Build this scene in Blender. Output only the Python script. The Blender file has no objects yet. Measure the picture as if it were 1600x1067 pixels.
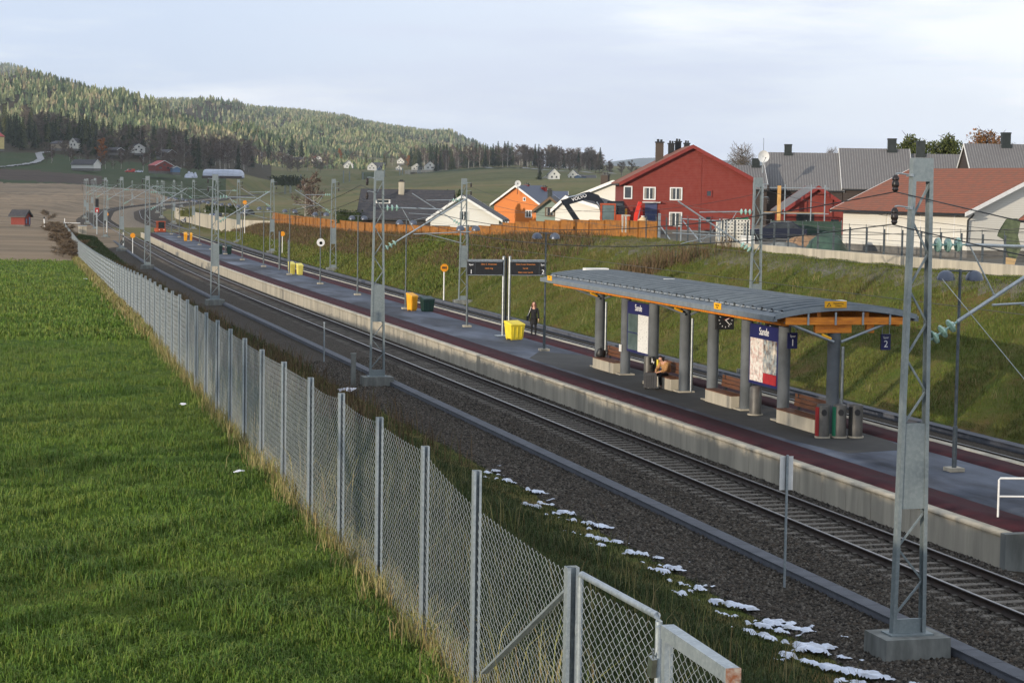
import bpy, math, random
import numpy as np
from mathutils import Vector, Matrix
R = math.radians
random.seed(7); rng = np.random.default_rng(7)
S = bpy.context.scene
COL = S.collection
# ------------------------------------------------------------------ helpers
def tag(o, label=None, cat=None, group=None, kind=None):
    if label: o['label'] = label
    if cat: o['category'] = cat
    if group: o['group'] = group
    if kind: o['kind'] = kind
    return o
def thing(name, label, cat, loc=(0, 0, 0), group=None, rz=0.0):
    o = bpy.data.objects.new(name, None); COL.objects.link(o)
    o.location = loc; o.rotation_euler = (0, 0, rz); o.empty_display_size = .2
    return tag(o, label, cat, group)
def kids(o, allobs=None):
    return [c for c in bpy.data.objects if c.parent is o]
def copy_tree(o, parent=None, table=None):
    if table is None:
        table = {}
        for c in bpy.data.objects:
            if c.parent: table.setdefault(c.parent.name, []).append(c)
    c = o.copy(); COL.objects.link(c)
    if parent: c.parent = parent
    for ch in table.get(o.name, []): copy_tree(ch, c, table)
    return c
class MB:
    """collects faces and builds them into one mesh object"""
    def __init__(s): s.v = []; s.f = []; s.m = []; s.mi = 0
    def add(s, vs, fs):
        b = len(s.v); s.v += [tuple(map(float, q)) for q in vs]
        for f in fs: s.f.append([b + i for i in f]); s.m.append(s.mi)
        return s
    def box(s, c, d, rz=0., tap=1.):
        x, y, z = d[0]/2, d[1]/2, d[2]/2; co, si = math.cos(rz), math.sin(rz); vs = []
        for k, t in ((-z, 1.), (z, tap)):
            for a, b in ((-x, -y), (x, -y), (x, y), (-x, y)):
                a *= t; b *= t
                vs.append((c[0]+a*co-b*si, c[1]+a*si+b*co, c[2]+k))
        return s.add(vs, [(3,2,1,0),(4,5,6,7),(0,1,5,4),(1,2,6,5),(2,3,7,6),(3,0,4,7)])
    def bx(s, x0, x1, y0, y1, z0, z1):
        return s.box(((x0+x1)/2, (y0+y1)/2, (z0+z1)/2), (x1-x0, y1-y0, z1-z0))
    def bar(s, p, q, w, h=None, up=(0, 0, 1)):
        p, q = Vector(p), Vector(q); h = h or w; d = (q-p).normalized(); u = Vector(up)
        if abs(d.dot(u)) > .98: u = Vector((0, 1, 0))
        a = d.cross(u).normalized(); b = a.cross(d).normalized(); vs = []
        for e in (p, q):
            for i, j in ((-1,-1),(1,-1),(1,1),(-1,1)): vs.append(e + a*(i*w/2) + b*(j*h/2))
        return s.add(vs, [(3,2,1,0),(4,5,6,7),(0,1,5,4),(1,2,6,5),(2,3,7,6),(3,0,4,7)])
    def tube(s, pts, r, n=6, cap=True):
        pts = [Vector(p) for p in pts]; rs = r if isinstance(r, (list, tuple)) else [r]*len(pts); vs = []; N = len(pts)
        for i, p in enumerate(pts):
            d = (pts[min(i+1, N-1)] - pts[max(i-1, 0)]).normalized()
            u = Vector((0, 0, 1)) if abs(d.z) < .95 else Vector((0, 1, 0))
            a = d.cross(u).normalized(); b = a.cross(d).normalized()
            for k in range(n):
                t = 2*math.pi*k/n; vs.append(p + (a*math.cos(t) + b*math.sin(t))*rs[i])
        fs = []
        for i in range(N-1):
            for k in range(n):
                j = (k+1) % n; fs.append((i*n+k, i*n+j, (i+1)*n+j, (i+1)*n+k))
        if cap: fs += [tuple(range(n))[::-1], tuple(range((N-1)*n, N*n))]
        return s.add(vs, fs)
    def lathe(s, c, prof, n=16, flat=1.0):
        vs = []; fs = []
        for r, z in prof:
            for k in range(n):
                t = 2*math.pi*k/n; vs.append((c[0]+r*math.cos(t), c[1]+r*math.sin(t)*flat, c[2]+z))
        m = len(prof)
        for i in range(m-1):
            for k in range(n):
                j = (k+1) % n; fs.append((i*n+k, i*n+j, (i+1)*n+j, (i+1)*n+k))
        fs += [tuple(range(n))[::-1], tuple(range((m-1)*n, m*n))]
        return s.add(vs, fs)
    def prism(s, pts, ex):
        """planar outline pts (3-D) pushed along ex"""
        n = len(pts); ex = Vector(ex); vs = [Vector(p) for p in pts] + [Vector(p)+ex for p in pts]
        fs = [tuple(range(n))[::-1], tuple(range(n, 2*n))] + [(i, (i+1) % n, (i+1) % n + n, i+n) for i in range(n)]
        return s.add(vs, fs)
    def quad(s, a, b, c, d): return s.add([a, b, c, d], [(0, 1, 2, 3)])
    def build(s, name, mat, parent=None, smooth=False):
        me = bpy.data.meshes.new(name); me.from_pydata(s.v, [], s.f)
        mats = mat if isinstance(mat, (list, tuple)) else [mat]
        for m in mats: me.materials.append(m)
        if len(mats) > 1: me.polygons.foreach_set('material_index', s.m)
        if smooth: me.polygons.foreach_set('use_smooth', [True]*len(s.f))
        import bmesh
        bm = bmesh.new(); bm.from_mesh(me); bmesh.ops.recalc_face_normals(bm, faces=bm.faces); bm.to_mesh(me); bm.free()
        if smooth: me.set_sharp_from_angle(angle=R(40))
        o = bpy.data.objects.new(name, me); COL.objects.link(o)
        if parent: o.parent = parent
        return o
def npmesh(name, V, F, mat, parent=None, smooth=False, attr=None):
    """V (n,3) F (m,k) numpy -> mesh object"""
    me = bpy.data.meshes.new(name); V = np.asarray(V, np.float32); F = np.asarray(F, np.int32); k = F.shape[1]
    me.vertices.add(len(V)); me.vertices.foreach_set('co', V.ravel())
    me.loops.add(F.size); me.loops.foreach_set('vertex_index', F.ravel())
    me.polygons.add(len(F)); me.polygons.foreach_set('loop_start', np.arange(0, F.size, k, dtype=np.int32))
    me.polygons.foreach_set('loop_total', np.full(len(F), k, np.int32))
    if smooth: me.polygons.foreach_set('use_smooth', np.ones(len(F), bool))
    me.materials.append(mat); me.update(calc_edges=True); me.validate()
    o = bpy.data.objects.new(name, me); COL.objects.link(o)
    if parent: o.parent = parent
    return o
# ------------------------------------------------------------------ materials
def newmat(name):
    m = bpy.data.materials.new(name); m.use_nodes = True; nt = m.node_tree
    return m, nt, nt.nodes['Principled BSDF']
def nd(nt, t, **k):
    n = nt.nodes.new(t)
    for a, b in k.items():
        if a in n.inputs.keys(): n.inputs[a].default_value = b
        else: setattr(n, a, b)
    return n
def c4(c): return (c[0], c[1], c[2], 1)
def pm(name, c1, c2=None, sc=8., ro=.6, me=0., bump=0., bsc=None, det=6., c3=None, sc3=.5, stretch=(1, 1, 1), lo=.35, hi=.65, island=None, bdist=.02, spec=.4, transl=0.):
    """noise mix of two colours (+ a third at another scale), bump, optional per-island colour"""
    m, nt, b = newmat(name); L = nt.links.new
    b.inputs['Roughness'].default_value = ro; b.inputs['Metallic'].default_value = me; b.inputs['Specular IOR Level'].default_value = spec
    tc = nd(nt, 'ShaderNodeTexCoord'); mp = nd(nt, 'ShaderNodeMapping'); L(tc.outputs['Object'], mp.inputs[0]); mp.inputs['Scale'].default_value = stretch
    def mix(a, bb, f):
        x = nd(nt, 'ShaderNodeMix', data_type='RGBA')
        for i, q in ((6, a), (7, bb)):
            if isinstance(q, tuple): x.inputs[i].default_value = c4(q)
            else: L(q, x.inputs[i])
        L(f, x.inputs[0]); return x.outputs[2]
    def noise(s, lo, hi, vec=None):
        n = nd(nt, 'ShaderNodeTexNoise'); n.inputs['Scale'].default_value = s; n.inputs['Detail'].default_value = det; n.inputs['Roughness'].default_value = .6
        L(vec or mp.outputs[0], n.inputs['Vector'])
        r = nd(nt, 'ShaderNodeMapRange'); r.inputs[1].default_value = lo; r.inputs[2].default_value = hi; L(n.outputs['Fac'], r.inputs[0]); return r.outputs[0], n
    out = c1
    if c2: out = mix(c1, c2, noise(sc, lo, hi)[0])
    if c3: out = mix(out, c3, noise(sc3, .45, .7)[0])
    if island:
        g = nd(nt, 'ShaderNodeNewGeometry'); r = nd(nt, 'ShaderNodeValToRGB'); L(g.outputs['Random Per Island'], r.inputs[0])
        el = r.color_ramp.elements; el[0].position = 0; el[0].color = c4(island[0]); el[1].position = 1; el[1].color = c4(island[-1])
        for i, q in enumerate(island[1:-1]): e = el.new((i+1)/(len(island)-1)); e.color = c4(q)
        if isinstance(out, tuple) or c2 is None: out = r.outputs[0]
        else:
            x = nd(nt, 'ShaderNodeMix', data_type='RGBA'); x.inputs[0].default_value = .65; L(out, x.inputs[6]); L(r.outputs[0], x.inputs[7]); out = x.outputs[2]
    if isinstance(out, tuple): b.inputs['Base Color'].default_value = c4(out)
    else: L(out, b.inputs['Base Color'])
    if transl:
        b.inputs['Subsurface Weight'].default_value = 0
    if bump:
        n = noise(bsc or sc*2, 0, 1)[1]; bp = nd(nt, 'ShaderNodeBump'); bp.inputs['Strength'].default_value = bump; bp.inputs['Distance'].default_value = bdist
        L(n.outputs['Fac'], bp.inputs['Height']); L(bp.outputs[0], b.inputs['Normal'])
    return m
def wave_mat(name, c1, c2, scale, axis='X', ro=.6, bump=.5, bdist=.02, noise_c=None, profile='SIN', lo=0., hi=1., me=0., spec=.4):
    """boards, tiles or ribs: bands across one object axis"""
    m, nt, b = newmat(name); L = nt.links.new; b.inputs['Roughness'].default_value = ro; b.inputs['Metallic'].default_value = me; b.inputs['Specular IOR Level'].default_value = spec
    tc = nd(nt, 'ShaderNodeTexCoord'); w = nd(nt, 'ShaderNodeTexWave', bands_direction=axis, wave_profile=profile); w.inputs['Scale'].default_value = scale
    L(tc.outputs['Object'], w.inputs['Vector'])
    r = nd(nt, 'ShaderNodeMapRange'); r.inputs[1].default_value = lo; r.inputs[2].default_value = hi; L(w.outputs['Fac'], r.inputs[0])
    x = nd(nt, 'ShaderNodeMix', data_type='RGBA'); x.inputs[6].default_value = c4(c1); x.inputs[7].default_value = c4(c2); L(r.outputs[0], x.inputs[0]); out = x.outputs[2]
    if noise_c:
        n = nd(nt, 'ShaderNodeTexNoise'); n.inputs['Scale'].default_value = 2.5; n.inputs['Detail'].default_value = 8; L(tc.outputs['Object'], n.inputs['Vector'])
        rr = nd(nt, 'ShaderNodeMapRange'); rr.inputs[1].default_value = .4; rr.inputs[2].default_value = .75; L(n.outputs['Fac'], rr.inputs[0])
        y = nd(nt, 'ShaderNodeMix', data_type='RGBA'); L(rr.outputs[0], y.inputs[0]); L(out, y.inputs[6]); y.inputs[7].default_value = c4(noise_c); out = y.outputs[2]
    L(out, b.inputs['Base Color'])
    if bump:
        bp = nd(nt, 'ShaderNodeBump'); bp.inputs['Strength'].default_value = bump; bp.inputs['Distance'].default_value = bdist; L(w.outputs['Fac'], bp.inputs['Height']); L(bp.outputs[0], b.inputs['Normal'])
    return m
def stone_mat(name, cols, sc, bump=1., bdist=.04, big=None):
    """broken stones: voronoi cells with their own colour"""
    m, nt, b = newmat(name); L = nt.links.new; b.inputs['Roughness'].default_value = .9; b.inputs['Specular IOR Level'].default_value = .15
    tc = nd(nt, 'ShaderNodeTexCoord'); v = nd(nt, 'ShaderNodeTexVoronoi'); v.inputs['Scale'].default_value = sc; L(tc.outputs['Object'], v.inputs['Vector'])
    r = nd(nt, 'ShaderNodeValToRGB'); sx = nd(nt, 'ShaderNodeSeparateColor'); L(v.outputs['Color'], sx.inputs[0]); L(sx.outputs[0], r.inputs[0])
    el = r.color_ramp.elements; el[0].color = c4(cols[0]); el[1].color = c4(cols[-1])
    for i, q in enumerate(cols[1:-1]): e = el.new((i+1)/(len(cols)-1)); e.color = c4(q)
    out = r.outputs[0]
    if big:
        n = nd(nt, 'ShaderNodeTexNoise'); n.inputs['Scale'].default_value = .35; n.inputs['Detail'].default_value = 5; L(tc.outputs['Object'], n.inputs['Vector'])
        rr = nd(nt, 'ShaderNodeMapRange'); rr.inputs[1].default_value = .4; rr.inputs[2].default_value = .7; rr.inputs[4].default_value = .7; L(n.outputs['Fac'], rr.inputs[0])
        y = nd(nt, 'ShaderNodeMix', data_type='RGBA'); L(rr.outputs[0], y.inputs[0]); L(out, y.inputs[6]); y.inputs[7].default_value = c4(big); out = y.outputs[2]
    L(out, b.inputs['Base Color'])
    bp = nd(nt, 'ShaderNodeBump', invert=True); bp.inputs['Strength'].default_value = bump; bp.inputs['Distance'].default_value = bdist; L(v.outputs['Distance'], bp.inputs['Height']); L(bp.outputs[0], b.inputs['Normal'])
    return m
def srgb(r, g, b):
    f = lambda c: (c/255/12.92 if c/255 <= .04045 else ((c/255+.055)/1.055)**2.4)
    return (f(r), f(g), f(b))
# ------------------------------------------------------------------ camera (solved from the rail gauge, sleepers and masts)
FPX, PITCH, ROLL, YAW, EYE = 3160.4, .07543, .01534, .26589, 7.956
_F = Vector((math.sin(YAW)*math.cos(PITCH), math.cos(YAW)*math.cos(PITCH), -math.sin(PITCH)))
_R = Vector((math.cos(YAW), -math.sin(YAW), 0)); _U = _R.cross(_F)
cx = _R*math.cos(ROLL) + _U*math.sin(ROLL); cy = -_R*math.sin(ROLL) + _U*math.cos(ROLL)
cam = bpy.data.objects.new('camera', bpy.data.cameras.new('camera')); COL.objects.link(cam)
cam.matrix_world = Matrix(((cx.x, cy.x, -_F.x, 0), (cx.y, cy.y, -_F.y, 0), (cx.z, cy.z, -_F.z, EYE), (0, 0, 0, 1)))
cam.data.sensor_width = 36; cam.data.lens = 36*FPX/1600; cam.data.clip_end = 30000; cam.data.clip_start = .5
S.camera = cam
def at(px, py, d):
    """survey helper: world point at depth d along the sight line of one photo pixel"""
    v = cx*((px-800)/FPX) + cy*(-(py-533.5)/FPX) + _F
    return Vector((0, 0, EYE)) + v*d
# ------------------------------------------------------------------ terrain
XCY = [-60, 150, 200, 234, 292, 394, 457, 582, 667, 747, 859, 1007, 1223, 1500, 1700, 2000, 2600]
XCX = [20.3, 20.3, 20.8, 21.7, 23.5, 26.8, 29.4, 39.2, 49.8, 63.8, 84, 118, 181, 290, 388, 560, 980]
_yy = np.arange(-60, 2600, 2.); _xx = np.interp(_yy, XCY, XCX)
for _ in range(60): _xx[1:-1] = (_xx[:-2] + _xx[2:] + 2*_xx[1:-1])/4
def xc(y): return np.interp(y, _yy, _xx)
def zt(y): return np.interp(y, [0, 760, 900, 1100, 1290, 1500, 1700, 2600], [0, 0, .4, 1.7, 3.6, 8.5, 17, 40])
def xf(y): return 4.2 + np.maximum(0, y-25)*.036
def zfb(y): return np.interp(y, [-40, 0, 10, 17, 22, 26, 36, 56, 68, 90, 115, 180, 250, 400], [3.6, 3.4, 3.45, 3.62, 3.76, 3.8, 3.6, 3.4, 3.25, 2.8, 2.4, 1.2, .9, .9])
def zcrest(y): return np.interp(y, [-60, 100, 116, 130, 145, 178, 210, 289, 340], [4.3, 4.38, 4.6, 4.75, 4.45, 3.55, 2.8, 2.4, 2.3])
HPX = [-300, 60, 200, 330, 450, 620, 800, 950, 1150, 1400, 1900]
HD = [250, 450, 700, 900, 1100, 1250, 1400, 1600, 1800, 2400, 3500, 9000]
HZ = np.array([
 [1, 1.0, 1.5, 3.5, 13, 22, 32, 42, 55, 90, 120, 150],
 [1, 1.0, 1.5, 3.5, 12, 20, 29, 39, 52, 80, 120, 150],
 [1, 1.0, 1.5, 3.0, 9.5, 16, 24, 33, 45, 70, 100, 150],
 [1.2, .6, .8, 2.0, 7.5, 14, 19, 26, 32, 50, 80, 140],
 [2, 1.6, 1.6, 1.5, 4, 7, 11, 17, 24, 45, 70, 120],
 [2.2, 2.2, 3.6, 5.8, 8.5, 10.5, 13.5, 18.5, 23, 40, 60, 100],
 [3, 2.2, 3.8, 7.0, 12, 16, 20, 24, 28, 30, 36, 50],
 [4.4, 4.0, 6.0, 9, 13, 16, 19, 23, 24, 24, 26, 30],
 [4.6, 5, 6, 8, 10, 12, 14, 16, 18, 20, 22, 30],
 [4.6, 5, 6, 8, 10, 12, 14, 16, 18, 20, 22, 30],
 [4.6, 5, 6, 8, 10, 12, 14, 16, 18, 20, 22, 30]], float)
HAZ = np.array([YAW + math.atan((p-800)/FPX) for p in HPX])
def sst(a, b, x):
    t = np.clip((x-a)/(b-a), 0, 1); return t*t*(3-2*t)
def zfar(X, Y):
    az = np.arctan2(X, np.maximum(Y, 1e-3)); d = np.hypot(X, Y); ld = np.log(np.clip(d, 250, 9000)); L = np.log(np.array(HD, float))
    rows = np.stack([np.interp(ld, L, r) for r in HZ])                     # (11, n)
    f = np.clip(np.interp(az, HAZ, np.arange(len(HPX))), 0, len(HPX)-1.0001); i = f.astype(int); t = f-i; t = t*t*(3-2*t)
    n = np.arange(rows.shape[1]); return rows[i, n]*(1-t) + rows[i+1, n]*t
def wob(X, Y, s, seed=0):
    return (np.sin(X*s*1.3+seed)*np.cos(Y*s*1.7+seed*2.1) + .5*np.sin(X*s*3.1+Y*s*2.3+seed*3) + .3*np.sin(X*s*6.7-Y*s*5.3+seed))/1.8
def zground(X, Y, detail=True):
    X = np.atleast_1d(np.asarray(X, float)); Y = np.atleast_1d(np.asarray(Y, float))
    u = X - xc(Y); t = zt(Y)
    # left side: ballast toe -> bank -> field
    fx = xf(Y)-xc(Y); fb = zfb(Y); toe = -5.2
    k = np.clip((toe-u)/np.maximum(toe-fx, .5), 0, 1); left = -.42 + (fb+.42)*k**1.55 + t
    left = np.where(u < fx, fb + np.clip((fx-u)*.01, 0, .8) + t*0, left)
    # right side: toe -> bank -> flat ground
    ur = u - 9.9; zc = zcrest(Y); k = np.maximum(0, ur-4.4)
    right = np.minimum(-.3 + k*.5, zc)
    wallz = np.where(Y > 316, np.where(ur > 7.1, 2.25, .1), right); right = np.where(Y > 316, wallz, right)
    flat = np.interp(Y, [0, 150, 190, 240, 320, 500], [4.7, 4.7, 4.0, 2.4, 2.1, 2.1]); b = sst(13, 30, ur)
    right = np.where(ur > 13, right*(1-b) + flat*b, right)
    near = np.where(u < 5, left, right)
    near = np.where((u > toe) & (ur < 4.4), -.45, near)
    d = np.hypot(X, Y); w = sst(240, 430, d); far = zfar(X, Y)
    z = near*(1-w) + far*w
    c = 1 - sst(9.5, 26, np.abs(u-4.9)); c = np.where(d > 260, c*sst(260, 430, d), 0)
    z = z*(1-c) + (t-.5)*c
    if detail:
        a = np.where((u > toe) & (ur < 4.6), 0, .05) * (1 + 8*sst(300, 900, d))
        z = z + a*wob(X, Y, .55, 1) + np.where((u < fx-.3) & (d < 180), 1., 0)*(.075*wob(X, Y, 1.15, 5)+.04*wob(X, Y, 2.7, 9)) + np.where((u > toe) & (ur < 5), 0, .5)*sst(400, 900, d)*wob(X, Y, .03, 2)*(1-c)
    return z
def zg(x, y): return float(zground(x, y)[0])
# ------------------------------------------------------------------ palette
galv = pm('galvanised_steel', srgb(152, 161, 166), srgb(134, 143, 149), 6, .5, .5, c3=srgb(166, 174, 178), sc3=30)
galv_dark = pm('weathered_steel', srgb(95, 102, 106), srgb(75, 82, 86), 8, .55, .4)
wire_mat = pm('galvanised_wire', srgb(172, 178, 178), srgb(150, 156, 158), 5, .45, .35)
steel = pm('brushed_steel', srgb(190, 194, 196), srgb(160, 165, 168), 9, .28, .9)
dark_metal = pm('dark_metal', srgb(52, 54, 56), srgb(40, 42, 44), 10, .5, .4)
black = pm('black_plastic', (.012, .012, .013), (.02, .02, .022), 12, .45)
rubber = pm('black_rubber', (.015, .015, .015), (.03, .03, .03), 20, .8)
concrete = pm('pale_concrete', srgb(182, 174, 156), srgb(160, 153, 138), 2.6, .9, 0, .3, 30, c3=srgb(140, 135, 122), sc3=1.1, bdist=.008, stretch=(1, 1, .14))
concrete_grey = pm('grey_concrete', srgb(126, 128, 124), srgb(106, 109, 106), 3, .9, 0, .4, 30, c3=srgb(82, 84, 80), sc3=1.6, bdist=.01, stretch=(1, 1, .3))
white = pm('white_paint', (.72, .72, .7), (.62, .62, .6), 5, .5)
glass_green = pm('green_glass', srgb(112, 146, 136), srgb(150, 182, 172), 12, .06, 0, spec=.8)
# ------------------------------------------------------------------ ground sheets
m_grass = pm('meadow_grass', srgb(78, 98, 32), srgb(50, 72, 22), 3.5, .95, 0, .8, 26, c3=srgb(98, 108, 48), sc3=.22, bdist=.06, spec=.1)
m_bank = pm('embankment_grass', srgb(74, 86, 34), srgb(88, 84, 44), 1.1, .95, 0, .8, 18, c3=srgb(104, 82, 52), sc3=.3, bdist=.06, spec=.1)
m_stub = pm('stubble_soil', srgb(140, 122, 100), srgb(116, 100, 80), .12, .95, 0, .5, 6, c3=srgb(98, 87, 72), sc3=.03, stretch=(.18, 1, 1), spec=.1)
m_plow = pm('ploughed_soil', srgb(62, 52, 46), srgb(78, 66, 56), .1, .95, 0, .4, 4, stretch=(.15, 1, 1), spec=.1)
m_mead = pm('pale_meadow', srgb(98, 96, 58), srgb(78, 82, 46), .05, .95, 0, .3, 2, c3=srgb(112, 96, 66), sc3=.02, stretch=(.3, 1, 1), spec=.1)
m_hillg = pm('hillside_grass', srgb(46, 62, 32), srgb(58, 64, 38), .04, .95, 0, .3, 2, spec=.1)
m_yard = pm('gravel_yard', srgb(112, 108, 100), srgb(84, 82, 76), .5, .95, 0, .5, 18, c3=srgb(100, 92, 74), sc3=.15, spec=.15)
m_wood = pm('forest_floor', srgb(48, 46, 32), srgb(64, 54, 38), .06, .95, 0, .3, 2, spec=.1)
def build_ground():
    az = np.arange(-.85, 1.25, .0022); n = int(math.log(9500/3.)/math.log(1.0155)); d = 3.*1.0155**np.arange(n+1)
    A, D = np.meshgrid(az, d); X = (np.sin(A)*D).ravel(); Y = (np.cos(A)*D).ravel(); Z = zground(X, Y)
    V = np.stack([X, Y, Z], 1); na = len(az); nd_ = len(d)
    i = (np.arange(nd_-1)[:, None]*na + np.arange(na-1)[None, :]).ravel(); F = np.stack([i, i+1, i+na+1, i+na], 1)
    cxm = X[F].mean(1); cym = Y[F].mean(1); dd = np.hypot(cxm, cym); u = cxm-xc(cym); ur = u-9.9
    px = 800+FPX*np.tan(np.clip(np.arctan2(cxm, cym)-YAW, -1.2, 1.2))
    e = 12*wob(cxm, cym, .02, 4)
    reg = np.full(len(F), 5)                                            # pale meadow everywhere else
    left = u < (xf(cym)-xc(cym))
    reg[(ur > 4) & (ur < 14) & (dd < 420)] = 1
    reg[(u > -20) & (u < 5) & (dd < 300) & ~left] = 1
    reg[(ur > 12.5) & (cym < 172)] = 6
    L = (u < 0) & (dd >= 165) & ((left) | (dd > 230)) & (px < 420)
    reg[L & (dd < 960+e*3)] = 2
    reg[L & (dd >= 960+e*3) & (px < 350)] = 4
    reg[L & (dd >= 1000+e*3) & (dd < 1120+e*2) & (px < 160+e)] = 3
    reg[(px < 420) & (dd > 1340)] = 7
    reg[left & (cym < 173+1.5*np.sin(cxm*.8))] = 0
    reg[(px > 560) & (px < 960) & (dd > 1560) & (dd < 1640)] = 4
    names = ['grass_field', 'embankment', 'stubble_field', 'ploughed_field', 'hillside', 'meadow', 'yard', 'wooded_slope']
    labs = ['bright green lawn-like field left of the mesh fence', 'grassy cutting banks on both sides of the tracks', 'pale brown stubble field beyond the green grass', 'dark ploughed strip below the wooded slope', 'green hillside below the woods', 'dull olive meadows across the valley floor', 'gravel yard behind the railing wall', 'dark wooded slope behind the farm']
    for r, (nm, mt) in enumerate(zip(names, [m_grass, m_bank, m_stub, m_plow, m_hillg, m_mead, m_yard, m_wood])):
        f = F[reg == r]
        if not len(f): continue
        ids, inv = np.unique(f, return_inverse=True)
        tag(npmesh(nm, V[ids], inv.reshape(f.shape), mt, smooth=True), labs[r], 'ground', kind='structure')
build_ground()
# ------------------------------------------------------------------ scattered vegetation (stuff)
def scatter(name, P, nb, h, spread, lean, width, mat, label, hv=.4, bend=0.):
    """P (n,3) roots; nb blades per root; each blade one tapered triangle pair leaning its own way"""
    n = len(P); N = n*nb; B = np.repeat(P, nb, 0).astype(np.float64)
    a = rng.uniform(0, 2*np.pi, N); r = spread*np.sqrt(rng.uniform(0, 1, N)); B[:, 0] += np.cos(a)*r; B[:, 1] += np.sin(a)*r
    hh = (np.repeat(h, nb) if isinstance(h, np.ndarray) else h)*(1-hv+2*hv*rng.uniform(0, 1, N)); th = rng.uniform(0, 2*np.pi, N); ln = lean*rng.uniform(.2, 1, N)*hh
    wa = rng.uniform(0, np.pi, N); wx = np.cos(wa)*width/2; wy = np.sin(wa)*width/2
    V = np.zeros((N, 5, 3)); V[:, 0] = B + np.stack([wx, wy, -.02+0*wx], 1); V[:, 1] = B - np.stack([wx, wy, .02+0*wx], 1)
    m = B + np.stack([np.cos(th)*ln*.35, np.sin(th)*ln*.35, hh*.6], 1); V[:, 2] = m - np.stack([wx, wy, 0*wx], 1)*.8; V[:, 3] = m + np.stack([wx, wy, 0*wx], 1)*.8
    V[:, 4] = B + np.stack([np.cos(th)*ln, np.sin(th)*ln, hh*(1-.35*lean)], 1)
    k = np.arange(N)[:, None]*5; F = np.concatenate([k+[0, 1, 2], k+[0, 2, 3], k+[3, 2, 4]], 0)
    o = npmesh(name, V.reshape(-1, 3), F, mat); tag(o, label, 'grass', kind='stuff'); return o
def pts_on_ground(X, Y): return np.stack([X, Y, zground(X, Y)], 1)
m_bl = pm('grass_blades', srgb(88, 116, 36), srgb(52, 78, 26), .3, c3=srgb(122, 124, 58), sc3=.13, lo=.42, hi=.58, ro=.7, spec=.25, island=[srgb(48, 76, 24), srgb(78, 106, 36), srgb(100, 124, 48), srgb(62, 92, 30), srgb(124, 128, 66), srgb(54, 84, 26)])
m_dry = pm('dry_grass_blades', srgb(130, 116, 70), None, ro=.8, spec=.2, island=[srgb(84, 94, 46), srgb(142, 132, 90), srgb(106, 110, 60), srgb(160, 146, 106), srgb(112, 92, 60), srgb(94, 106, 48)])
m_bkb = pm('bank_grass_blades', srgb(84, 100, 38), srgb(58, 76, 30), .28, c3=srgb(116, 98, 62), sc3=.12, lo=.42, hi=.58, ro=.8, spec=.2, island=[srgb(66, 88, 30), srgb(92, 108, 42), srgb(112, 114, 54), srgb(78, 94, 36), srgb(122, 106, 62)])
m_weed = pm('dead_weed_stalks', srgb(120, 88, 60), None, ro=.85, spec=.2, island=[srgb(66, 54, 42), srgb(96, 76, 56), srgb(116, 98, 72), srgb(80, 66, 50), srgb(84, 86, 50)])
m_und = pm('dark_undergrowth', srgb(60, 60, 36), None, ro=.85, spec=.2, island=[srgb(40, 54, 28), srgb(56, 70, 36), srgb(82, 82, 54), srgb(46, 62, 30), srgb(60, 74, 40)])
def field_pts(n, y0, y1, dens_pow=1.6):
    d = y0*(y1/y0)**(rng.uniform(0, 1, n)**dens_pow); a = rng.uniform(-.26, .34, n)
    X = np.sin(a+.0)*d; Y = np.cos(a)*d; k = (X < xf(Y)-.12) & (np.sin(a) > math.sin(YAW-.27))
    return X[k], Y[k]
def clump(X, Y, s, thr, seed):
    return wob(X, Y, s, seed) + rng.uniform(-.5, .5, len(X)) > thr
X, Y = field_pts(95000, 10, 75, 1.1); scatter('grass', pts_on_ground(X, Y), 9, .096*(1+.75*wob(X, Y, .9, 3)+.45*wob(X, Y, 2.9, 7)).clip(.35, 2.2), .1, .85, .0085, m_bl, 'short green grass of the field left of the fence')
X, Y = field_pts(16000, 10, 60, 1.2); k = clump(X, Y, .8, .45, 5); scatter('grass', pts_on_ground(X[k], Y[k]), 18, .2, .16, 1.0, .009, m_bl, 'longer tufts standing in the green field')
X, Y = field_pts(36000, 60, 176, 1.0); scatter('grass', pts_on_ground(X, Y), 7, .15, .3, .7, .035, m_bl, 'short green grass at the far end of the field')
# dry strip along the fence, both sides
Y = 9 + 110*rng.uniform(0, 1, 5200)**1.7; X = xf(Y) + rng.normal(.1, .15, len(Y)); scatter('dry_grass', pts_on_ground(X, Y), 6, .25*(1+.8*wob(X, Y, 1.3, 2)), .14, .6, .009, m_dry, 'yellowed dry grass along the foot of the mesh fence', hv=.6)
Y = rng.uniform(60, 300, 7000); X = xf(Y) + rng.normal(.05, .2, len(Y)); scatter('dry_grass', pts_on_ground(X, Y), 5, .3, .25, .6, .03, m_dry, 'yellowed dry grass along the far fence', hv=.6)
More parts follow.
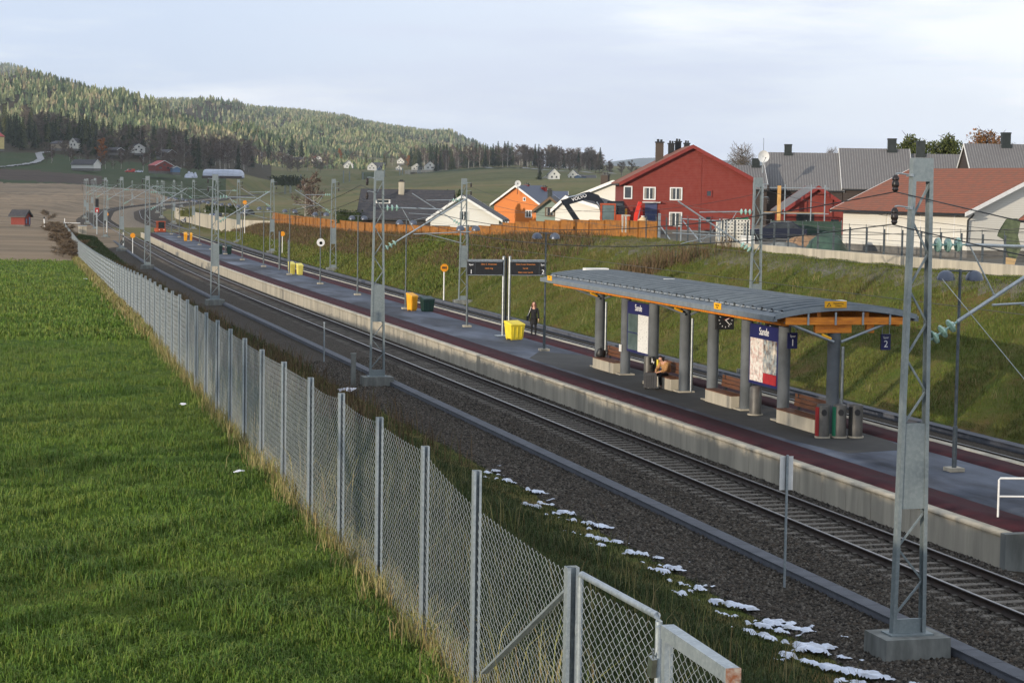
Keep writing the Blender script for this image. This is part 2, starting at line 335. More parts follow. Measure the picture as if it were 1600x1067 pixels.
# left bank between fence and ballast
Y = 14 + 85*rng.uniform(0, 1, 42000)**1.3; f = rng.uniform(0, 1, len(Y)); X = xf(Y)+.2 + f*(14.9-xf(Y)); scatter('undergrowth', pts_on_ground(X, Y), 7, .24*(1+.6*wob(X, Y, .8, 4))*np.clip((15.2-X)/2.2, .3, 1), .2, .95, .012, m_und, 'dark rank grass on the bank between fence and ballast', hv=.6)
Y = rng.uniform(90, 300, 22000); f = rng.uniform(0, 1, len(Y)); X = xf(Y)+.3 + f*(xc(Y)-5.6-xf(Y)); scatter('undergrowth', pts_on_ground(X, Y), 6, .35, .4, .8, .05, m_und, 'dark rank grass on the far left bank', hv=.6)
Y = 12 + 80*rng.uniform(0, 1, 1500)**1.4; f = rng.uniform(0, 1, len(Y))**1.5; X = xf(Y)+.2 + f*(13.5-xf(Y)); k = clump(X, Y, .35, .25, 3); scatter('weeds', pts_on_ground(X[k], Y[k]), 5, .85, .22, .45, .012, m_dry, 'tall dry grass stalks on the bank', hv=.45)
Y = rng.uniform(58, 190, 4200); f = rng.beta(1.3, 1.3, len(Y)); X = xf(Y)+.5 + f*(xc(Y)-5.8-xf(Y)); k = clump(X, Y, .16, .1, 6); scatter('weeds', pts_on_ground(X[k], Y[k]), 8, .9, .3, .5, .022, m_weed, 'brown dead weeds on the left bank', hv=.5)
# right bank
Y = 40 + 150*rng.uniform(0, 1, 95000)**1.15; ur = rng.uniform(4.2, 15.2, len(Y)); X = xc(Y)+9.9+ur; k = (X < 44.7); scatter('bank_grass', pts_on_ground(X[k], Y[k]), 7, .135*(1+.8*wob(X[k], Y[k], .45, 9)).clip(.3, 2), .3, 1.1, .014, m_bkb, 'green and yellowish grass on the long right-hand bank', hv=.6)
Y = rng.uniform(150, 318, 22000); ur = rng.uniform(4.2, 12, len(Y)); X = xc(Y)+9.9+ur; scatter('bank_grass', pts_on_ground(X, Y), 6, .25, .5, 1.0, .05, m_bkb, 'grass on the far end of the right bank', hv=.6)
Y = rng.uniform(110, 316, 7000); zc_ = zcrest(Y); ur = 4.4 + 2*(zc_+.3)*(1-.62*rng.uniform(0, 1, len(Y))**1.3); X = xc(Y)+9.9+ur; k = clump(X, Y, .07, np.interp(Y, [110, 150, 230], [.5, -.05, -.6]), 8); scatter('weeds', pts_on_ground(X[k], Y[k]), 10, .55, .45, .7, .032, m_weed, 'reddish brown dead weeds below the wooden fence', hv=.5)
Y = rng.normal(118, 2.6, 60); X = 41.5 + rng.normal(0, .9, 60) - (Y-118)*.4; scatter('weeds', pts_on_ground(*(lambda q, u: (xc(q)+9.9+u, q))(42+130*rng.uniform(0, 1, 420)**1.2, rng.uniform(4.6, 13.5, 420))), 9, .5, .22, .7, .014, m_dry, 'pale dead stalks dotted over the right bank', hv=.5); scatter('weeds', pts_on_ground(X, Y), 26, 1.0, .5, .5, .03, m_weed, 'brown dead shrub patch high on the right bank', hv=.4)
# ------------------------------------------------------------------ hills and far woods
def tri_tree(layers, sides, seed, slim=.22, drop=.16):
    """jagged conifer: stacked skirts of separate drooping triangles"""
    r = np.random.default_rng(seed); V = []; F = []
    for i in range(layers):
        z0 = .06 + .94*i/layers; rad = slim*(1-z0)**.8 + .02
        for k in range(sides):
            a = 2*np.pi*(k + r.uniform(-.4, .4))/sides + i*.7; w = 2*np.pi/sides*.75; rr = rad*r.uniform(.65, 1.2); zt_ = min(1., z0 + 1.5/layers*r.uniform(.8, 1.3)); b = len(V)
            V += [(0, 0, zt_), (rr*math.cos(a-w), rr*math.sin(a-w), z0-drop/layers*r.uniform(0, 2)), (rr*math.cos(a+w), rr*math.sin(a+w), z0-drop/layers*r.uniform(0, 2))]; F.append((b, b+1, b+2))
    return np.array(V), np.array(F)
def stamp(V, F, P, sc, wid=None):
    n = len(P); a = rng.uniform(0, 2*np.pi, n); c, s = np.cos(a), np.sin(a); w = sc if wid is None else wid
    X = (V[None, :, 0]*c[:, None] - V[None, :, 1]*s[:, None])*w[:, None] + P[:, None, 0]
    Y = (V[None, :, 0]*s[:, None] + V[None, :, 1]*c[:, None])*w[:, None] + P[:, None, 1]
    Z = V[None, :, 2]*sc[:, None] + P[:, None, 2]
    VV = np.stack([X, Y, Z], 2).reshape(-1, 3); FF = (F[None] + (np.arange(n)*len(V))[:, None, None]).reshape(-1, F.shape[1]); return VV, FF
def tree_colour(name, cols):
    """one colour per tree, picked by world position cell; light and dark leaves by island"""
    m, nt, b = newmat(name); L = nt.links.new; b.inputs['Roughness'].default_value = .9; b.inputs['Specular IOR Level'].default_value = .1
    tc = nd(nt, 'ShaderNodeTexCoord'); v = nd(nt, 'ShaderNodeTexVoronoi'); v.inputs['Scale'].default_value = .085; L(tc.outputs['Object'], v.inputs['Vector'])
    sx = nd(nt, 'ShaderNodeSeparateColor'); L(v.outputs['Color'], sx.inputs[0]); r = nd(nt, 'ShaderNodeValToRGB'); L(sx.outputs[1], r.inputs[0]); r.color_ramp.interpolation = 'CONSTANT'
    el = r.color_ramp.elements; el[0].color = c4(cols[0]); el[1].color = c4(cols[-1]); el[1].position = (len(cols)-1)/len(cols)
    for i, q in enumerate(cols[1:-1]): e = el.new((i+1)/len(cols)); e.color = c4(q)
    g = nd(nt, 'ShaderNodeNewGeometry'); h = nd(nt, 'ShaderNodeHueSaturation'); mr = nd(nt, 'ShaderNodeMapRange'); mr.inputs[3].default_value = .7; mr.inputs[4].default_value = 1.35
    L(g.outputs['Random Per Island'], mr.inputs[0]); L(mr.outputs[0], h.inputs['Value']); L(r.outputs[0], h.inputs['Color']); L(h.outputs[0], b.inputs['Base Color']); return m
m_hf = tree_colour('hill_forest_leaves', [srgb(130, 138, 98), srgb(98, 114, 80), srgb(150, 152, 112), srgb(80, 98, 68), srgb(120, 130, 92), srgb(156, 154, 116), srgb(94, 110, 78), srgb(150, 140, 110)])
def hill(name, crest, dc, df, label, zfoot=None, ntree=9000, th=15., seed=1, rough=1.0, mat=None):
    cp = np.array(crest, float); px = np.linspace(cp[0, 0], cp[-1, 0], 90); py = np.interp(px, cp[:, 0], cp[:, 1])
    C1 = np.array([at(a, b, dc) for a, b in zip(px, py)]); C0 = np.array([at(a, 285, df) for a in px])
    C0[:, 2] = zground(C0[:, 0], C0[:, 1], False) - 6 if zfoot is None else zfoot
    T = np.linspace(0, 1.35, 60); V = np.zeros((60, 90, 3)); th0 = th*.75
    for i, t in enumerate(T):
        p = C0 + (C1-C0)*t
        k = min(t, 1); prof = (.8*k + .2*math.sin(k*math.pi/2)) if t <= 1 else 1-((t-1)/.35)**2*.5
        p[:, 2] = C0[:, 2] + (C1[:, 2]-th0-C0[:, 2])*prof
        amp = rough*(C1[:, 2]-C0[:, 2])*.62*math.sin(min(t, 1)*math.pi)*max(0, 1-min(t, 1)*1.02)
        p[:, 2] += amp*(wob(p[:, 0], p[:, 1], .0042, seed) + .45*wob(p[:, 0], p[:, 1], .011, seed+3))
        V[i] = p
    i = (np.arange(59)[:, None]*90 + np.arange(89)[None]).ravel(); F = np.stack([i, i+1, i+91, i+90], 1)
    tag(npmesh(name, V.reshape(-1, 3), F, mat or m_wood, smooth=True), label, 'hill', kind='structure')
    if ntree:
        s = rng.uniform(0, 88.99, ntree); t = rng.uniform(.02, 46, ntree); si, ti = s.astype(int), t.astype(int); fs, ft = (s-si)[:, None], (t-ti)[:, None]
        P = (V[ti, si]*(1-fs)+V[ti, si+1]*fs)*(1-ft) + (V[ti+1, si]*(1-fs)+V[ti+1, si+1]*fs)*ft
        v, f = tri_tree(3, 5, seed); h = th*rng.uniform(.6, 1.25, ntree); VV, FF = stamp(v, f, P, h, h*rng.uniform(.8, 1.25, ntree))
        tag(npmesh('forest', VV, FF, m_hf), 'spruce forest covering the ' + label, 'forest', kind='stuff')
hill('hill', [(-300, 60), (-120, 75), (0, 98), (30, 101), (72, 123), (150, 160), (220, 190)], 6500, 5000, 'distant rounded hilltop at far left', 110, 7000, 15, 2)
hill('hill', [(-400, 95), (-120, 112), (0, 122), (60, 128), (120, 138), (190, 154), (240, 174), (320, 196), (400, 216), (460, 232), (540, 250), (600, 262)], 3600, 1750, 'long wooded hill on the left', None, 26000, 11.5, 3)
hill('hill', [(120, 178), (160, 162), (200, 157), (240, 154), (310, 154), (400, 166), (470, 171), (538, 180), (560, 186), (600, 194), (625, 198), (665, 203), (704, 207), (722, 218), (770, 238), (830, 256)], 5000, 3300, 'wooded ridge in the middle distance', 45, 20000, 13, 5)
hill('hill', [(370, 238), (410, 212), (450, 193), (500, 184), (540, 188), (575, 200), (610, 214), (650, 226), (700, 250)], 4000, 2500, 'nearer wooded spur of the ridge', 38, 13000, 12.5, 7)
hill('hill', [(820, 262), (900, 258), (960, 251), (1000, 246), (1040, 245), (1120, 249), (1250, 254), (1400, 258)], 9400, 8800, 'far haze-blue hill beyond the red house', 100, 0, 5, 8, .2, pm('haze_tinted_far_hill', srgb(70, 84, 88), srgb(60, 74, 80), .01, .95))  # distance haze is painted into the blue-grey base colour
hill('hill', [(585, 272), (630, 262), (670, 247), (720, 238), (800, 243), (860, 251), (900, 257), (950, 264), (1010, 272)], 2150, 1640, 'wooded rise behind the white farmhouses', None, 0, 12, 9, .3)
hill('hill', [(820, 266), (880, 259), (940, 254), (1000, 256), (1060, 262)], 2600, 2200, 'bare green slope right of the wood', None, 0, 5, 4, .3, m_mead)
def side_hill():
    # the steep valley side outside the picture at the left; its evening shadow lies over the farm and the wood
    n, m = 18, 16; V = np.zeros((n, m, 3))
    for i in range(n):
        y = 340 + i*40.; h = 295*min(1, (i+1)/5)*min(1, max(0, (1010-y)/170))*(1+.05*math.sin(i*.9)+.04*math.sin(i*2.3))
        for j in range(m): f = j/(m-1); V[i, j] = (-1500+f*1000+60*math.sin(i*.4), y, -4 + h*math.sin(min(1, max(0, (1-abs(f-.5)*2)*1.15))*math.pi/2))
    i = (np.arange(n-1)[:, None]*m + np.arange(m-1)[None]).ravel(); tag(npmesh('hill', V.reshape(-1, 3), np.stack([i, i+1, i+m+1, i+m], 1), m_wood, smooth=True), 'steep valley side at the left', 'hill', kind='structure')
side_hill()
# ------------------------------------------------------------------ permanent way
def sweep(name, prof, ys, mat, parent=None, closed=False, dz=0., off=0., smooth=False, mids=None):
    ys = np.asarray(ys, float); x0 = xc(ys); sl = np.gradient(x0, ys); nx = 1/np.sqrt(1+sl**2); ny = -sl*nx; z = zt(ys)
    pr = np.array(prof, float); n = len(pr); V = np.zeros((len(ys), n, 3))
    for j, (u, w) in enumerate(pr): V[:, j, 0] = x0+nx*(u+off); V[:, j, 1] = ys+ny*(u+off); V[:, j, 2] = z+w+dz
    m = n if closed else n-1; i, j = np.meshgrid(np.arange(len(ys)-1), np.arange(m), indexing='ij'); i = i.ravel(); j = j.ravel(); j2 = (j+1) % n
    F = np.stack([i*n+j, i*n+j2, (i+1)*n+j2, (i+1)*n+j], 1)
    mats = mat if isinstance(mat, (list, tuple)) else [mat]
    o = npmesh(name, V.reshape(-1, 3), F, mats[0], parent, smooth)
    if len(mats) > 1:
        for q in mats[1:]: o.data.materials.append(q)
        o.data.polygons.foreach_set('material_index', np.array([mids[q] for q in j], np.int32))
    if closed:
        import bmesh
        bm = bmesh.new(); bm.from_mesh(o.data); bm.verts.ensure_lookup_table()
        for k in (0, (len(ys)-1)*n):
            try: bm.faces.new([bm.verts[k+q] for q in range(n)])
            except ValueError: pass
        bmesh.ops.recalc_face_normals(bm, faces=bm.faces); bm.to_mesh(o.data); bm.free()
    return o
YS = np.concatenate([np.arange(-20, 300, 4.), np.arange(300, 900, 8.), np.arange(900, 1800, 20.)])
m_ball = stone_mat('ballast_stones', [srgb(38, 35, 31), srgb(62, 56, 49), srgb(90, 82, 72), srgb(50, 45, 39), srgb(76, 67, 57)], 15, 1., .08, srgb(60, 54, 46))
BP = [(-5.5, -.52), (-5.0, -.40), (-3.1, -.37), (-2.5, -.30), (-1.75, -.20), (-1.25, -.19), (-.8, -.215), (.8, -.215), (1.25, -.19), (1.75, -.22), (2.4, -.3)]
sweep('ballast', BP + [(4.9, -.3)] + [(9.9-a, b) for a, b in BP[::-1]], YS, m_ball).data.materials[0] = m_ball
tag(bpy.data.objects['ballast'], 'grey-brown broken stone under both tracks', 'ballast', kind='structure')
m_grav = stone_mat('brown_gravel', [srgb(104, 94, 80), srgb(126, 114, 98), srgb(90, 80, 68), srgb(138, 126, 108)], 8, .6, .05, srgb(112, 100, 82))
tag(sweep('gravel', [(2.3, -.285), (2.6, -.2), (7.3, -.2), (7.6, -.285)], np.arange(307, 1100, 8.), m_grav), 'brown gravel between the diverging tracks beyond the platform', 'gravel', kind='structure')
# loose stones lying proud of the bed
def loose(n, y0, y1, u0, u1, s):
    Y = y0*(y1/y0)**rng.uniform(0, 1, n); u = rng.uniform(u0, u1, n); X = xc(Y)+u; bu = np.array([a for a, b in BP]); bz = np.array([b for a, b in BP]); Z = np.interp(u, bu, bz)
    v = np.array([(1, 0, 0), (-1, 0, 0), (0, 1, 0), (0, -1, 0), (0, 0, .8), (0, 0, -.8)])*1.; v += rng.normal(0, .2, v.shape); f = np.array([(0, 2, 4), (2, 1, 4), (1, 3, 4), (3, 0, 4), (2, 0, 5), (1, 2, 5), (3, 1, 5), (0, 3, 5)])
    sc = s*rng.uniform(.5, 1.3, n); return stamp(v, f, np.stack([X, Y, Z], 1), sc*.8, sc)
V1, F1 = loose(60000, 27, 95, -5.2, 1.7, .045)
m_loose = pm('loose_ballast', srgb(90, 84, 76), None, ro=.9, spec=.15, island=[srgb(34, 32, 30), srgb(66, 62, 57), srgb(104, 98, 90), srgb(50, 47, 43), srgb(82, 73, 64)])
tag(npmesh('ballast_stones', V1, F1, m_loose), 'loose ballast stones beside the near track', 'ballast', kind='stuff')
m_rail_side = pm('rusty_rail', srgb(54, 42, 34), srgb(42, 34, 29), 6, .75, .2, .2, 30)
m_rail_top = pm('polished_rail_top', srgb(150, 150, 152), srgb(128, 126, 126), 4, .34, .9)
m_slp = pm('concrete_sleeper', srgb(108, 102, 94), srgb(84, 79, 72), 3, .9, 0, .3, 30, c3=srgb(52, 46, 40), sc3=1.4)
RP = [(-.035, 0), (.035, 0), (.035, -.035), (.009, -.05), (.009, -.14), (.07, -.155), (.07, -.172), (-.07, -.172), (-.07, -.155), (-.009, -.14), (-.009, -.05), (-.035, -.035)]
def railway(off, label, n_single, y0):
    t = thing('railway_track', label, 'railway track', (xc(30)+off, 30, 0), 'parallel tracks of the station')
    M = Matrix.Translation((-t.location.x, -t.location.y, 0))
    for s in (-.7525, .7525):
        o = sweep('rail', RP, YS, [m_rail_side, m_rail_top], t, True, off=off+s, mids=[1]+[0]*11); o.data.transform(M)
    def sl(mb, y, c=(0, 0, 0)):
        mb.add([(c[0]+x, c[1]+yy, c[2]+z) for x, yy, z in [(-1.3, -.15, 0), (1.3, -.15, 0), (1.3, .15, 0), (-1.3, .15, 0), (-1.3, -.11, .2), (-.45, -.11, .19), (.45, -.11, .19), (1.3, -.11, .2), (1.3, .11, .2), (.45, .11, .19), (-.45, .11, .19), (-1.3, .11, .2)]],
               [(3, 2, 1, 0), (4, 5, 10, 11), (5, 6, 9, 10), (6, 7, 8, 9), (0, 1, 7, 6, 5, 4), (2, 3, 11, 10, 9, 8), (1, 2, 8, 7), (3, 0, 4, 11)])
        for s in (-.7525, .7525):
            for q in (-.12, .12): mb.box((c[0]+s+q, c[1], c[2]+.21), (.09, .12, .06))
    first = None
    for k in range(n_single):
        y = y0 + .6*k
        if first is None:
            mb = MB(); sl(mb, y); first = mb.build('sleeper', m_slp, t); o = first
        else: o = first.copy(); COL.objects.link(o)
        o.location = (xc(y)+off-t.location.x, y-t.location.y, -.372); o.rotation_euler = (0, 0, -.0)
    mb = MB()
    for k in range(n_single, 620):
        y = y0 + .6*k; mb.add([(xc(y)+off+a-t.location.x, y+b-t.location.y, z) for a, b, z in [(-1.3, -.12, -.3), (1.3, -.12, -.3), (1.3, .12, -.3), (-1.3, .12, -.3), (-1.3, -.11, -.172), (1.3, -.11, -.172), (1.3, .11, -.172), (-1.3, .11, -.172)]], [(4, 5, 6, 7), (0, 1, 5, 4), (1, 2, 6, 5), (2, 3, 7, 6), (3, 0, 4, 7)])
    tag(mb.build('sleepers', m_slp, t), kind='stuff')
    return t
railway(0, 'near track with bright rail heads on concrete sleepers, left of the platform', 100, 29)
railway(9.9, 'far track along the foot of the grass bank, right of the platform', 100, 46)
m_tr = pm('trough_lid', srgb(84, 87, 94), srgb(70, 73, 80), 3, .85, 0, .3, 25, c3=srgb(70, 72, 78), sc3=.8)
def trough(u0, u1, zt_, zb, label, ys):
    t = sweep('cable_trough', [(u0, zb), (u0, zt_), (u1, zt_), (u1, zb)], ys, m_tr, None, True); tag(t, label, 'cable trough')
    mb = MB()
    for y in np.arange(ys[0], 130, 1.0):
        mb.box((xc(y)+(u0+u1)/2, y, zt_+.006), (u1-u0+.03, .985, .03))
    mb.build('trough_lids', m_tr, t)
trough(-3.02, -2.66, -.22, -.5, 'long grey concrete cable trough beside the near track', np.arange(20, 420, 6.))
trough(12.6, 13.0, -.12, -.5, 'long grey concrete cable trough at the foot of the right bank', np.arange(20, 420, 6.))
# ------------------------------------------------------------------ platform
m_asph = pm('frosty_asphalt', srgb(54, 59, 69), srgb(38, 41, 49), .8, .8, 0, .3, 60, c3=srgb(96, 104, 119), sc3=.3, lo=.44, hi=.58, stretch=(1, .35, 1), bdist=.006, spec=.3)
m_asph_dry = pm('dry_asphalt', srgb(48, 48, 48), srgb(38, 38, 38), .9, .85, 0, .3, 60, c3=srgb(60, 60, 58), sc3=.5, bdist=.006)
m_red = wave_mat('red_paving', srgb(70, 36, 41), srgb(56, 28, 34), 3.2, 'Y', .9, .15, .004, srgb(50, 33, 37), spec=.12)
PY = np.arange(39.7, 307, 3.)
def pw(u, y): return (xc(y)+u, y)
plat = thing('railway_platform', 'long island platform of grey asphalt with red paved edges and pale concrete walls', 'platform', (xc(40)+5, 40, 0))
PM = Matrix.Translation((-plat.location.x, -plat.location.y, 0))
def psweep(nm, prof, ys, mt, closed=True):
    o = sweep(nm, prof, ys, mt, plat, closed); o.data.transform(PM); return o
UR = 8.2
psweep('deck', [(2.05, -.4), (2.05, .56), (UR-.35, .56), (UR-.35, -.4)], PY, m_asph)
psweep('red_paving', [(2.02, .5), (2.02, .566), (3.34, .566), (3.34, .5)], PY+.02, m_red)
psweep('red_paving', [(UR-1.55, .5), (UR-1.55, .566), (UR-.34, .566), (UR-.34, .5)], PY+.02, m_red)
psweep('coping', [(1.70, .49), (1.70, .571), (2.03, .571), (2.03, .49)], PY-.01, concrete)
psweep('coping', [(UR-.35, .49), (UR-.35, .571), (UR, .571), (UR, .49)], PY-.01, concrete)
mb = MB(); y = 39.7; k = 0
while y < 305:
    w = [4.4, 2.2, 1.5, 1.5, 1.5, 1.5, 2.2][k % 7] if y < 62 else 1.5; w = min(w, 306.2-y)
    x = xc(y+w/2); sl_ = (xc(y+w)-xc(y))/w
    mb.box((x+1.86, y+w/2, .06), (.26, w-.02, .86), -math.atan(sl_)); y += w; k += 1
o = mb.build('edge_wall', concrete, plat); o.data.transform(PM)
mb = MB(); mb.bx(xc(40)+UR-.3, xc(40)+UR-.05, 39.75, 306, -.4, .49); o = mb.build('edge_wall', concrete, plat); o.data.transform(PM)
mb = MB(); mb.bx(xc(40)+1.72, xc(40)+UR-.02, 39.45, 39.69, -.4, .574); o = mb.build('end_wall', concrete_grey, plat); o.data.transform(PM)
mb = MB(); mb.bx(xc(306)+1.72, xc(306)+UR, 306.2, 306.5, -.4, .5); o = mb.build('end_wall', concrete_grey, plat); o.data.transform(PM)
mb = MB(); mb.prism([(x, y, .5) for x, y in [(23.95, 56.0), (24.4, 52.9), (26.6, 53.4), (27.1, 57), (26.9, 86), (25.4, 88.5), (23.95, 85)]], (0, 0, .0645)); o = mb.build('dry_patch', m_asph_dry, plat); o.data.transform(PM)
# ------------------------------------------------------------------ chain-link fence
FT = [(5, 5.28), (13.5, 5.3), (16.49, 5.45), (22.8, 5.53), (25, 5.51), (27.8, 5.46), (30.7, 5.4), (36, 5.34), (41.7, 5.29), (49, 5.23), (56.7, 5.06), (65.8, 4.93), (87.9, 4.41), (124.8, 3.7), (180.6, 2.82), (278, 2.3), (330, 2.3)]
def ftop(y): return float(np.interp(y, [a for a, b in FT], [b for a, b in FT]))
def chain(name, p0, p1, zb0, zb1, zt0, zt1, cell, r, parent, sag=.0, cz=.071):
    """diamond wire mesh between two posts: every wire a zigzag of thin bars"""
    p0 = np.array(p0, float); p1 = np.array(p1, float); Ln = np.linalg.norm(p1-p0); n = max(2, int(round(Ln/cell))); t = (p1-p0)/Ln; nx = np.array([-t[1], t[0]])
    H = max(zt0-zb0, zt1-zb1); m = int(H/(cz/2))+1
    A = []; B = []
    for i in range(n):
        s = i*cell; k = np.arange(m+1)
        for sg in ((1,) if True else ()):
            off = np.where(k % 2 == 0, 0., cell/2*1.06)
            ss = np.clip(s + off + (cell/2 if False else 0), 0, Ln); f = ss/Ln
            top = zt0*(1-f)+zt1*f - sag*4*f*(1-f); bot = zb0*(1-f)+zb1*f
            z = top - k*cz/2; ok = z > bot-.03
            P = np.stack([p0[0]+t[0]*ss + nx[0]*r*np.where(k % 2, 1, -1), p0[1]+t[1]*ss + nx[1]*r*np.where(k % 2, 1, -1), z], 1)
            A.append(P[:-1][ok[1:]]); B.append(P[1:][ok[1:]])
            off = np.where(k % 2 == 0, 0., -cell/2*1.06); ss = np.clip(s + off, 0, Ln); f = ss/Ln; top = zt0*(1-f)+zt1*f - sag*4*f*(1-f); z = top - k*cz/2
            P = np.stack([p0[0]+t[0]*ss - nx[0]*r, p0[1]+t[1]*ss - nx[1]*r, z], 1); bot = zb0*(1-f)+zb1*f; ok = z > bot-.03
            A.append(P[:-1][ok[1:]]); B.append(P[1:][ok[1:]])
    A = np.concatenate(A); B = np.concatenate(B); d = B-A; d /= np.linalg.norm(d, axis=1)[:, None]
    N3 = np.array([nx[0], nx[1], 0.]); q = np.cross(d, N3); V = []
    for e in (A, B):
        V += [e + N3*r, e - N3*r*.5 + q*r*.87, e - N3*r*.5 - q*r*.87]
    V = np.stack(V, 1).reshape(-1, 3); k = np.arange(len(A))[:, None]*6
    F = np.concatenate([k+[0, 1, 4, 3], k+[1, 2, 5, 4], k+[2, 0, 3, 5]], 0)
    return npmesh(name, V, F, wire_mat, parent)
def channel(mb, x, y, z0, z1, w=.06, d=.045, rz=0.):
    """open C-section post with its mouth along +y turned by rz"""
    c, s = math.cos(rz), math.sin(rz); tk = .005
    for a, b, sx, sy in ((0, -d/2, w, tk), (-w/2, .002, tk, d-.001), (w/2, .002, tk, d-.001), (-w*.36, d/2+.004, w*.28, tk), (w*.36, d/2+.004, w*.28, tk)):
        mb.box((x+a*c-b*s, y+a*s+b*c, (z0+z1)/2), (sx, sy, z1-z0), rz)
fence = thing('wire_mesh_fence', 'long grey chain-link fence on steel posts between the green field and the railway', 'fence', (4.2, 16, 3.9))
FM = Matrix.Translation((-4.2, -16, -3.9))
fy = [16.49, 18.47, 20.64, 22.85, 24.98, 27.83, 30.67, 33.34, 35.94, 38.6]
while fy[-1] < 181: fy.append(fy[-1]+2.7)
while fy[-1] < 290 and len(fy) < 99: fy.append(fy[-1]+3.6)
def frun(y): return float(xf(y))
bays = [(13.47, 4.13)] + [(y, frun(y)) for y in fy]
for i, y in enumerate(fy):
    mb = MB(); z = ftop(y); b = zg(frun(y), y); lean = random.uniform(-.012, .012)
    channel(mb, frun(y), y, b-.15, z+(.05 if i else .12), .066, .07, math.pi)
    o = mb.build('post', galv, fence); o.data.transform(FM)
for i in range(len(bays)-1):
    (ya, xa), (yb, xb) = bays[i], bays[i+1]; d = ya
    cell, r = (.125, .0019) if d < 24 else ((.125, .0021) if d < 46 else ((.2, .0036) if d < 90 else (.36, .0075)))
    za, zb = ftop(ya)-(.2 if i == 1 else 0)-(.04 if i == 0 else 0), ftop(yb)-(.2 if i == 0 else .02)
    o = chain('mesh_panel', (xa, ya), (xb, yb), zg(xa, ya)+.02, zg(xb, yb)+.02, za, zb, cell, r, fence, random.uniform(.0, .05), cell*.58); o.data.transform(FM)
mb = MB(); mb.bar((4.12, 13.55, 5.12), (4.16, 16.0, 3.95), .055, .02); o = mb.build('brace', galv, fence); o.data.transform(FM)
# gate
gz = zg(4.14, 12.6)
gate = thing('wire_gate', 'narrow chain-link gate in a tubular steel frame with a padlock', 'gate', (4.14, 13.4, gz)); GM = Matrix.Translation((-4.14, -13.4, -gz))
mb = MB(); channel(mb, 4.13, 13.47, gz-.2, 5.31, .085, .08, math.pi); o = mb.build('gate_post', galv, gate); o.data.transform(GM)
A_, B_ = (4.16, 13.36), (4.23, 11.90); mb = MB(); zt_ = 5.28; zb_ = gz+.1
mb.tube([(A_[0], A_[1], zb_), (A_[0], A_[1], zt_-.02), (A_[0]+.002, A_[1]-.03, zt_), (B_[0]-.002, B_[1]+.03, zt_), (B_[0], B_[1], zt_-.03), (B_[0], B_[1], zb_), (A_[0], A_[1], zb_)], .024, 10)
o = mb.build('gate_frame', galv, gate, True); o.data.transform(GM)
o = chain('mesh_panel', (A_[0], A_[1]-.03), (B_[0], B_[1]+.03), zb_, zb_, zt_-.06, zt_-.06, .115, .0022, gate, 0, .075); o.data.transform(GM)
mb = MB(); mb.tube([(B_[0]-.02, B_[1]-.06, zt_-.05), (B_[0]-.02, B_[1]-.06, zt_-.25)], .011, 6); mb.tube([(B_[0]-.01, B_[1]+.0, zt_-.06), (B_[0]-.02, B_[1]-.06, zt_-.06)], .012, 6); o = mb.build('latch', galv, gate, True); o.data.transform(GM)
mb = MB(); mb.lathe((A_[0]-.0, A_[1]+.035, zt_-.4), [(.016, -.04), (.022, -.02), (.022, .02), (.016, .04)], 8); o = mb.build('hinge', galv, gate, True); o.data.transform(GM)
lock = thing('padlock', 'shiny metal padlock hanging on the gate latch', 'padlock', (B_[0]-.05, B_[1]-.03, zt_-.31))
mb = MB(); mb.box((0, 0, 0), (.035, .06, .13), .3); mb.build('body', steel, lock); mb = MB(); mb.tube([(0, -.017, .05), (0, -.017, .1), (0, -.008, .125), (0, .008, .125), (0, .017, .1), (0, .017, .05)], .005, 6); mb.build('shackle', steel, lock, True)
for c in lock.children: c.rotation_euler = (R(18), 0, R(-10))
pan = thing('fence_panel', 'framed chain-link panel with a broad square steel top rail at the lower edge', 'fence panel', (4.2, 11.6, gz)); PMx = Matrix.Translation((-4.2, -11.6, -gz))
mb = MB(); mb.bar((4.2, 11.66, 5.24), (4.18, 10.50, 5.24), .085, .085); o = mb.build('top_rail', galv, pan); o.data.transform(PMx)
m_rust = pm('rusty_edge', srgb(120, 72, 46), srgb(150, 140, 130), 30, .8)
mb = MB(); mb.box((4.18, 10.492, 5.24), (.089, .012, .089)); mb.box((4.195, 10.48, 5.205), (.03, .02, .03)); o = mb.build('end_plate', m_rust, pan); o.data.transform(PMx)
mb = MB(); mb.bx(4.165, 4.22, 11.6, 11.66, gz, 5.196); o = mb.build('upright', galv, pan); o.data.transform(PMx)
mb = MB(); mb.bx(4.15, 4.205, 10.50, 10.56, gz, 5.196); o = mb.build('upright', galv, pan); o.data.transform(PMx)
o = chain('mesh_panel', (4.2, 11.6), (4.18, 10.56), gz+.1, gz+.1, 5.18, 5.18, .115, .0022, pan, 0, .075); o.data.transform(PMx)
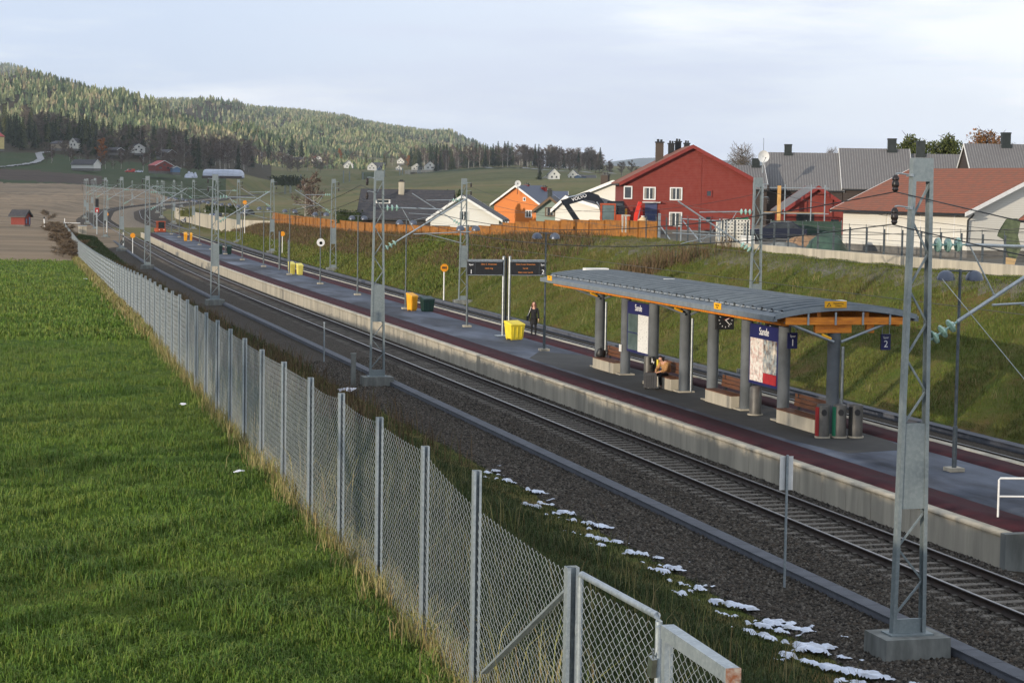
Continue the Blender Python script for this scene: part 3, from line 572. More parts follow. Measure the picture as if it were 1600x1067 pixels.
# ------------------------------------------------------------------ catenary masts
m_mast = pm('mast_steel', srgb(126, 136, 138), srgb(114, 124, 127), 3, .6, .3, c3=srgb(136, 144, 145), sc3=14)
m_brown = pm('brown_insulator', srgb(46, 38, 36), srgb(30, 26, 26), 8, .35)
def make_mast(side):
    """lattice mast; side +1: arm towards +x"""
    t = thing('catenary_mast', None, 'catenary mast', (0, 0, 0), 'lattice catenary masts along the tracks')
    mb = MB(); mb.box((0, 0, -.45), (1.3, .95, .9), 0, .97); mb.build('foundation', concrete_grey, t)
    mb = MB(); mb.bx(-.42, .42, -.22, .22, 0, .03); mb.bx(-.3, .3, -.03, .03, .03, .28); mb.build('base_plate', m_mast, t)
    zT = 8.6; w0, w1 = .29, .16
    for s in (-1, 1):
        mb = MB(); a, b = Vector((s*w0, 0, .03)), Vector((s*w1, 0, zT))
        for dy in (-.075, .075): mb.bar(a+Vector((0, dy, 0)), b+Vector((0, dy, 0)), .07, .012, (0, 1, 0))
        mb.bar(a+Vector((s*.032, 0, 0)), b+Vector((s*.032, 0, 0)), .008, .15, (0, 1, 0)); mb.build('leg', m_mast, t)
    for lo, hi in ((.35, 2.3), (3.8, 8.0)):
        mb = MB(); z = lo; k = 0
        while z < hi:
            z2 = z + .62; f = lambda q: w0+(w1-w0)*q/zT; s = 1 if k % 2 else -1
            mb.bar((s*f(z), 0, z-.015), (-s*f(z2), 0, z2+.015), .035, .03, (0, 1, 0)); z = z2; k += 1
        mb.build('lattice', m_mast, t)
    mb = MB(); mb.box((0, 0, 8.4), (.33, .16, .42)); mb.build('head_plate', m_mast, t)
    for y in (-.062, .05):
        mb = MB(); mb.prism([(-.235, y, 2.3), (.235, y, 2.3), (.205, y, 3.85), (-.205, y, 3.85)], (0, .006, 0)); mb.build('climb_guard', m_mast, t)
    x = side
    def ins(p, q, n):
        mb = MB(); p, q = Vector(p), Vector(q); mb.tube([p, q], .02, 6)
        dn = (q-p).normalized(); L_ = (q-p).length
        for i in range(n):
            c = p + dn*(L_*(i+.7)/(n+.4)); M_ = dn.to_track_quat('Z', 'Y').to_matrix(); vs = []; prof = [(.03, -.05), (.125, -.035), (.135, -.005), (.08, .02), (.04, .06)]
            b = len(mb.v); N = 12
            for r, z in prof:
                for j in range(N): vs.append(c + M_ @ Vector((r*math.cos(2*math.pi*j/N), r*math.sin(2*math.pi*j/N), z)))
            fs = [(i2*N+j, i2*N+(j+1) % N, (i2+1)*N+(j+1) % N, (i2+1)*N+j) for i2 in range(4) for j in range(N)]
            mb.add(vs, fs)
        mb.build('insulator', glass_green, t, True)
    ins((x*.24, 0, 7.06), (x*.92, 0, 7.07), 3); ins((x*.26, 0, 5.34), (x*.80, 0, 5.68), 3)
    for nm, p, q, r in (('top_tube', (x*.92, 0, 7.07), (x*2.75, 0, 7.03), .03), ('diagonal_tube', (x*.80, 0, 5.68), (x*3.78, 0, 7.5), .035), ('brace', (x*1.0, 0, 7.05), (x*1.55, 0, 6.12), .016), ('registration_tube', (x*1.5, .02, 5.98), (x*4.0, .02, 6.1), .022), ('steady_arm', (x*2.1, .03, 5.98), (x*3.6, .03, 5.62), .016)):
        mb = MB(); mb.tube([p, q], r, 7); mb.build(nm, galv, t, True)
    for z in (8.3, 7.72):
        mb = MB(); mb.tube([(-x*.2, 0, z), (-x*.42, 0, z+.03), (-x*.5, 0, z+.02)], .016, 6); mb.bar((-x*.22, .1, z), (-x*.22, -.1, z), .05); mb.build('side_arm', galv, t)
        mb = MB(); mb.lathe((-x*.5, 0, z-.3), [(.03, .3), (.06, .26), (.065, .22), (.05, .2), (.065, .16), (.065, .1), (.05, .08), (.06, .04), (.03, 0)], 10); mb.build('hanging_insulator', m_brown, t, True)
    return t
LM = [33.1, 83.2, 140, 199, 250, 304, 355, 410, 470, 560, 650, 740]
RM = [84.8, 139.9, 195, 243.5, 284, 318, 365, 420, 490, 570, 650, 740]
llab = ['nearest lattice mast on a concrete block, in front of the platform end', 'lattice mast beyond the mesh fence with a white rag at its foot', 'third lattice mast of the near row, opposite the tall yellow bins', 'fourth lattice mast of the near row, opposite the platform tip', 'fifth lattice mast of the near row, where the line starts to bend', 'sixth lattice mast of the near row, beside the signal', 'seventh lattice mast of the near row, by the fence corner']
rlab = ['lattice mast rising behind the middle of the platform canopy roof', 'lattice mast on the bank behind the departure board', 'lattice mast on the right bank beside the wooden fence', 'lattice mast on the right bank just past the double wall posts', 'lattice mast of the right row at the start of the beige wall', 'lattice mast of the right row in front of the beige wall']
tb = {}
m1 = make_mast(1); m2 = make_mast(-1)
for c in bpy.data.objects:
    if c.parent in (m1, m2): tb.setdefault(c.parent.name, []).append(c)
for src, ys, off, labs in ((m1, LM, -3.5, llab), (m2, RM, 14.1, rlab)):
    for i, y in enumerate(ys):
        o = src if i == 0 else copy_tree(src, None, tb)
        x = float(xc(y))+off - (.25 if src is m1 and i == 0 else 0); o.location = (x, y, float(zt(y))); o.rotation_euler = (0, 0, -math.atan(float(xc(y+2)-xc(y-2))/4))
        o['label'] = labs[i] if i < len(labs) else ('slim lattice mast of the near row far along the bend' if src is m1 else 'slim lattice mast of the right row far along the bend')
for px, py, d in [(445.6, 296, 1020), (454, 294, 1060), (470, 292, 1100), (536.5, 292, 1330), (546, 291, 1360), (567, 290, 1420), (595.5, 281, 1480), (600.5, 281, 1500), (624.5, 279.5, 1540), (629, 279.5, 1560), (653, 278, 1600), (656, 278, 1620)]:
    o = copy_tree(m1, None, {}); p = at(px, py, d); o.location = (p.x, p.y, zg(p.x, p.y)); o.rotation_euler = (0, 0, random.uniform(-.5, -.2))
    o['label'] = 'tiny mast far out where the line climbs to the bridge'
    mb_ = MB()
    for s in (-1, 1): mb_.bar((s*.3, 0, -1), (s*.2, 0, 9.5), .3)
    if 'far_mast_mesh' not in globals(): far_mast_mesh = mb_.build('mast_frame', m_mast, o).data
    else:
        q = bpy.data.objects.new('mast_frame', far_mast_mesh); COL.objects.link(q); q.parent = o
mb = MB(); mb.tube([(17.0, 33.05, 6.45), (20.4, 29.2, .9)], .008, 5); tag(mb.build('stay_wire', galv), 'thin stay wire running down to the right from the nearest mast', 'stay wire')
# ------------------------------------------------------------------ overhead wires
m_wire = pm('dark_cable', srgb(40, 42, 44), None, ro=.6, me=.2)
m_cop = pm('contact_wire', srgb(92, 88, 80), None, ro=.5, me=.6)
def wire(name, ys, off, z, sag, r, label, mat, yw=None):
    pts = []
    for a, b in zip(ys[:-1], ys[1:]):
        n = 14 if b < 320 else 5
        for k in range(n):
            f = k/n; y = a+(b-a)*f; pts.append((float(xc(y))+off, y, float(zt(y))+z-sag*4*f*(1-f)*((b-a)/55)**2))
    mb = MB(); mb.tube(pts, r, 5); return tag(mb.build(name, mat, None, True), label, 'overhead wire', 'overhead line wires')
l0 = [-22] + LM[:10]; r0 = [30] + RM[:9]
wire('overhead_wire', l0, -4.25, 8.0, 1.45, .011, 'upper black cable slung along the near row of masts', m_wire)
wire('overhead_wire', l0, -4.3, 7.42, 1.25, .011, 'lower black cable slung along the near row of masts', m_wire)
wire('overhead_wire', l0, .3, 7.5, .9, .0075, 'carrying wire hung above the near track', m_cop)
wire('overhead_wire', l0, .2, 5.6, .03, .0075, 'level contact wire above the near track', m_cop)
wire('overhead_wire', r0, 9.7, 7.5, .9, .0075, 'carrying wire hung above the far track', m_cop)
wire('overhead_wire', r0, 9.8, 5.6, .03, .0075, 'level contact wire above the far track', m_cop)
wire('overhead_wire', r0, 14.6, 8.0, 1.3, .010, 'upper cable slung along the right row of masts', m_wire)
# ------------------------------------------------------------------ lettering
def text(s, loc, size, mat, parent, rot=(math.pi/2, 0, 0), ex=.003, align='CENTER', name='lettering'):
    cu = bpy.data.curves.new(name, 'FONT'); cu.body = s; cu.size = size; cu.extrude = ex; cu.align_x = align; cu.align_y = 'CENTER'; cu.materials.append(mat)
    q = bpy.data.objects.new(name, cu); COL.objects.link(q); bpy.context.view_layer.update()
    me = bpy.data.meshes.new_from_object(q.evaluated_get(bpy.context.evaluated_depsgraph_get())); bpy.data.objects.remove(q)
    o = bpy.data.objects.new(name, me); COL.objects.link(o); o.location = loc; o.rotation_euler = rot
    if parent: o.parent = parent
    return o
m_txt = pm('white_lettering', (.85, .85, .85), None, ro=.5)
m_txtb = pm('black_lettering', (.02, .02, .02), None, ro=.5)
m_blue = pm('dark_blue_sign', srgb(34, 36, 92), srgb(28, 30, 80), 3, .4)
m_yel = pm('yellow_plate', srgb(240, 176, 20), srgb(225, 160, 16), 5, .45)
m_gyel = pm('yellow_plastic', srgb(232, 208, 60), srgb(210, 186, 48), 2.5, .5, 0, .1, 8)
m_org = pm('orange_timber', srgb(232, 146, 42), srgb(208, 122, 30), 3, .55, 0, .12, 20, stretch=(1, 5, 5), c3=srgb(178, 98, 26), sc3=2)
# ------------------------------------------------------------------ canopy
PZ = .57
can = thing('platform_canopy', 'platform shelter with a long curved grey metal roof on orange beams and round steel columns', 'shelter', (25.9, 57, PZ)); CM = Matrix.Translation((-25.9, -57, -PZ))
m_roof = pm('grey_sheet_roof', srgb(98, 106, 112), srgb(86, 94, 100), 3, .55, .3, c3=srgb(78, 86, 92), sc3=.8)
m_edge = pm('pale_roof_edge', srgb(136, 144, 149), srgb(120, 128, 133), 3, .5, .3)
def cpart(mb, nm, mt, sm=False):
    o = mb.build(nm, mt, can, sm); o.data.transform(CM); return o
X0, X1, Y0, Y1 = 23.62, 28.28, 56.6, 82.1
def rz_(x): f = (x-25.95)/2.33; return 4.50 - .27*f*f
xs = np.linspace(X0, X1, 15); mb = MB()
for i in range(14):
    a, b = xs[i], xs[i+1]; za, zb = rz_(a), rz_(b)
    mb.add([(a, Y0, za), (b, Y0, zb), (b, Y1, zb), (a, Y1, za), (a, Y0, za-.06), (b, Y0, zb-.06), (b, Y1, zb-.06), (a, Y1, za-.06)], [(0, 1, 2, 3), (7, 6, 5, 4), (0, 4, 5, 1), (2, 6, 7, 3)] + ([(0, 3, 7, 4)] if i == 0 else []) + ([(1, 5, 6, 2)] if i == 13 else []))
y = Y0+.3
while y < Y1:
    for i in range(1, 13):
        a, b = xs[i], xs[i+1]; mb.add([(a, y-.13, rz_(a)+.001), (b, y-.13, rz_(b)+.001), (b, y-.08, rz_(b)+.11), (a, y-.08, rz_(a)+.11), (a, y+.08, rz_(a)+.11), (b, y+.08, rz_(b)+.11), (b, y+.13, rz_(b)+.001), (a, y+.13, rz_(a)+.001)], [(0, 1, 2, 3), (3, 2, 5, 4), (4, 5, 6, 7)])
    y += .78
cpart(mb, 'roof_sheet', m_roof)
mb = MB()
for i in range(14):
    a, b = xs[i], xs[i+1]; mb.prism([(a, Y0-.035, rz_(a)-.09), (b, Y0-.035, rz_(b)-.09), (b, Y0-.035, rz_(b)+.07), (a, Y0-.035, rz_(a)+.07)], (0, .03, 0))
cpart(mb, 'end_trim', m_edge)
for x, s in ((X0, -1), (X1, 1)):
    mb = MB(); mb.bx(x-.06, x+.06, Y0, Y1, rz_(x)-.15, rz_(x)-.063); mb.bx(x+s*.06-.015, x+s*.06+.015, Y0, Y1, rz_(x)-.16, rz_(x)+.005); cpart(mb, 'gutter', m_edge)
mb = MB(); y = Y0+.25
while y < Y1: mb.box((X0+.33, y, rz_(X0+.33)+.04), (.035, .3, .035)); y += .46
cpart(mb, 'snow_guard', pm('snow_guard_steel', srgb(196, 200, 202), srgb(160, 166, 170), 10, .4, .5))
for x in (X0+.5, 25.15, 26.75, X1-.5):
    mb = MB(); mb.bx(x-.06, x+.06, Y0+.25, Y1-.25, rz_(x)-(.42 if abs(x-25.95) > 1.5 else .3), rz_(x)-.12); cpart(mb, 'purlin', m_org)
for k in range(9):
    y = 56.95 + k*3.36
    if y > Y1: break
    mb = MB(); mb.prism([(23.95, y-.06, 4.13), (24.6, y-.06, 3.98), (27.3, y-.06, 3.98), (27.95, y-.06, 4.13), (27.95, y-.06, 4.2), (23.95, y-.06, 4.2)], (0, .12, 0)); cpart(mb, 'cross_beam', m_org)
mb = MB(); mb.bx(25.0, 26.2, 56.75, 56.88, 3.72, 4.0); mb.bx(26.7, 26.95, 56.75, 56.88, 3.72, 4.0); cpart(mb, 'end_beam', m_org)
mb = MB(); mb.bx(X0+.35, X1-.35, 56.62, 56.74, 3.98, 4.2); cpart(mb, 'fascia_beam', m_org)
for x in (24.7, 25.6, 26.5, 27.4):
    mb = MB(); mb.bx(x-.03, x+.03, 56.595, 56.615, 3.97, 4.36); cpart(mb, 'bracket', galv)
m_col = pm('grey_column_paint', srgb(98, 103, 107), srgb(88, 92, 96), 1.4, .75, 0, c3=srgb(80, 84, 86), sc3=.7, spec=.25)
CY = [56.95, 60.8, 64.05, 67.25, 70.15, 73.65, 77.05, 80.5]
for i, y in enumerate(CY):
    mb = MB(); mb.lathe((25.72, y, PZ), [(.2, 0), (.2, 3.42)], 18); cpart(mb, 'column', m_col, True)
    mb = MB(); mb.box((25.72, y, PZ+.02), (.62, .62, .05)); cpart(mb, 'column_base', concrete)
for y in (56.95, 70.15, 80.5):
    for s in (-1, 1):
        mb = MB(); mb.tube([(25.72+s*.12, y-.24, 3.45), (25.72+s*1.75, y-.24, 4.06)], .045, 8); cpart(mb, 'strut', galv, True)
    mb = MB(); mb.tube([(25.9, y-.26, PZ), (25.9, y-.26, 3.3)], .055, 10); cpart(mb, 'downpipe', steel, True)
    mb = MB(); mb.tube([(25.5, y-.24, 3.54), (25.2, y-.24, 3.665)], .05, 8); cpart(mb, 'yellow_sleeve', m_yel, True)
for i in range(6):
    y = 58.6+i*4.4; mb = MB(); mb.tube([(24.3, y, 3.98), (24.3, y+1.2, 3.98)], .05, 8); cpart(mb, 'lamp_tube', white, True)
mb = MB(); mb.bx(25.3, 26.3, 81.2, 81.7, 4.53, 4.66); mb.bx(25.9, 26.3, 73, 73.3, 4.52, 4.6); mb.bx(27.0, 27.5, 60, 60.4, 4.44, 4.52); cpart(mb, 'roof_vent', white)
# things hanging from or mounted on the canopy
def warn(x, y, z, w, h, rz, label, words, tri):
    t = thing('warning_sign', label, 'warning sign', (x, y, z), None, rz); mb = MB(); mb.bx(-w/2, w/2, 0, .015, 0, h); mb.build('plate', m_yel, t)
    if tri:
        mb = MB(); mb.prism([(-w*.42, -.006, h*.2), (-w*.2, -.006, h*.2), (-w*.31, -.006, h*.8)], (0, .004, 0)); mb.build('symbol', m_txtb, t)
        mb = MB(); mb.prism([(-w*.37, -.008, h*.27), (-w*.25, -.008, h*.27), (-w*.31, -.008, h*.62)], (0, .003, 0)); mb.build('symbol_field', m_yel, t)
    for i, q in enumerate(words): text(q, (w*.12 if tri else 0, -.004, h*(.68-.38*i)), h*.32, m_txtb, t)
    return t
warn(25.55, 56.52, 4.5, .72, .2, 0, 'wide yellow warning plate on the near end of the canopy roof', ['Høyspenning', 'Livsfare'], True)
warn(X0-.1, 61.2, 4.17, .62, .2, -math.pi/2, 'small yellow plate on the long roof edge near the near end of the canopy', ['Høyspenning', 'Livsfare'], False)
warn(X0-.1, 80.6, 4.17, .62, .2, -math.pi/2, 'small yellow plate on the roof edge at the far tip of the canopy', ['Livsfare'], False)
for n, x, y, lab in (('1', 24.92, 58.3, 'blue hanging sign with the number 1 under the canopy'), ('2', 27.75, 57.6, 'blue hanging sign with the number 2 under the right side of the canopy')):
    t = thing('track_sign', lab, 'platform sign', (x, y, 3.12)); mb = MB(); mb.bx(-.16, .16, -.03, .03, 0, .5); mb.build('panel', m_blue, t)
    mb = MB(); mb.bx(-.13, -.11, -.01, .01, .5, 1.0); mb.bx(.11, .13, -.01, .01, .5, 1.0); mb.build('hanger', galv, t); text('Spor', (0, -.034, .39), .1, m_txt, t); text(n, (0, -.034, .18), .3, m_txt, t)
def clock(x, y, lab):
    t = thing('platform_clock', lab, 'clock', (x, y, 3.1)); mb = MB(); mb.bx(-.32, .32, -.09, .09, 0, .66); mb.build('case', black, t)
    mb = MB()
    for k in range(12):
        a = k*math.pi/6; c = Vector((math.sin(a)*.24, -.096, .33+math.cos(a)*.24)); dr = Vector((math.sin(a), 0, math.cos(a))); mb.bar(c-dr*.025, c+dr*.025, .018, .006, (0, 1, 0))
    mb.build('hour_marks', m_txt, t); mb = MB(); mb.bar((0, -.1, .33), (.17, -.1, .16), .022, .006, (0, 1, 0)); mb.build('minute_hand', m_txt, t)
    mb = MB(); mb.bar((-.02, -.104, .33), (.13, -.104, .40), .026, .006, (0, 1, 0)); mb.build('hour_hand', m_txt, t); mb = MB(); mb.bar((-.06, -.108, .35), (.15, -.108, .42), .01, .004, (0, 1, 0)); mb.build('second_hand', pm('clock_red', srgb(200, 60, 50)), t)
    mb = MB(); mb.bx(-.05, .05, -.05, .05, .66, .95); mb.build('bracket', galv_dark, t); return t
clock(26.02, 66.95, 'square black platform clock with white marks, hanging by the fourth column')
clock(26.0, 62.3, 'square black clock half hidden behind the nearest information board')
m_post1 = pm('printed_map', srgb(226, 222, 214), srgb(170, 166, 160), 6, .5, lo=.5, hi=.62, c3=srgb(196, 150, 140), sc3=9)
m_post2 = pm('printed_timetable', srgb(222, 222, 218), srgb(60, 60, 62), 14, .5, lo=.58, hi=.66, stretch=(1, .5, 3))
m_post3 = pm('photo_poster', srgb(150, 168, 176), srgb(96, 72, 60), 7, .5, c3=srgb(226, 214, 196), sc3=4)
m_post4 = pm('red_poster_strip', srgb(176, 44, 48), srgb(150, 36, 40), 9, .5)
m_gl = pm('grey_glass', srgb(96, 112, 112), srgb(76, 92, 92), 2, .12, spec=.7)
def infob(y0, y1, lab, kind):
    t = thing('information_board', lab, 'information board', (25.72, (y0+y1)/2, PZ)); w = (y1-y0)/2; x = -.06
    mb = MB(); mb.bx(-.05, .05, -w, w, .98, 2.98); mb.build('frame', m_blue, t)
    R3 = (math.pi/2, 0, -math.pi/2); text('Sande', (x+.005, 0, 2.76), .36, m_txt, t, R3)
    if kind == 0:
        mb = MB(); mb.bx(x-.012, x+.008, .02, w-.16, 1.78, 2.5); mb.bx(x-.012, x+.008, .02, w-.16, 1.08, 1.74); mb.build('glass', m_gl, t)
        mb = MB(); mb.bx(x-.012, x+.008, -w+.14, -.02, 1.06, 2.52); mb.build('timetable', m_post2, t)
    else:
        mb = MB(); mb.bx(x-.012, x+.008, .02, w-.14, 1.08, 2.52); mb.build('map', m_post1, t)
        mb = MB(); mb.bx(x-.012, x+.008, -w+.14, -.03, 1.42, 2.52); mb.build('poster', m_post3, t); mb = MB(); mb.bx(x-.012, x+.008, -w+.14, -.03, 1.07, 1.41); mb.build('poster_strip', m_post4, t)
    return t
infob(74.0, 76.75, 'tall blue information board with white timetable, further along the platform', 0)
infob(61.15, 63.7, 'tall blue information board with a map and a red-footed poster, nearest', 1)
m_slat = pm('brown_bench_slats', srgb(110, 72, 50), srgb(84, 54, 38), 4, .6, stretch=(1, .3, 8))
def bench(y0, y1, lab):
    t = thing('platform_bench', lab, 'bench', (25.65, y0, PZ), 'benches between the canopy columns'); l = y1-y0
    mb = MB(); mb.bx(-.32, -.02, 0, l, 0, .42); mb.bx(.02, .32, 0, l, 0, .42); mb.build('plinth', concrete, t)
    mb = MB()
    for i in range(4): mb.bx(-.34+i*.13, -.24+i*.13, .02, l-.02, .422, .46)
    mb.build('seat', m_slat, t); mb = MB()
    for i in range(3): mb.bx(.28+i*.015, .32+i*.015, .02, l-.02, .54+i*.14, .66+i*.14)
    mb.build('backrest', m_slat, t)
    mb = MB()
    for q in (.3, l-.3): mb.bx(.3, .38, q-.03, q+.03, .1, .95)
    mb.build('back_support', dark_metal, t); return t
for a, b, l in ((77.4, 80.15, 'concrete and timber bench under the far canopy end, holding a black bag'), (70.5, 73.2, 'concrete and timber bench where the person in the tan jacket sits'), (64.4, 66.9, 'concrete and timber bench just past the clock, empty'), (57.4, 60.4, 'concrete and timber bench behind the three litter bins')): bench(a, b, l)
m_bin = pm('dark_steel_bin', srgb(98, 96, 92), srgb(80, 78, 75), 4, .5, .25)
m_binr = pm('red_bin_door', srgb(140, 32, 32)); m_bing = pm('green_bin_door', srgb(24, 104, 78))
for x, y, m_, lab in ((25.15, 56.35, m_binr, 'cylindrical steel litter bin with a red side strip'), (25.68, 56.3, m_bing, 'cylindrical steel litter bin with a green side strip'), (26.2, 56.25, dark_metal, 'cylindrical steel litter bin without a coloured strip')):
    t = thing('litter_bin', lab, 'litter bin', (x, y, PZ), 'three litter bins at the canopy end', R(-22)); mb = MB(); mb.lathe((0, 0, .05), [(.2, 0), (.2, .9), (.19, .95), (.1, .98)], 20); mb.build('body', m_bin, t, True)
    mb = MB(); mb.lathe((0, 0, 0), [(.24, 0), (.24, .05)], 16); mb.build('base', concrete, t)
    mb = MB(); mb.box((-.2*math.cos(.55), -.2*math.sin(.55), .5), (.05, .15, .88), .55); mb.build('side_strip', m_, t)
    mb = MB(); vs = [(.085*math.cos(2*math.pi*k/14)+.03, -.205, .78+.1*math.sin(2*math.pi*k/14)) for k in range(14)]; mb.prism(vs, (0, .03, 0)); mb.build('opening', black, t)
t = thing('litter_bin', 'dark cylindrical bin standing under the nearest information board', 'litter bin', (25.45, 62.5, PZ)); mb = MB(); mb.lathe((0, 0, 0), [(.2, 0), (.2, .9), (.16, .95)], 18); mb.build('body', m_bin, t, True); mb = MB(); mb.lathe((0, 0, 0), [(.26, 0), (.26, .04)], 16); mb.build('base', concrete, t)
t = thing('ticket_pillar', 'dark steel pillar with a small black white-marked panel beside a yellow post', 'ticket pillar', (25.4, 73.3, PZ)); mb = MB(); mb.lathe((0, 0, 0), [(.17, 0), (.17, 1.0), (.15, 1.05)], 16); mb.build('body', m_bin, t, True)
mb = MB(); mb.bx(-.02, .26, -.2, -.17, .74, 1.02); mb.build('panel', black, t); mb = MB(); mb.bx(.06, .1, -.206, -.2, .82, .95); mb.bx(.1, .17, -.206, -.2, .84, .87); mb.bx(.13, .16, -.206, -.2, .78, .85); mb.bx(.06, .09, -.206, -.2, .96, .99); mb.build('symbol', m_txt, t)
mb = MB(); mb.lathe((0, 0, 0), [(.21, 0), (.21, .03)], 16); mb.build('base', concrete, t)
t = thing('yellow_post', 'slim yellow post beside the dark ticket pillar', 'post', (25.66, 72.95, PZ)); mb = MB(); mb.tube([(0, 0, 0), (0, 0, .95)], .045, 10); mb.build('pole', m_gyel, t, True); mb = MB(); mb.lathe((0, 0, 0), [(.09, 0), (.09, .02)], 10); mb.build('foot', dark_metal, t)
t = thing('backpack', 'black bag lying on the far bench', 'bag', (25.6, 79.9, PZ+.46)); mb = MB(); mb.lathe((0, 0, 0), [(.16, 0), (.2, .06), (.19, .22), (.14, .33), (.06, .36)], 14, .75); mb.build('body', black, t, True); mb = MB(); mb.lathe((-.14, 0, .03), [(.07, 0), (.09, .05), (.08, .16), (.04, .19)], 10); mb.build('pocket', black, t, True); mb = MB(); mb.tube([(0, -.05, .35), (0, -.03, .41), (0, .03, .41), (0, .05, .35)], .012, 6); mb.build('handle', black, t, True)
mb = MB(); mb.bx(25.48, 25.52, 76.93, 77.17, 1.5, 1.78); tag(mb.build('notice_plate', white), 'small white notice fixed to a column of the canopy', 'notice')
# ------------------------------------------------------------------ departure board, lamps, bins, signs on the platform
t = thing('departure_board', 'twin-column departure display with black panels numbered 1 and 2', 'departure board', (26.3, 97.8, PZ))
for x in (-.16, .16):
    mb = MB(); mb.lathe((x, 0, 0), [(.075, 0), (.075, 3.98), (.05, 4.0)], 14); mb.build('column', steel, t, True)
mb = MB(); mb.bx(-.04, .04, .02, .08, .2, 3.9); mb.build('web', dark_metal, t); mb = MB(); mb.bx(-.5, .5, -.3, .3, 0, .04); mb.build('base_plate', galv, t)
m_led = pm('orange_display_text', srgb(190, 120, 60)); m_led.node_tree.nodes['Principled BSDF'].inputs['Emission Color'].default_value = c4(srgb(220, 130, 60)); m_led.node_tree.nodes['Principled BSDF'].inputs['Emission Strength'].default_value = .25
for s, n in ((-1, '1'), (1, '2')):
    a, b = sorted((s*.26, s*2.02)); mb = MB(); mb.bx(a, b, -.12, .12, 3.08, 3.72); mb.build('display', black, t)
    mb = MB(); mb.bx(a-.02, b+.02, -.14, .14, 3.72, 3.83); mb.bx(a-.02, b+.02, -.13, .13, 3.04, 3.08); mb.build('housing', steel, t)
    e = s*1.86; text(n, (e, -.124, 3.22), .3, m_txt, t); text('Spor', (e, -.124, 3.58), .13, m_txt, t); mb = MB(); mb.bx(s*1.66-.008, s*1.66+.008, -.126, -.12, 3.08, 3.72); mb.build('divider', galv_dark, t)
    for i, q in enumerate(['Oslo S  Drammen', 'neste tog'] if s < 0 else ['Oslo S over Drammen', 'Larvik', 'Skien over Larvik']): text(q, (s*.95, -.124, 3.6-.2*i), .11, m_led, t)
def make_lamp():
    t = thing('platform_lamp', None, 'street lamp', (0, 0, 0), 'twin-headed lamps along the platform')
    mb = MB(); mb.box((0, 0, .05), (.42, .42, .1)); mb.build('base', concrete, t)
    mb = MB(); mb.tube([(0, 0, .1), (0, 0, 1.2), (0, 0, 1.22), (0, 0, 5.42)], [.065, .065, .045, .04], 10); mb.build('pole', galv_dark, t, True)
    mb = MB(); mb.tube([(-.42, 0, 5.38), (.42, 0, 5.38)], .022, 6); mb.build('arm', galv_dark, t, True)
    for s in (-.42, .42):
        mb = MB(); mb.lathe((s, 0, 5.13), [(.24, 0), (.235, .06), (.2, .16), (.13, .23), (.05, .26)], 18); h = mb.build('lamp_head', pm('lamp_shade', srgb(92, 98, 110), srgb(80, 86, 98), 3, .35, .4) if 'm_shade' not in globals() else m_shade, t, True); globals()['m_shade'] = h.data.materials[0]
        mb = MB(); mb.lathe((s, 0, 5.10), [(.06, 0), (.2, .02), (.2, .03)], 14); mb.build('diffuser', white, h, True)
    return t
lamp0 = make_lamp(); tb2 = {}
for c in bpy.data.objects:
    if c.parent: tb2.setdefault(c.parent.name, []).append(c)
LP = [(48.95, 'twin-headed lamp post nearest the platform end, behind the nearest mast'), (88.75, 'twin-headed lamp post between the walking person and the canopy'), (104.3, 'twin-headed lamp post at the left edge of the departure board'), (119.8, 'twin-headed lamp post by the yellow and green grit bins'), (135.3, 'twin-headed lamp post seen beside the second lattice mast'), (150.4, 'twin-headed lamp post carrying a round white mirror'), (166, 'twin-headed lamp post behind the pair of pale yellow bins'), (182, 'twin-headed lamp post beyond the pale yellow bins, by two dark columns'), (198, 'slim lamp post on the far platform, second past the pale yellow bins'), (214, 'slim lamp post behind the dark green bins'), (230, 'slim lamp post on the far platform, next beyond the green bins'), (246, 'slim lamp post on the far platform, before the last yellow bins'), (262, 'slim lamp post behind the last yellow bins'), (280, 'slim lamp post near the tip of the platform'), (296, 'slim lamp post at the very tip of the platform by the orange loader')]
for i, (y, lab) in enumerate(LP):
    o = lamp0 if i == 0 else copy_tree(lamp0, None, tb2); o.location = (float(xc(y))+5.4+(.2 if y > 100 else 0), y, PZ); o['label'] = lab
t = thing('platform_mirror', 'round white-rimmed mirror on the sixth lamp post', 'mirror', (float(xc(150))+5.6, 150.3, 3.7)); mb = MB(); mb.prism([(.3*math.cos(a), 0, .3*math.sin(a)) for a in np.linspace(0, 2*math.pi, 18, False)], (0, -.06, 0)); mb.build('rim', white, t); mb = MB(); mb.prism([(.12*math.cos(a), -.062, .12*math.sin(a)-.04) for a in np.linspace(0, 2*math.pi, 16, False)], (0, -.01, 0)); mb.build('glass', pm('mirror_glass', (.05, .05, .055), None, ro=.05, me=1), t)
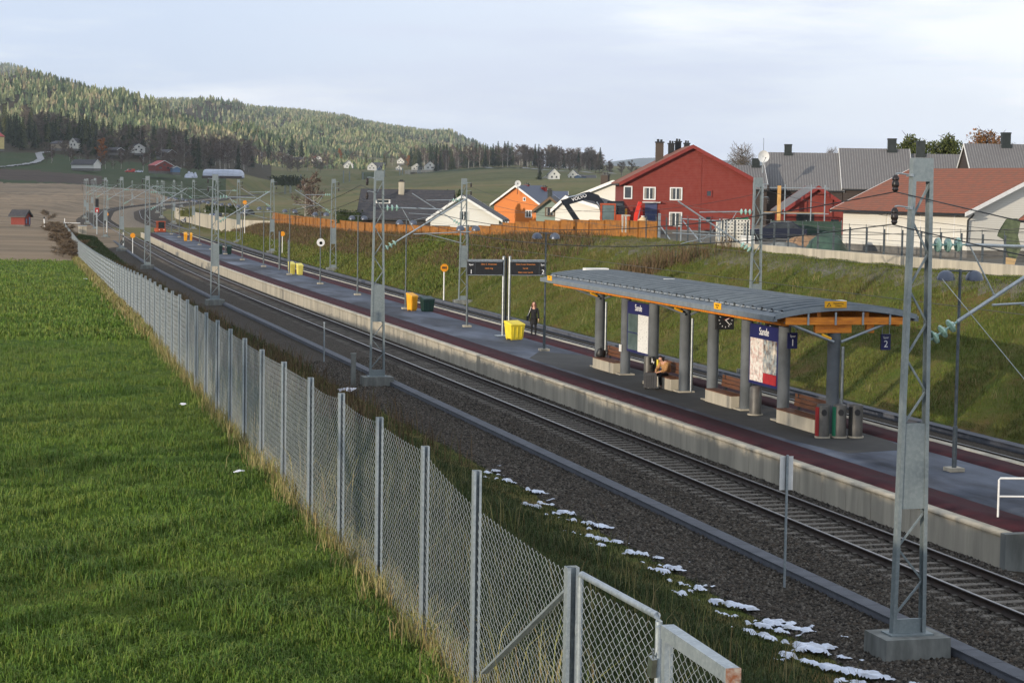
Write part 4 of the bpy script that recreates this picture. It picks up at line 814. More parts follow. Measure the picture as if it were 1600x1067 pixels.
def grit(x, y, lab, mat, w=.95, h=.95, rz=0, dp=1.0):
    t = thing('grit_bin', lab, 'grit bin', (x, y, PZ), None, rz); t.scale = (1, dp, 1); mb = MB()
    mb.add([(-w*.42, -.34, .06), (w*.42, -.34, .06), (w*.42, .34, .06), (-w*.42, .34, .06), (-w*.5, -.42, h*.82), (w*.5, -.42, h*.82), (w*.5, .42, h*.98), (-w*.5, .42, h*.98)], [(3, 2, 1, 0), (4, 5, 6, 7), (0, 1, 5, 4), (1, 2, 6, 5), (2, 3, 7, 6), (3, 0, 4, 7)]); mb.build('body', mat, t)
    mb = MB(); mb.add([(-w*.53, -.46, h*.82), (w*.53, -.46, h*.82), (w*.53, .45, h*.985), (-w*.53, .45, h*.985), (-w*.5, -.43, h*.9), (w*.5, -.43, h*.9), (w*.5, .42, h*1.07), (-w*.5, .42, h*1.07)], [(3, 2, 1, 0), (4, 5, 6, 7), (0, 1, 5, 4), (1, 2, 6, 5), (2, 3, 7, 6), (3, 0, 4, 7)]); mb.build('lid', mat, t)
    mb = MB()
    for q in (-.3, 0, .3): mb.bar((q*w, -.35, .1), (q*w, -.425, h*.75), .05, .03, (0, 1, 0))
    mb.build('ribs', mat, t)
    for q in (-.26, .26): mb = MB(); mb.bx(-w*.4, w*.4, q-.04, q+.04, 0, .06); mb.build('skid', mat, t)
    return t
m_gy2 = pm('pale_yellow_plastic', srgb(216, 206, 110), srgb(196, 184, 92), 3, .55); m_gor = pm('orange_yellow_plastic', srgb(226, 164, 40), srgb(204, 144, 30), 3, .5); m_dg = pm('dark_green_plastic', srgb(22, 50, 46), srgb(16, 40, 38), 3, .5)
grit(26.15, 95.6, 'large bright yellow grit bin at the foot of the departure board', m_gyel, .82, .86, .35, .72)
grit(26.0, 118.4, 'orange-yellow grit bin next to a dark green one', m_gor, .5, 1.0, .5, .6); grit(26.75, 117.6, 'dark green grit bin next to the orange-yellow one', m_dg, .72, .85, .2, .7)
grit(26.35, 166.6, 'pale yellow bin, left one of the pair in front of a lamp post', m_gy2, .46, 1.0, .3, .55); grit(26.92, 166.0, 'pale yellow bin, right one of the pair in front of a lamp post', m_gy2, .46, .9, .2, .55)
grit(float(xc(214))+5.1, 214.6, 'dark green bin left of the slim lamp post', m_dg, .5, 1.0, 0, .6); grit(float(xc(214))+6.0, 214.0, 'dark green bin right of the slim lamp post', m_dg, .5, .95, 0, .6)
grit(float(xc(263))+5.25, 263.6, 'yellow bin, left one of the last pair on the platform', m_gor, .42, 1.05, 0, .6); grit(float(xc(263))+5.85, 263.2, 'yellow bin, right one of the last pair on the platform', m_gor, .42, 1.0, 0, .6)
for x, lab in ((float(xc(176))+6.2, 'dark free-standing column, left one of two on the far platform'), (float(xc(176))+7.0, 'dark free-standing column, right one of two on the far platform')):
    t = thing('sign_column', lab, 'column', (x, 176, PZ)); mb = MB(); mb.lathe((0, 0, 0), [(.1, 0), (.1, 3.3 if 'left' in lab else 2.6)], 10); mb.build('pole', galv_dark, t, True); mb = MB(); mb.lathe((0, 0, 3.3 if 'left' in lab else 2.6), [(.12, 0), (.12, .06), (.03, .1)], 10); mb.build('cap', dark_metal, t, True)
t = thing('hand_rail', 'white tubular handrail at the near end of the platform', 'railing', (23.05, 41.7, PZ)); mb = MB(); mb.tube([(0, 0, 0), (0, 0, .86), (.03, 0, .9), (2.4, -.55, .9)], .026, 8); mb.build('top_rail', white, t, True); mb = MB(); mb.tube([(0, 0, .48), (2.4, -.55, .48)], .022, 8); mb.build('mid_rail', white, t, True); mb = MB(); mb.tube([(2.2, -.5, 0), (2.2, -.5, .9)], .024, 8); mb.build('upright', white, t, True)
# lineside signs
t = thing('sign_post', 'white rectangular plate seen from behind on a thin steel post by the near track', 'sign', (16.76, 39.3, -.4)); mb = MB(); mb.tube([(0, 0, 0), (0, 0, 2.85)], .03, 8); mb.build('post', galv, t, True); mb = MB(); mb.prism([(-.15, .04, 2.1), (0, .06, 2.1), (0, .06, 2.82), (-.15, .04, 2.82)], (0, .008, 0)); mb.prism([(.0, .06, 2.1), (.15, .04, 2.1), (.15, .04, 2.82), (.0, .06, 2.82)], (0, .008, 0)); mb.build('plate', white, t); mb = MB(); mb.bx(-.02, .02, .03, .06, 2.1, 2.82); mb.build('stiffener', galv_dark, t)
t = thing('thin_post', 'thin bare steel post beside the trough, before the second mast', 'post', (16.5, 94.4, -.4)); mb = MB(); mb.tube([(0, 0, 0), (0, 0, 1.9)], .035, 7); mb.build('pole', galv, t, True); mb = MB(); mb.lathe((0, 0, 1.88), [(.05, 0), (.05, .05)], 8); mb.build('cap', galv, t)
t = thing('junction_post', 'short square grey post right against the second mast foundation', 'post', (15.75, 83.0, -.4)); mb = MB(); mb.bx(-.09, .09, -.09, .09, 0, 1.35); mb.build('body', concrete_grey, t); mb = MB(); mb.bx(-.11, .11, -.11, .11, 1.35, 1.4); mb.build('cap', concrete_grey, t)
m_osg = pm('orange_sign', srgb(226, 150, 30), srgb(206, 130, 24), 4, .5)
for x, y, z0, h, lab in ((33.4, 141.5, -.2, 2.55, 'orange-yellow disc sign on a pale post at the foot of the bank'), (float(xc(240))+14.3, 236, -.2, 2.6, 'orange sign on a pale post beside a mast, near the wooden fence end'), (float(xc(283))+14.6, 281, 1.2, 4.4, 'yellow sign high on the post in front of the beige wall'), (float(xc(232))-2.6, 238, -.3, 2.3, 'small orange arrow sign at the left track, by the fifth mast'), (float(xc(330))-2.4, 330, -.2, 3.2, 'orange board at the bend, beside the signal mast')):
    t = thing('track_marker', lab, 'sign', (x, y, z0)); mb = MB(); mb.tube([(0, 0, 0), (0, 0, h)], .05, 7); mb.build('post', white, t, True)
    mb = MB(); mb.prism([(.3*math.cos(a), -.06, h-.15+.3*math.sin(a)) for a in np.linspace(math.pi/8, 2*math.pi+math.pi/8, 8, False)], (0, -.02, 0)); mb.build('plate', m_osg, t)
    if y < 200: mb = MB(); mb.bx(-.16, -.06, -.09, -.082, h-.22, h-.06); mb.bx(-.03, .05, -.09, -.082, h-.22, h-.06); mb.bx(.08, .16, -.09, -.082, h-.22, h-.06); mb.build('digits', m_txtb, t)
t = thing('signal', 'railway signal with a red and white plate at the bend', 'signal', (float(xc(318))-4.3, 318, -.2)); mb = MB(); mb.tube([(0, 0, 0), (0, 0, 4.6)], .07, 8); mb.build('post', galv, t, True); mb = MB(); mb.bx(-.25, .25, -.15, .05, 4.3, 5.6); mb.build('head', black, t); mb = MB(); mb.bx(-.3, .3, -.18, -.16, 3.5, 4.2); mb.build('plate', pm('red_plate', srgb(150, 30, 30)), t); mb = MB(); mb.bx(-.1, .1, -.2, -.181, 3.6, 3.9); mb.build('white_mark', white, t)
t = thing('marker_pole', 'slim post banded black and white at the left side of the bend', 'marker post', (float(xc(268))-2.5, 268, -.3))
for k in range(7):
    mb = MB(); mb.bx(-.06, .06, -.06, .06, k*.36, k*.36+.36); mb.build('band', white if k % 2 == 0 else black, t)
# ------------------------------------------------------------------ buildings
m_pane = pm('window_glass', srgb(52, 58, 62), srgb(34, 38, 42), 1.5, .1, spec=.8)
m_wood_w = wave_mat('white_boards', srgb(214, 214, 208), srgb(192, 192, 186), 2.2, 'Z', .6, .25, .01, srgb(204, 202, 194))
m_cream = wave_mat('cream_boards', srgb(208, 206, 198), srgb(194, 191, 182), 2.6, 'Z', .6, .25, .01, srgb(200, 197, 186))
m_redw = wave_mat('red_boards', srgb(122, 48, 38), srgb(106, 38, 30), 2.4, 'Z', .75, .3, .012, srgb(120, 54, 46))
m_orgw = wave_mat('orange_boards', srgb(204, 120, 40), srgb(184, 98, 24), 1.8, 'Z', .6, .25, .012, srgb(192, 106, 34))
m_dkw = wave_mat('dark_boards', srgb(64, 54, 48), srgb(48, 40, 36), 2., 'Z', .7, .25, .012)
m_bluew = wave_mat('blue_boards', srgb(96, 124, 156), srgb(80, 106, 136), 2., 'Z', .7, .25, .012)
m_sage = wave_mat('sage_boards', srgb(132, 146, 136), srgb(112, 126, 116), 2., 'Z', .7, .25, .012)
m_rroof = wave_mat('red_brown_tiles', srgb(136, 77, 50), srgb(114, 62, 42), 2.6, 'Z', .8, .4, .03, srgb(104, 68, 50))
m_groof = wave_mat('grey_pantiles', srgb(112, 112, 112), srgb(86, 86, 88), 1.3, 'X', .7, .6, .05, srgb(94, 92, 92))
m_droof = wave_mat('dark_tiles', srgb(58, 58, 62), srgb(42, 42, 46), 1.5, 'Z', .7, .5, .04, srgb(66, 62, 62))
m_broof = wave_mat('blue_grey_tiles', srgb(84, 92, 108), srgb(64, 70, 86), 1.6, 'Y', .6, .5, .04)
m_redroof = wave_mat('bright_red_tiles', srgb(168, 50, 44), srgb(140, 40, 36), 1.5, 'Z', .65, .4, .03)
m_brick = wave_mat('dark_brick', srgb(84, 74, 66), srgb(62, 54, 48), 3.5, 'Z', .85, .4, .02)
m_trim_r = pm('red_trim', srgb(126, 46, 40), srgb(110, 38, 34), 3, .65)
m_plinth = pm('grey_plinth', srgb(112, 110, 106), srgb(92, 90, 86), 2, .9)
m_curt = pm('pale_curtain', srgb(150, 146, 138), srgb(120, 116, 108), 9, .9, stretch=(8, 8, 1))
def house(name, label, cat, o, rz, W, D, hl, hr, pk, wall, roof, trim=white, oh=.4, win=(), chim=(), group=None, thick=.16, doors=(), plinth=.35, bars=True):
    """gable front at local y=0 (x across), ridge runs along +y; pk=(x,z) of the ridge; win=(side,s,z,w,h)"""
    t = thing(name, label, cat, o, group, rz); x0, x1 = -W/2, W/2; px, pz = pk
    mb = MB(); mb.prism([(x0, 0, plinth), (x1, 0, plinth), (x1, 0, hr), (px, 0, pz), (x0, 0, hl)], (0, D, 0)); mb.build('wall', wall, t)
    mb = MB(); mb.bx(x0+.04, x1-.04, .04, D-.04, -1.2, plinth-.002); mb.build('plinth', m_plinth, t)
    rf = None
    for sx, hx, s in ((x0, hl, -1), (x1, hr, 1)):
        sl_ = (hx-pz)/(sx-px); ex = sx+s*oh; ez = pz+sl_*(ex-px); nlen = math.hypot(1, sl_)
        mb = MB(); mb.prism([(px, -oh, pz+.015), (ex, -oh, ez+.015), (ex, -oh, ez+.015+thick*nlen), (px, -oh, pz+.015+thick*nlen)], (0, D+2*oh, 0)); r = mb.build('roof', roof, t); rf = rf or r
        for yy in (-oh-.045, D+oh+.005):
            mb = MB(); mb.prism([(px, yy, pz-.08), (ex, yy, ez-.08), (ex, yy, ez+.03+thick*nlen), (px, yy, pz+.03+thick*nlen)], (0, .04, 0)); mb.build('bargeboard', trim, r)
        mb = MB(); mb.bx(min(ex, ex+s*.12), max(ex, ex+s*.12), -oh, D+oh, ez-.02, ez+.1); mb.build('gutter', dark_metal, r)
    for w in win:
        side, s, z, ww, hh = w[:5]; tr = w[5] if len(w) > 5 else trim
        if side == 'f': c, ax, n = Vector((s, 0, z)), Vector((1, 0, 0)), Vector((0, -1, 0))
        elif side == 'b': c, ax, n = Vector((s, D, z)), Vector((-1, 0, 0)), Vector((0, 1, 0))
        elif side == 'l': c, ax, n = Vector((x0, s, z)), Vector((0, -1, 0)), Vector((-1, 0, 0))
        else: c, ax, n = Vector((x1, s, z)), Vector((0, 1, 0)), Vector((1, 0, 0))
        up = Vector((0, 0, 1)); f = MB(); tw = .09
        def slab(mb, a0, a1, b0, b1, n0, n1):
            ps = [c+ax*a0+up*b0+n*n0, c+ax*a1+up*b0+n*n0, c+ax*a1+up*b1+n*n0, c+ax*a0+up*b1+n*n0]; mb.prism(ps, n*(n1-n0))
        slab(f, -ww/2-tw, -ww/2, 0-tw, hh+tw, .003, .07); slab(f, ww/2, ww/2+tw, -tw, hh+tw, .003, .07); slab(f, -ww/2, ww/2, hh, hh+tw, .003, .07); slab(f, -ww/2, ww/2, -tw, 0, .003, .075)
        if bars and ww > .7: slab(f, -.035, .035, 0, hh, .004, .05)
        fo = f.build('window', tr, t)
        if bars and ww > .7:
            for e in (-1, 1): q_ = MB(); slab(q_, *sorted((e*(ww/2-.012), e*ww*.3)), .01, hh-.01, .023, .03); q_.build('curtain', m_curt, fo)
        g = MB(); slab(g, -ww/2+.002, ww/2-.002, .002, hh-.002, .005, .022); g.build('pane', m_pane, fo)
    for d in doors:
        side, s, ww, hh, mt = d; mb = MB()
        if side == 'f': mb.bx(s-ww/2, s+ww/2, -.06, -.004, plinth, plinth+hh)
        elif side == 'l': mb.bx(x0-.06, x0-.004, s-ww/2, s+ww/2, plinth, plinth+hh)
        else: mb.bx(x1+.004, x1+.06, s-ww/2, s+ww/2, plinth, plinth+hh)
        mb.build('door', mt, t)
    for q in chim:
        cx_, cy_, w, top = q[:4]; mt = q[4] if len(q) > 4 else m_brick; sl_ = (hl-pz)/(x0-px) if cx_ < px else (hr-pz)/(x1-px); zb = pz+sl_*(cx_-px)-.3
        mb = MB(); mb.bx(cx_-w/2, cx_+w/2, cy_-w/2, cy_+w/2, zb, top); ch = mb.build('chimney', mt, rf); mb = MB(); mb.bx(cx_-w/2-.06, cx_+w/2+.06, cy_-w/2-.06, cy_+w/2+.06, top, top+.1); mb.bx(cx_-w*.35, cx_-w*.05, cy_-w*.3, cy_+w*.3, top+.1, top+.3); mb.bx(cx_+w*.08, cx_+w*.36, cy_-w*.3, cy_+w*.3, top+.1, top+.28); mb.build('chimney_cap', dark_metal, ch)
    return t
VA = -YAW                                                               # facing the valley road
# big red house
rh = house('red_house', 'large red gabled house with white windows behind the yard', 'house', (55.35, 151.0, 4.55), VA, 10.2, 13, 4.0, 4.35, (.3, 6.85), m_redw, m_rroof, m_trim_r, .35,
  win=[('f', -3.05, 2.75, .8, .85, white), ('f', -.95, 2.75, .8, .85, white), ('f', 1.65, 3.05, .32, .38), ('f', -.95, .7, .85, .95, white), ('f', 1.65, .95, .36, .45), ('f', -4.75, 2.8, .5, .85, white)],
  chim=[(-1.9, 6, .62, 7.3), (-.6, 10.5, .5, 7.3, dark_metal), (.05, 11.5, .5, 7.5, dark_metal), (.75, 11, .45, 7.35, dark_metal)], doors=[('f', -2.9, .95, 2.1, pm('blue_door', srgb(66, 76, 112), srgb(52, 60, 92), 3))])
mb = MB(); mb.bx(1.0, 1.04, -.03, -.005, .36, 6.2); mb.build('wall_board', m_redw, rh)
mb = MB(); mb.bx(-3.6, -2.2, -.5, -.08, 2.45, 2.52); mb.build('door_canopy', white, rh)
# white garage with red-brown tiles
gr = house('white_garage', 'long low white building with a red-brown tiled roof behind the railing', 'garage', (57.45, 99.9, 4.86), R(5.8), 9.9, 13.2, 2.28, 2.28, (0, 4.55), m_cream, m_rroof, white, .55,
  win=[], doors=[('l', 9.2, 1.9, 1.9, m_cream)], thick=.1, plinth=.12)
mb = MB(); mb.tube([(-4.98, -.62, 2.1), (-4.98, -.45, 1.95), (-4.99, -.1, 1.75), (-4.99, -.06, .35)], .05, 8); mb.build('downpipe', dark_metal, gr, True)
mb = MB(); mb.prism([(-.9, -.03, 2.6), (.9, -.03, 2.6), (.9, -.03, 3.6), (0, -.03, 4.2), (-.9, -.03, 3.6)], (0, .02, 0)); mb.build('gable_hatch', pm('tan_boards', srgb(186, 172, 142), srgb(168, 154, 126), 3), gr)
for s in (1.2, 4.6, 8.0):
    mb = MB(); mb.bx(-5.0, -4.955, s-.02, s+.05, .36, 2.2); mb.build('cover_strip', white, gr)
po = house('porch', 'small dark-roofed lean-to at the right edge in front of the white garage', 'porch', (56.05, 90.2, 4.86), R(5.8), 3.4, 5, 2.05, 2.05, (0, 3.2), m_wood_w, m_rroof, dark_metal, .45, thick=.1)
mb = MB(); mb.tube([(-1.75, -.35, 1.95), (-1.74, -.1, 1.7), (-1.74, -.06, .1)], .05, 8); mb.build('downpipe', dark_metal, po, True)
# row of grey-roofed houses
def row(lab, pL, pR, z0, zr, ze, W, chims=(), vents=(), wall=m_dkw):
    pL, pR = Vector(pL), Vector(pR); L_ = (pR-pL).length; ang = math.atan2(pR.y-pL.y, pR.x-pL.x)
    # ridge along local x: build with gable along x => rotate house by ang-90deg
    t = house('terraced_house', lab, 'terraced house', (pR.x, pR.y, z0), ang+math.pi/2, W, L_, ze-z0, ze-z0, (0, zr-z0), wall, m_groof_y, white, .12, win=(), group='row of grey-roofed terraced houses', thick=.12)
    for x, y, w, top in chims:
        mb = MB(); mb.bx(x-w/2, x+w/2, y-w/2, y+w/2, zr-z0-.9, top); mb.bx(x-w*.62, x+w*.62, y-w*.62, y+w*.62, zr-z0-.9, zr-z0+.05); mb.bx(x-w*.55, x+w*.55, y-w*.55, y+w*.55, top, top+.12); mb.build('chimney', m_cap, t)
    for x, y in vents:
        sl_ = (ze-zr)/(W/2); zz = zr-z0+sl_*abs(x)
        mb = MB(); mb.box((x, y, zz+.3), (.55, .55, .6)); mb.prism([(x-.4, y-.4, zz+.6), (x+.4, y-.4, zz+.6), (x, y-.4, zz+.95)], (0, .8, 0)); mb.build('roof_vent', m_cap, t)
    return t
m_cap = pm('dark_roof_metal', srgb(48, 54, 54), srgb(36, 42, 42), 4, .55, .3)
m_groof_y = wave_mat('grey_pantiles', srgb(116, 114, 112), srgb(88, 87, 88), 1.25, 'Y', .7, .6, .05, srgb(98, 95, 94))
def dn(px, py, d): return at(px, py, d)
r1 = dn(1195, 240, 200); r2 = dn(1311, 240, 199.5); r3 = dn(1419, 237, 199); r4 = dn(1506, 243, 198.5); r5 = dn(1620, 228, 194)
row('grey-roofed terraced house at the left with the white satellite dish', r1, r2, 4.5, 11.75, 8.2, 9.4, [(0, 5.0, .7, 8.1)], [(2.2, .8)])
row('grey-roofed terraced house second from the left, a chimney near its right end', (r2.x+.1, r2.y, 0), (r3.x, r3.y, 0), 4.5, 12.25, 8.4, 9.4, [(0, 1.6, .8, 8.8)], [(1.6, 5.0)])
row('grey-roofed terraced house with a lower ridge between two taller ones', (r3.x+.1, r3.y, 0), (r4.x, r4.y, 0), 4.5, 11.8, 8.4, 9.4, [(0, 4.2, .8, 8.6)], [(1.1, .6)])
row('grey-roofed terraced house at the right edge with a white gable board', (dn(1508, 228, 194).x, dn(1508, 228, 194).y, 0), (r5.x, r5.y, 0), 4.5, 12.75, 8.8, 9.4, [(0, 3.0, .8, 9.4)], [(1.2, 6.2)])
a, b = dn(1140, 258, 196), dn(1192, 262, 196)
row('low dark roof joining the red house and the grey-roofed row', (a.x, a.y, 0), (b.x, b.y, 0), 4.5, 10.4, 8.2, 7.5, [(0, .7, .7, 6.6)])
p = dn(1193, 244, 192); t = thing('satellite_dish', 'large white satellite dish with an aerial at the left end of the grey roofs', 'satellite dish', (p.x, p.y, p.z-.6))
mb = MB(); mb.tube([(0, .15, -1.0), (0, .15, .7)], .05, 6); mb.build('mast', galv, t); mb = MB(); n = 18; vs = [(0, .12, .55)] + [(.28*math.cos(2*math.pi*k/n), .08, .55+.28*math.sin(2*math.pi*k/n)) for k in range(n)] + [(.58*math.cos(2*math.pi*k/n), -.05, .55+.58*math.sin(2*math.pi*k/n)) for k in range(n)]
mb.add(vs, [(0, 1+k, 1+(k+1) % n) for k in range(n)] + [(1+k, 1+n+k, 1+n+(k+1) % n, 1+(k+1) % n) for k in range(n)]); mb.build('bowl', white, t, True); mb = MB(); mb.tube([(0, -.05, .0), (0, -.55, .4)], .02, 5); mb.lathe((0, -.55, .36), [(.05, 0), (.05, .1)], 8); mb.build('feed_arm', dark_metal, t); mb = MB(); mb.tube([(.05, .15, .6), (.05, .15, 2.3)], .02, 5); mb.build('aerial', dark_metal, t)
# red cabin with scaffold
rc = house('red_cabin', 'small red gabled cabin with a grey left roof slope among scaffold poles', 'cabin', (60.8, 138.2, 4.55), VA, 4.7, 6, 2.1, 2.2, (0, 3.75), m_redw, m_groof_y, m_trim_r, .3, doors=[('f', -.9, 1.3, 1.6, dark_metal)], win=[('f', 1.3, 1.0, .6, .5)])
t = thing('scaffold', 'light scaffold of steel poles and planks in front of the red cabin', 'scaffold', (58.6, 136.6, 4.55), None, VA)
for x in (-2.6, -1.0, .9, 1.9):
    mb = MB(); mb.tube([(x, 0, 0), (x, 0, 4.0)], .045, 6); mb.build('pole', galv, t)
for z in (1.9, 3.75):
    mb = MB(); mb.tube([(-2.8, 0, z), (2.2, 0, z)], .035, 6); mb.build('ledger', galv, t)
mb = MB(); mb.bx(-2.7, 1.9, .1, .7, 1.95, 2.0); mb.build('planks', pm('raw_planks', srgb(176, 142, 96), srgb(150, 118, 78), 4), t)
mb = MB(); mb.bx(-1.55, -1.3, -.08, .08, 0, 3.9); mb.build('yellow_post', pm('raw_timber', srgb(200, 158, 96), srgb(176, 132, 74), 3), t)
# houses further left behind the fence
oh_ = house('orange_house', 'orange gabled house with a blue-grey roof behind the wooden fence', 'house', (79.2, 289.2, 1.8), VA-R(24), 7.4, 9, 3.9, 3.9, (-.1, 6.45), m_orgw, m_broof, srgb and white, .5, win=[('f', 1.9, 2.0, .9, .9), ('f', 1.2, 4.4, .25, .4), ('f', -1.8, .6, .8, 1.0), ('r', 3, 1.4, 1.2, 1.0), ('r', 7, 1.4, 1.2, 1.0)], chim=[(-.2, 4, .6, 6.7, m_redroof), (.9, 8, .7, 6.4, m_redroof)])
p = dn(809, 287, 298); t = thing('satellite_dish', 'round pale satellite dish on the ridge of the orange house', 'satellite dish', (p.x, p.y, p.z)); mb = MB(); mb.lathe((0, 0, -.1), [(.05, 0), (.05, .2)], 8); mb.tube([(0, .1, -1.6), (0, .1, .1)], .04, 6); mb.build('mount', dark_metal, t); n = 14; mb = MB(); mb.add([(0, .1, 0)] + [(.48*math.cos(2*math.pi*k/n), -.03, .48*math.sin(2*math.pi*k/n)) for k in range(n)], [(0, 1+k, 1+(k+1) % n) for k in range(n)]); mb.build('bowl', white, t, True)
house('white_house', 'white gabled house with small windows right behind the wooden fence', 'house', (at(726, 340, 226).x, at(726, 340, 226).y, 2.2), VA-R(5), 7.7, 7, 2.3, 2.3, (-.3, 4.75), m_wood_w, m_droof, white, .45, win=[('f', -.1, 2.2, .9, .9), ('f', -2.6, .7, 1.7, .7, dark_metal), ('f', 1.2, .65, .9, .8, dark_metal), ('f', 3.4, .8, .7, .6)])
dh = house('dark_roofed_house', 'long house under a broad dark tiled roof left of the white house', 'house', (at(704, 345, 272).x, at(704, 345, 272).y, 2.2), VA+math.pi/2-R(3), 9.5, 11.6, 1.7, 1.7, (0, 5.2), m_dkw, m_droof, dark_metal, .5, win=[('r', 3, .6, 1.4, .8, white), ('r', 7.5, .6, 1.4, .8, white)], chim=[(-.6, 6.6, .75, 6.4, concrete)])
t = thing('dormer', 'small white-fronted dormer on the broad dark roof', 'dormer', tuple(dn(598, 318, 241)), None, VA); mb = MB(); mb.bx(-.85, .85, 0, 2, 0, .5); mb.build('wall', white, t); mb = MB(); mb.bx(-1.0, 1.0, -.15, 2.2, .5, .6); mb.build('roof', m_droof, t); mb = MB(); mb.bx(-.7, .7, -.02, -.001, .08, .42); mb.build('pane', m_pane, t)
house('cream_house', 'cream gable end with a dark roof edge just left of the red house', 'house', tuple(dn(968, 352, 192)), VA-R(18), 8.4, 9, 2.6, 2.6, (-.6, 4.05), m_cream, m_droof, white, .4, win=[('f', -3.0, 1.2, .5, .5)], chim=[(-2.6, 4, .7, 4.7)])
house('garden_shed', 'low cream shed under the excavator arm', 'shed', tuple(dn(908, 362, 176)), VA-R(30), 5.2, 5, 1.9, 1.9, (-1.4, 2.9), m_cream, m_droof, white, .3)
house('sage_house', 'grey-green cottage with a brown gable between orange house and excavator', 'house', tuple(dn(859, 365, 215)), VA-R(8), 3.0, 4, 2.5, 2.5, (0, 3.7), m_sage, m_droof, pm('brown_trim', srgb(96, 76, 56)), .4, win=[('f', 0, 1.9, .9, .8)], chim=[(-.3, 2, .45, 4.5, m_cap)])
house('blue_roofed_hall', 'low long roof of pale blue-grey sheet behind the sage cottage', 'hall', tuple(dn(884, 345, 330)), VA+math.pi/2, 6, 8, 3.0, 3.0, (0, 4.6), m_wood_w, m_broof, white, .3)
# ------------------------------------------------------------------ far houses
def mini(px, py, d, W, D, h, pk, wall, roof, lab, rz=0., win=True, group='far houses across the valley', name='far_house', cat='house', chim=False, z=None):
    p = at(px, py, d); g = zg(p.x, p.y)
    ws = [('f', -W*.22, h*.5, W*.12, h*.25, dark_metal), ('f', W*.2, h*.5, W*.12, h*.25, dark_metal), ('f', 0, h*1.02, W*.11, h*.22, dark_metal)] if win else []
    return house(name, lab, cat, (p.x, p.y, p.z), VA+R(rz), W, D, h, h, (0, pk), wall, roof, white, .4, win=ws, group=group, chim=[(W*.12, D*.4, .8, pk+.9)] if chim else [], plinth=.2, bars=False)
mini(545, 264, 1780, 7.5, 9, 3.6, 7.2, m_wood_w, m_droof, 'white gabled house, first of the far row beyond the second mast', 12)
mini(554, 265, 1790, 5, 8, 2.6, 4.6, m_bluew, m_droof, 'small bluish annex beside the first white house of the far row', 60)
mini(581, 267, 1720, 7.5, 9, 3.6, 6.8, m_wood_w, m_droof, 'white gabled house right behind the top of the second mast', 0)
mini(592, 268, 1740, 6, 8, 2.6, 4.4, m_bluew, m_droof, 'low bluish house next to the one behind the mast top', 70)
mini(601, 266, 1800, 22, 9, 3.0, 6.5, m_dkw, m_droof, 'long dark barn in the far row of houses', 90, False)
mini(626, 256, 1950, 7, 8, 2.6, 5.6, m_wood_w, m_droof, 'white house standing a little higher in the far row', 0)
mini(623, 267, 1750, 5, 7, 2.2, 4.4, m_wood_w, m_droof, 'tiny low white house in the far row', 0)
mini(651, 267, 1720, 9, 9, 3.0, 6.0, m_cream, m_droof, 'cream house with a broad gable in the far row', -6)
mini(672, 267, 1700, 8, 9, 4.2, 7.4, m_wood_w, m_droof, 'tallest white gabled house of the far row, right of the cream one', 8, chim=True)
mini(684, 267, 1715, 5, 8, 4, 5.6, m_bluew, m_droof, 'blue annex at the right of the tallest white far house', 80)
mini(779, 255, 1900, 7, 8, 3.6, 6.6, m_wood_w, m_droof, 'white house alone below the wooded rise', -14)
mini(866, 283, 1150, 6.2, 9, 3.6, 6.6, m_wood_w, m_droof, 'white farmhouse with a dark roof on the right meadow', 6, chim=True)
mini(853, 284, 1160, 4.5, 6, 1.8, 3.2, m_wood_w, m_droof, 'low white outbuilding left of the white farmhouse', 0, False)
mini(895, 282, 1180, 5.5, 8, 3.0, 5.8, m_wood_w, m_droof, 'white gabled house right of the farmhouse', -10)
mini(903, 283, 1170, 4, 6, 2.6, 3.6, m_bluew, m_droof, 'pale blue house wing on the right meadow', -30, False)
mini(930, 284, 1190, 14, 7, 1.8, 3.6, m_dkw, m_droof, 'long low barn at the right end of the meadow farm', 90, False)
# farm and cottages on the left slope
mini(-16, 233, 1290, 9.5, 9, 8.2, 11.6, pm('yellow_wall', srgb(206, 188, 130), srgb(186, 168, 112), 1), m_redroof, 'yellow house with a red roof at the left edge', -20)
mini(152, 264, 1130, 5.0, 20, 2.6, 5.0, m_wood_w, m_droof, 'long low house with a dark roof and a white gable end', 50, False)
mini(257, 268, 1110, 10, 16, 3.2, 5.8, m_redw, m_redroof, 'red barn with a bright red roof and white bargeboards', 24)
mini(276, 270, 1105, 4, 6, 2.4, 3.4, m_bluew, m_droof, 'bluish shed at the right of the red barn', 24, False)
mini(217, 240, 1380, 9, 8, 4.0, 6.4, m_wood_w, m_droof, 'white house half hidden by trees above the red barn', 30)
mini(101, 233, 1330, 9, 8, 3.4, 5.2, pm('drab_wall', srgb(150, 138, 116), srgb(136, 124, 104), 1), m_droof, 'drab house in the trees by the track up the hill', 60)
mini(114, 233, 1340, 5.5, 7, 4.4, 7, m_cream, m_droof, 'cream gable among bare trees on the left slope', -16)
mini(140, 226, 1400, 7, 7, 3.4, 5.4, m_bluew, m_droof, 'pale bluish house high among the trees on the left slope', 40, False)
mini(188, 240, 1360, 14, 7, 2.2, 3.8, m_dkw, m_droof, 'long grey cottage behind the orange larch', 80, False)
mini(268, 246, 1330, 12, 8, 2.8, 5.0, m_dkw, m_droof, 'dark house above the red barn', 70, False)
mini(403, 244, 1900, 12, 8, 3.4, 6.0, m_bluew, m_droof, 'pale grey-blue house below two dark spruces', 50, False)
mini(450, 252, 1860, 13, 9, 2.8, 6.4, m_dkw, m_droof, 'brown house with a wide roof right of the two spruces', 10)
mini(474, 254, 1850, 16, 8, 2.6, 4.6, pm('drab_wall2', srgb(150, 140, 124)), m_droof, 'drab long house right of the brown wide-roofed one', 85, False)
mini(497, 254, 1870, 8, 8, 3.6, 6.0, m_wood_w, m_redroof, 'white house with a reddish roof at the end of the brown hedge', 20)
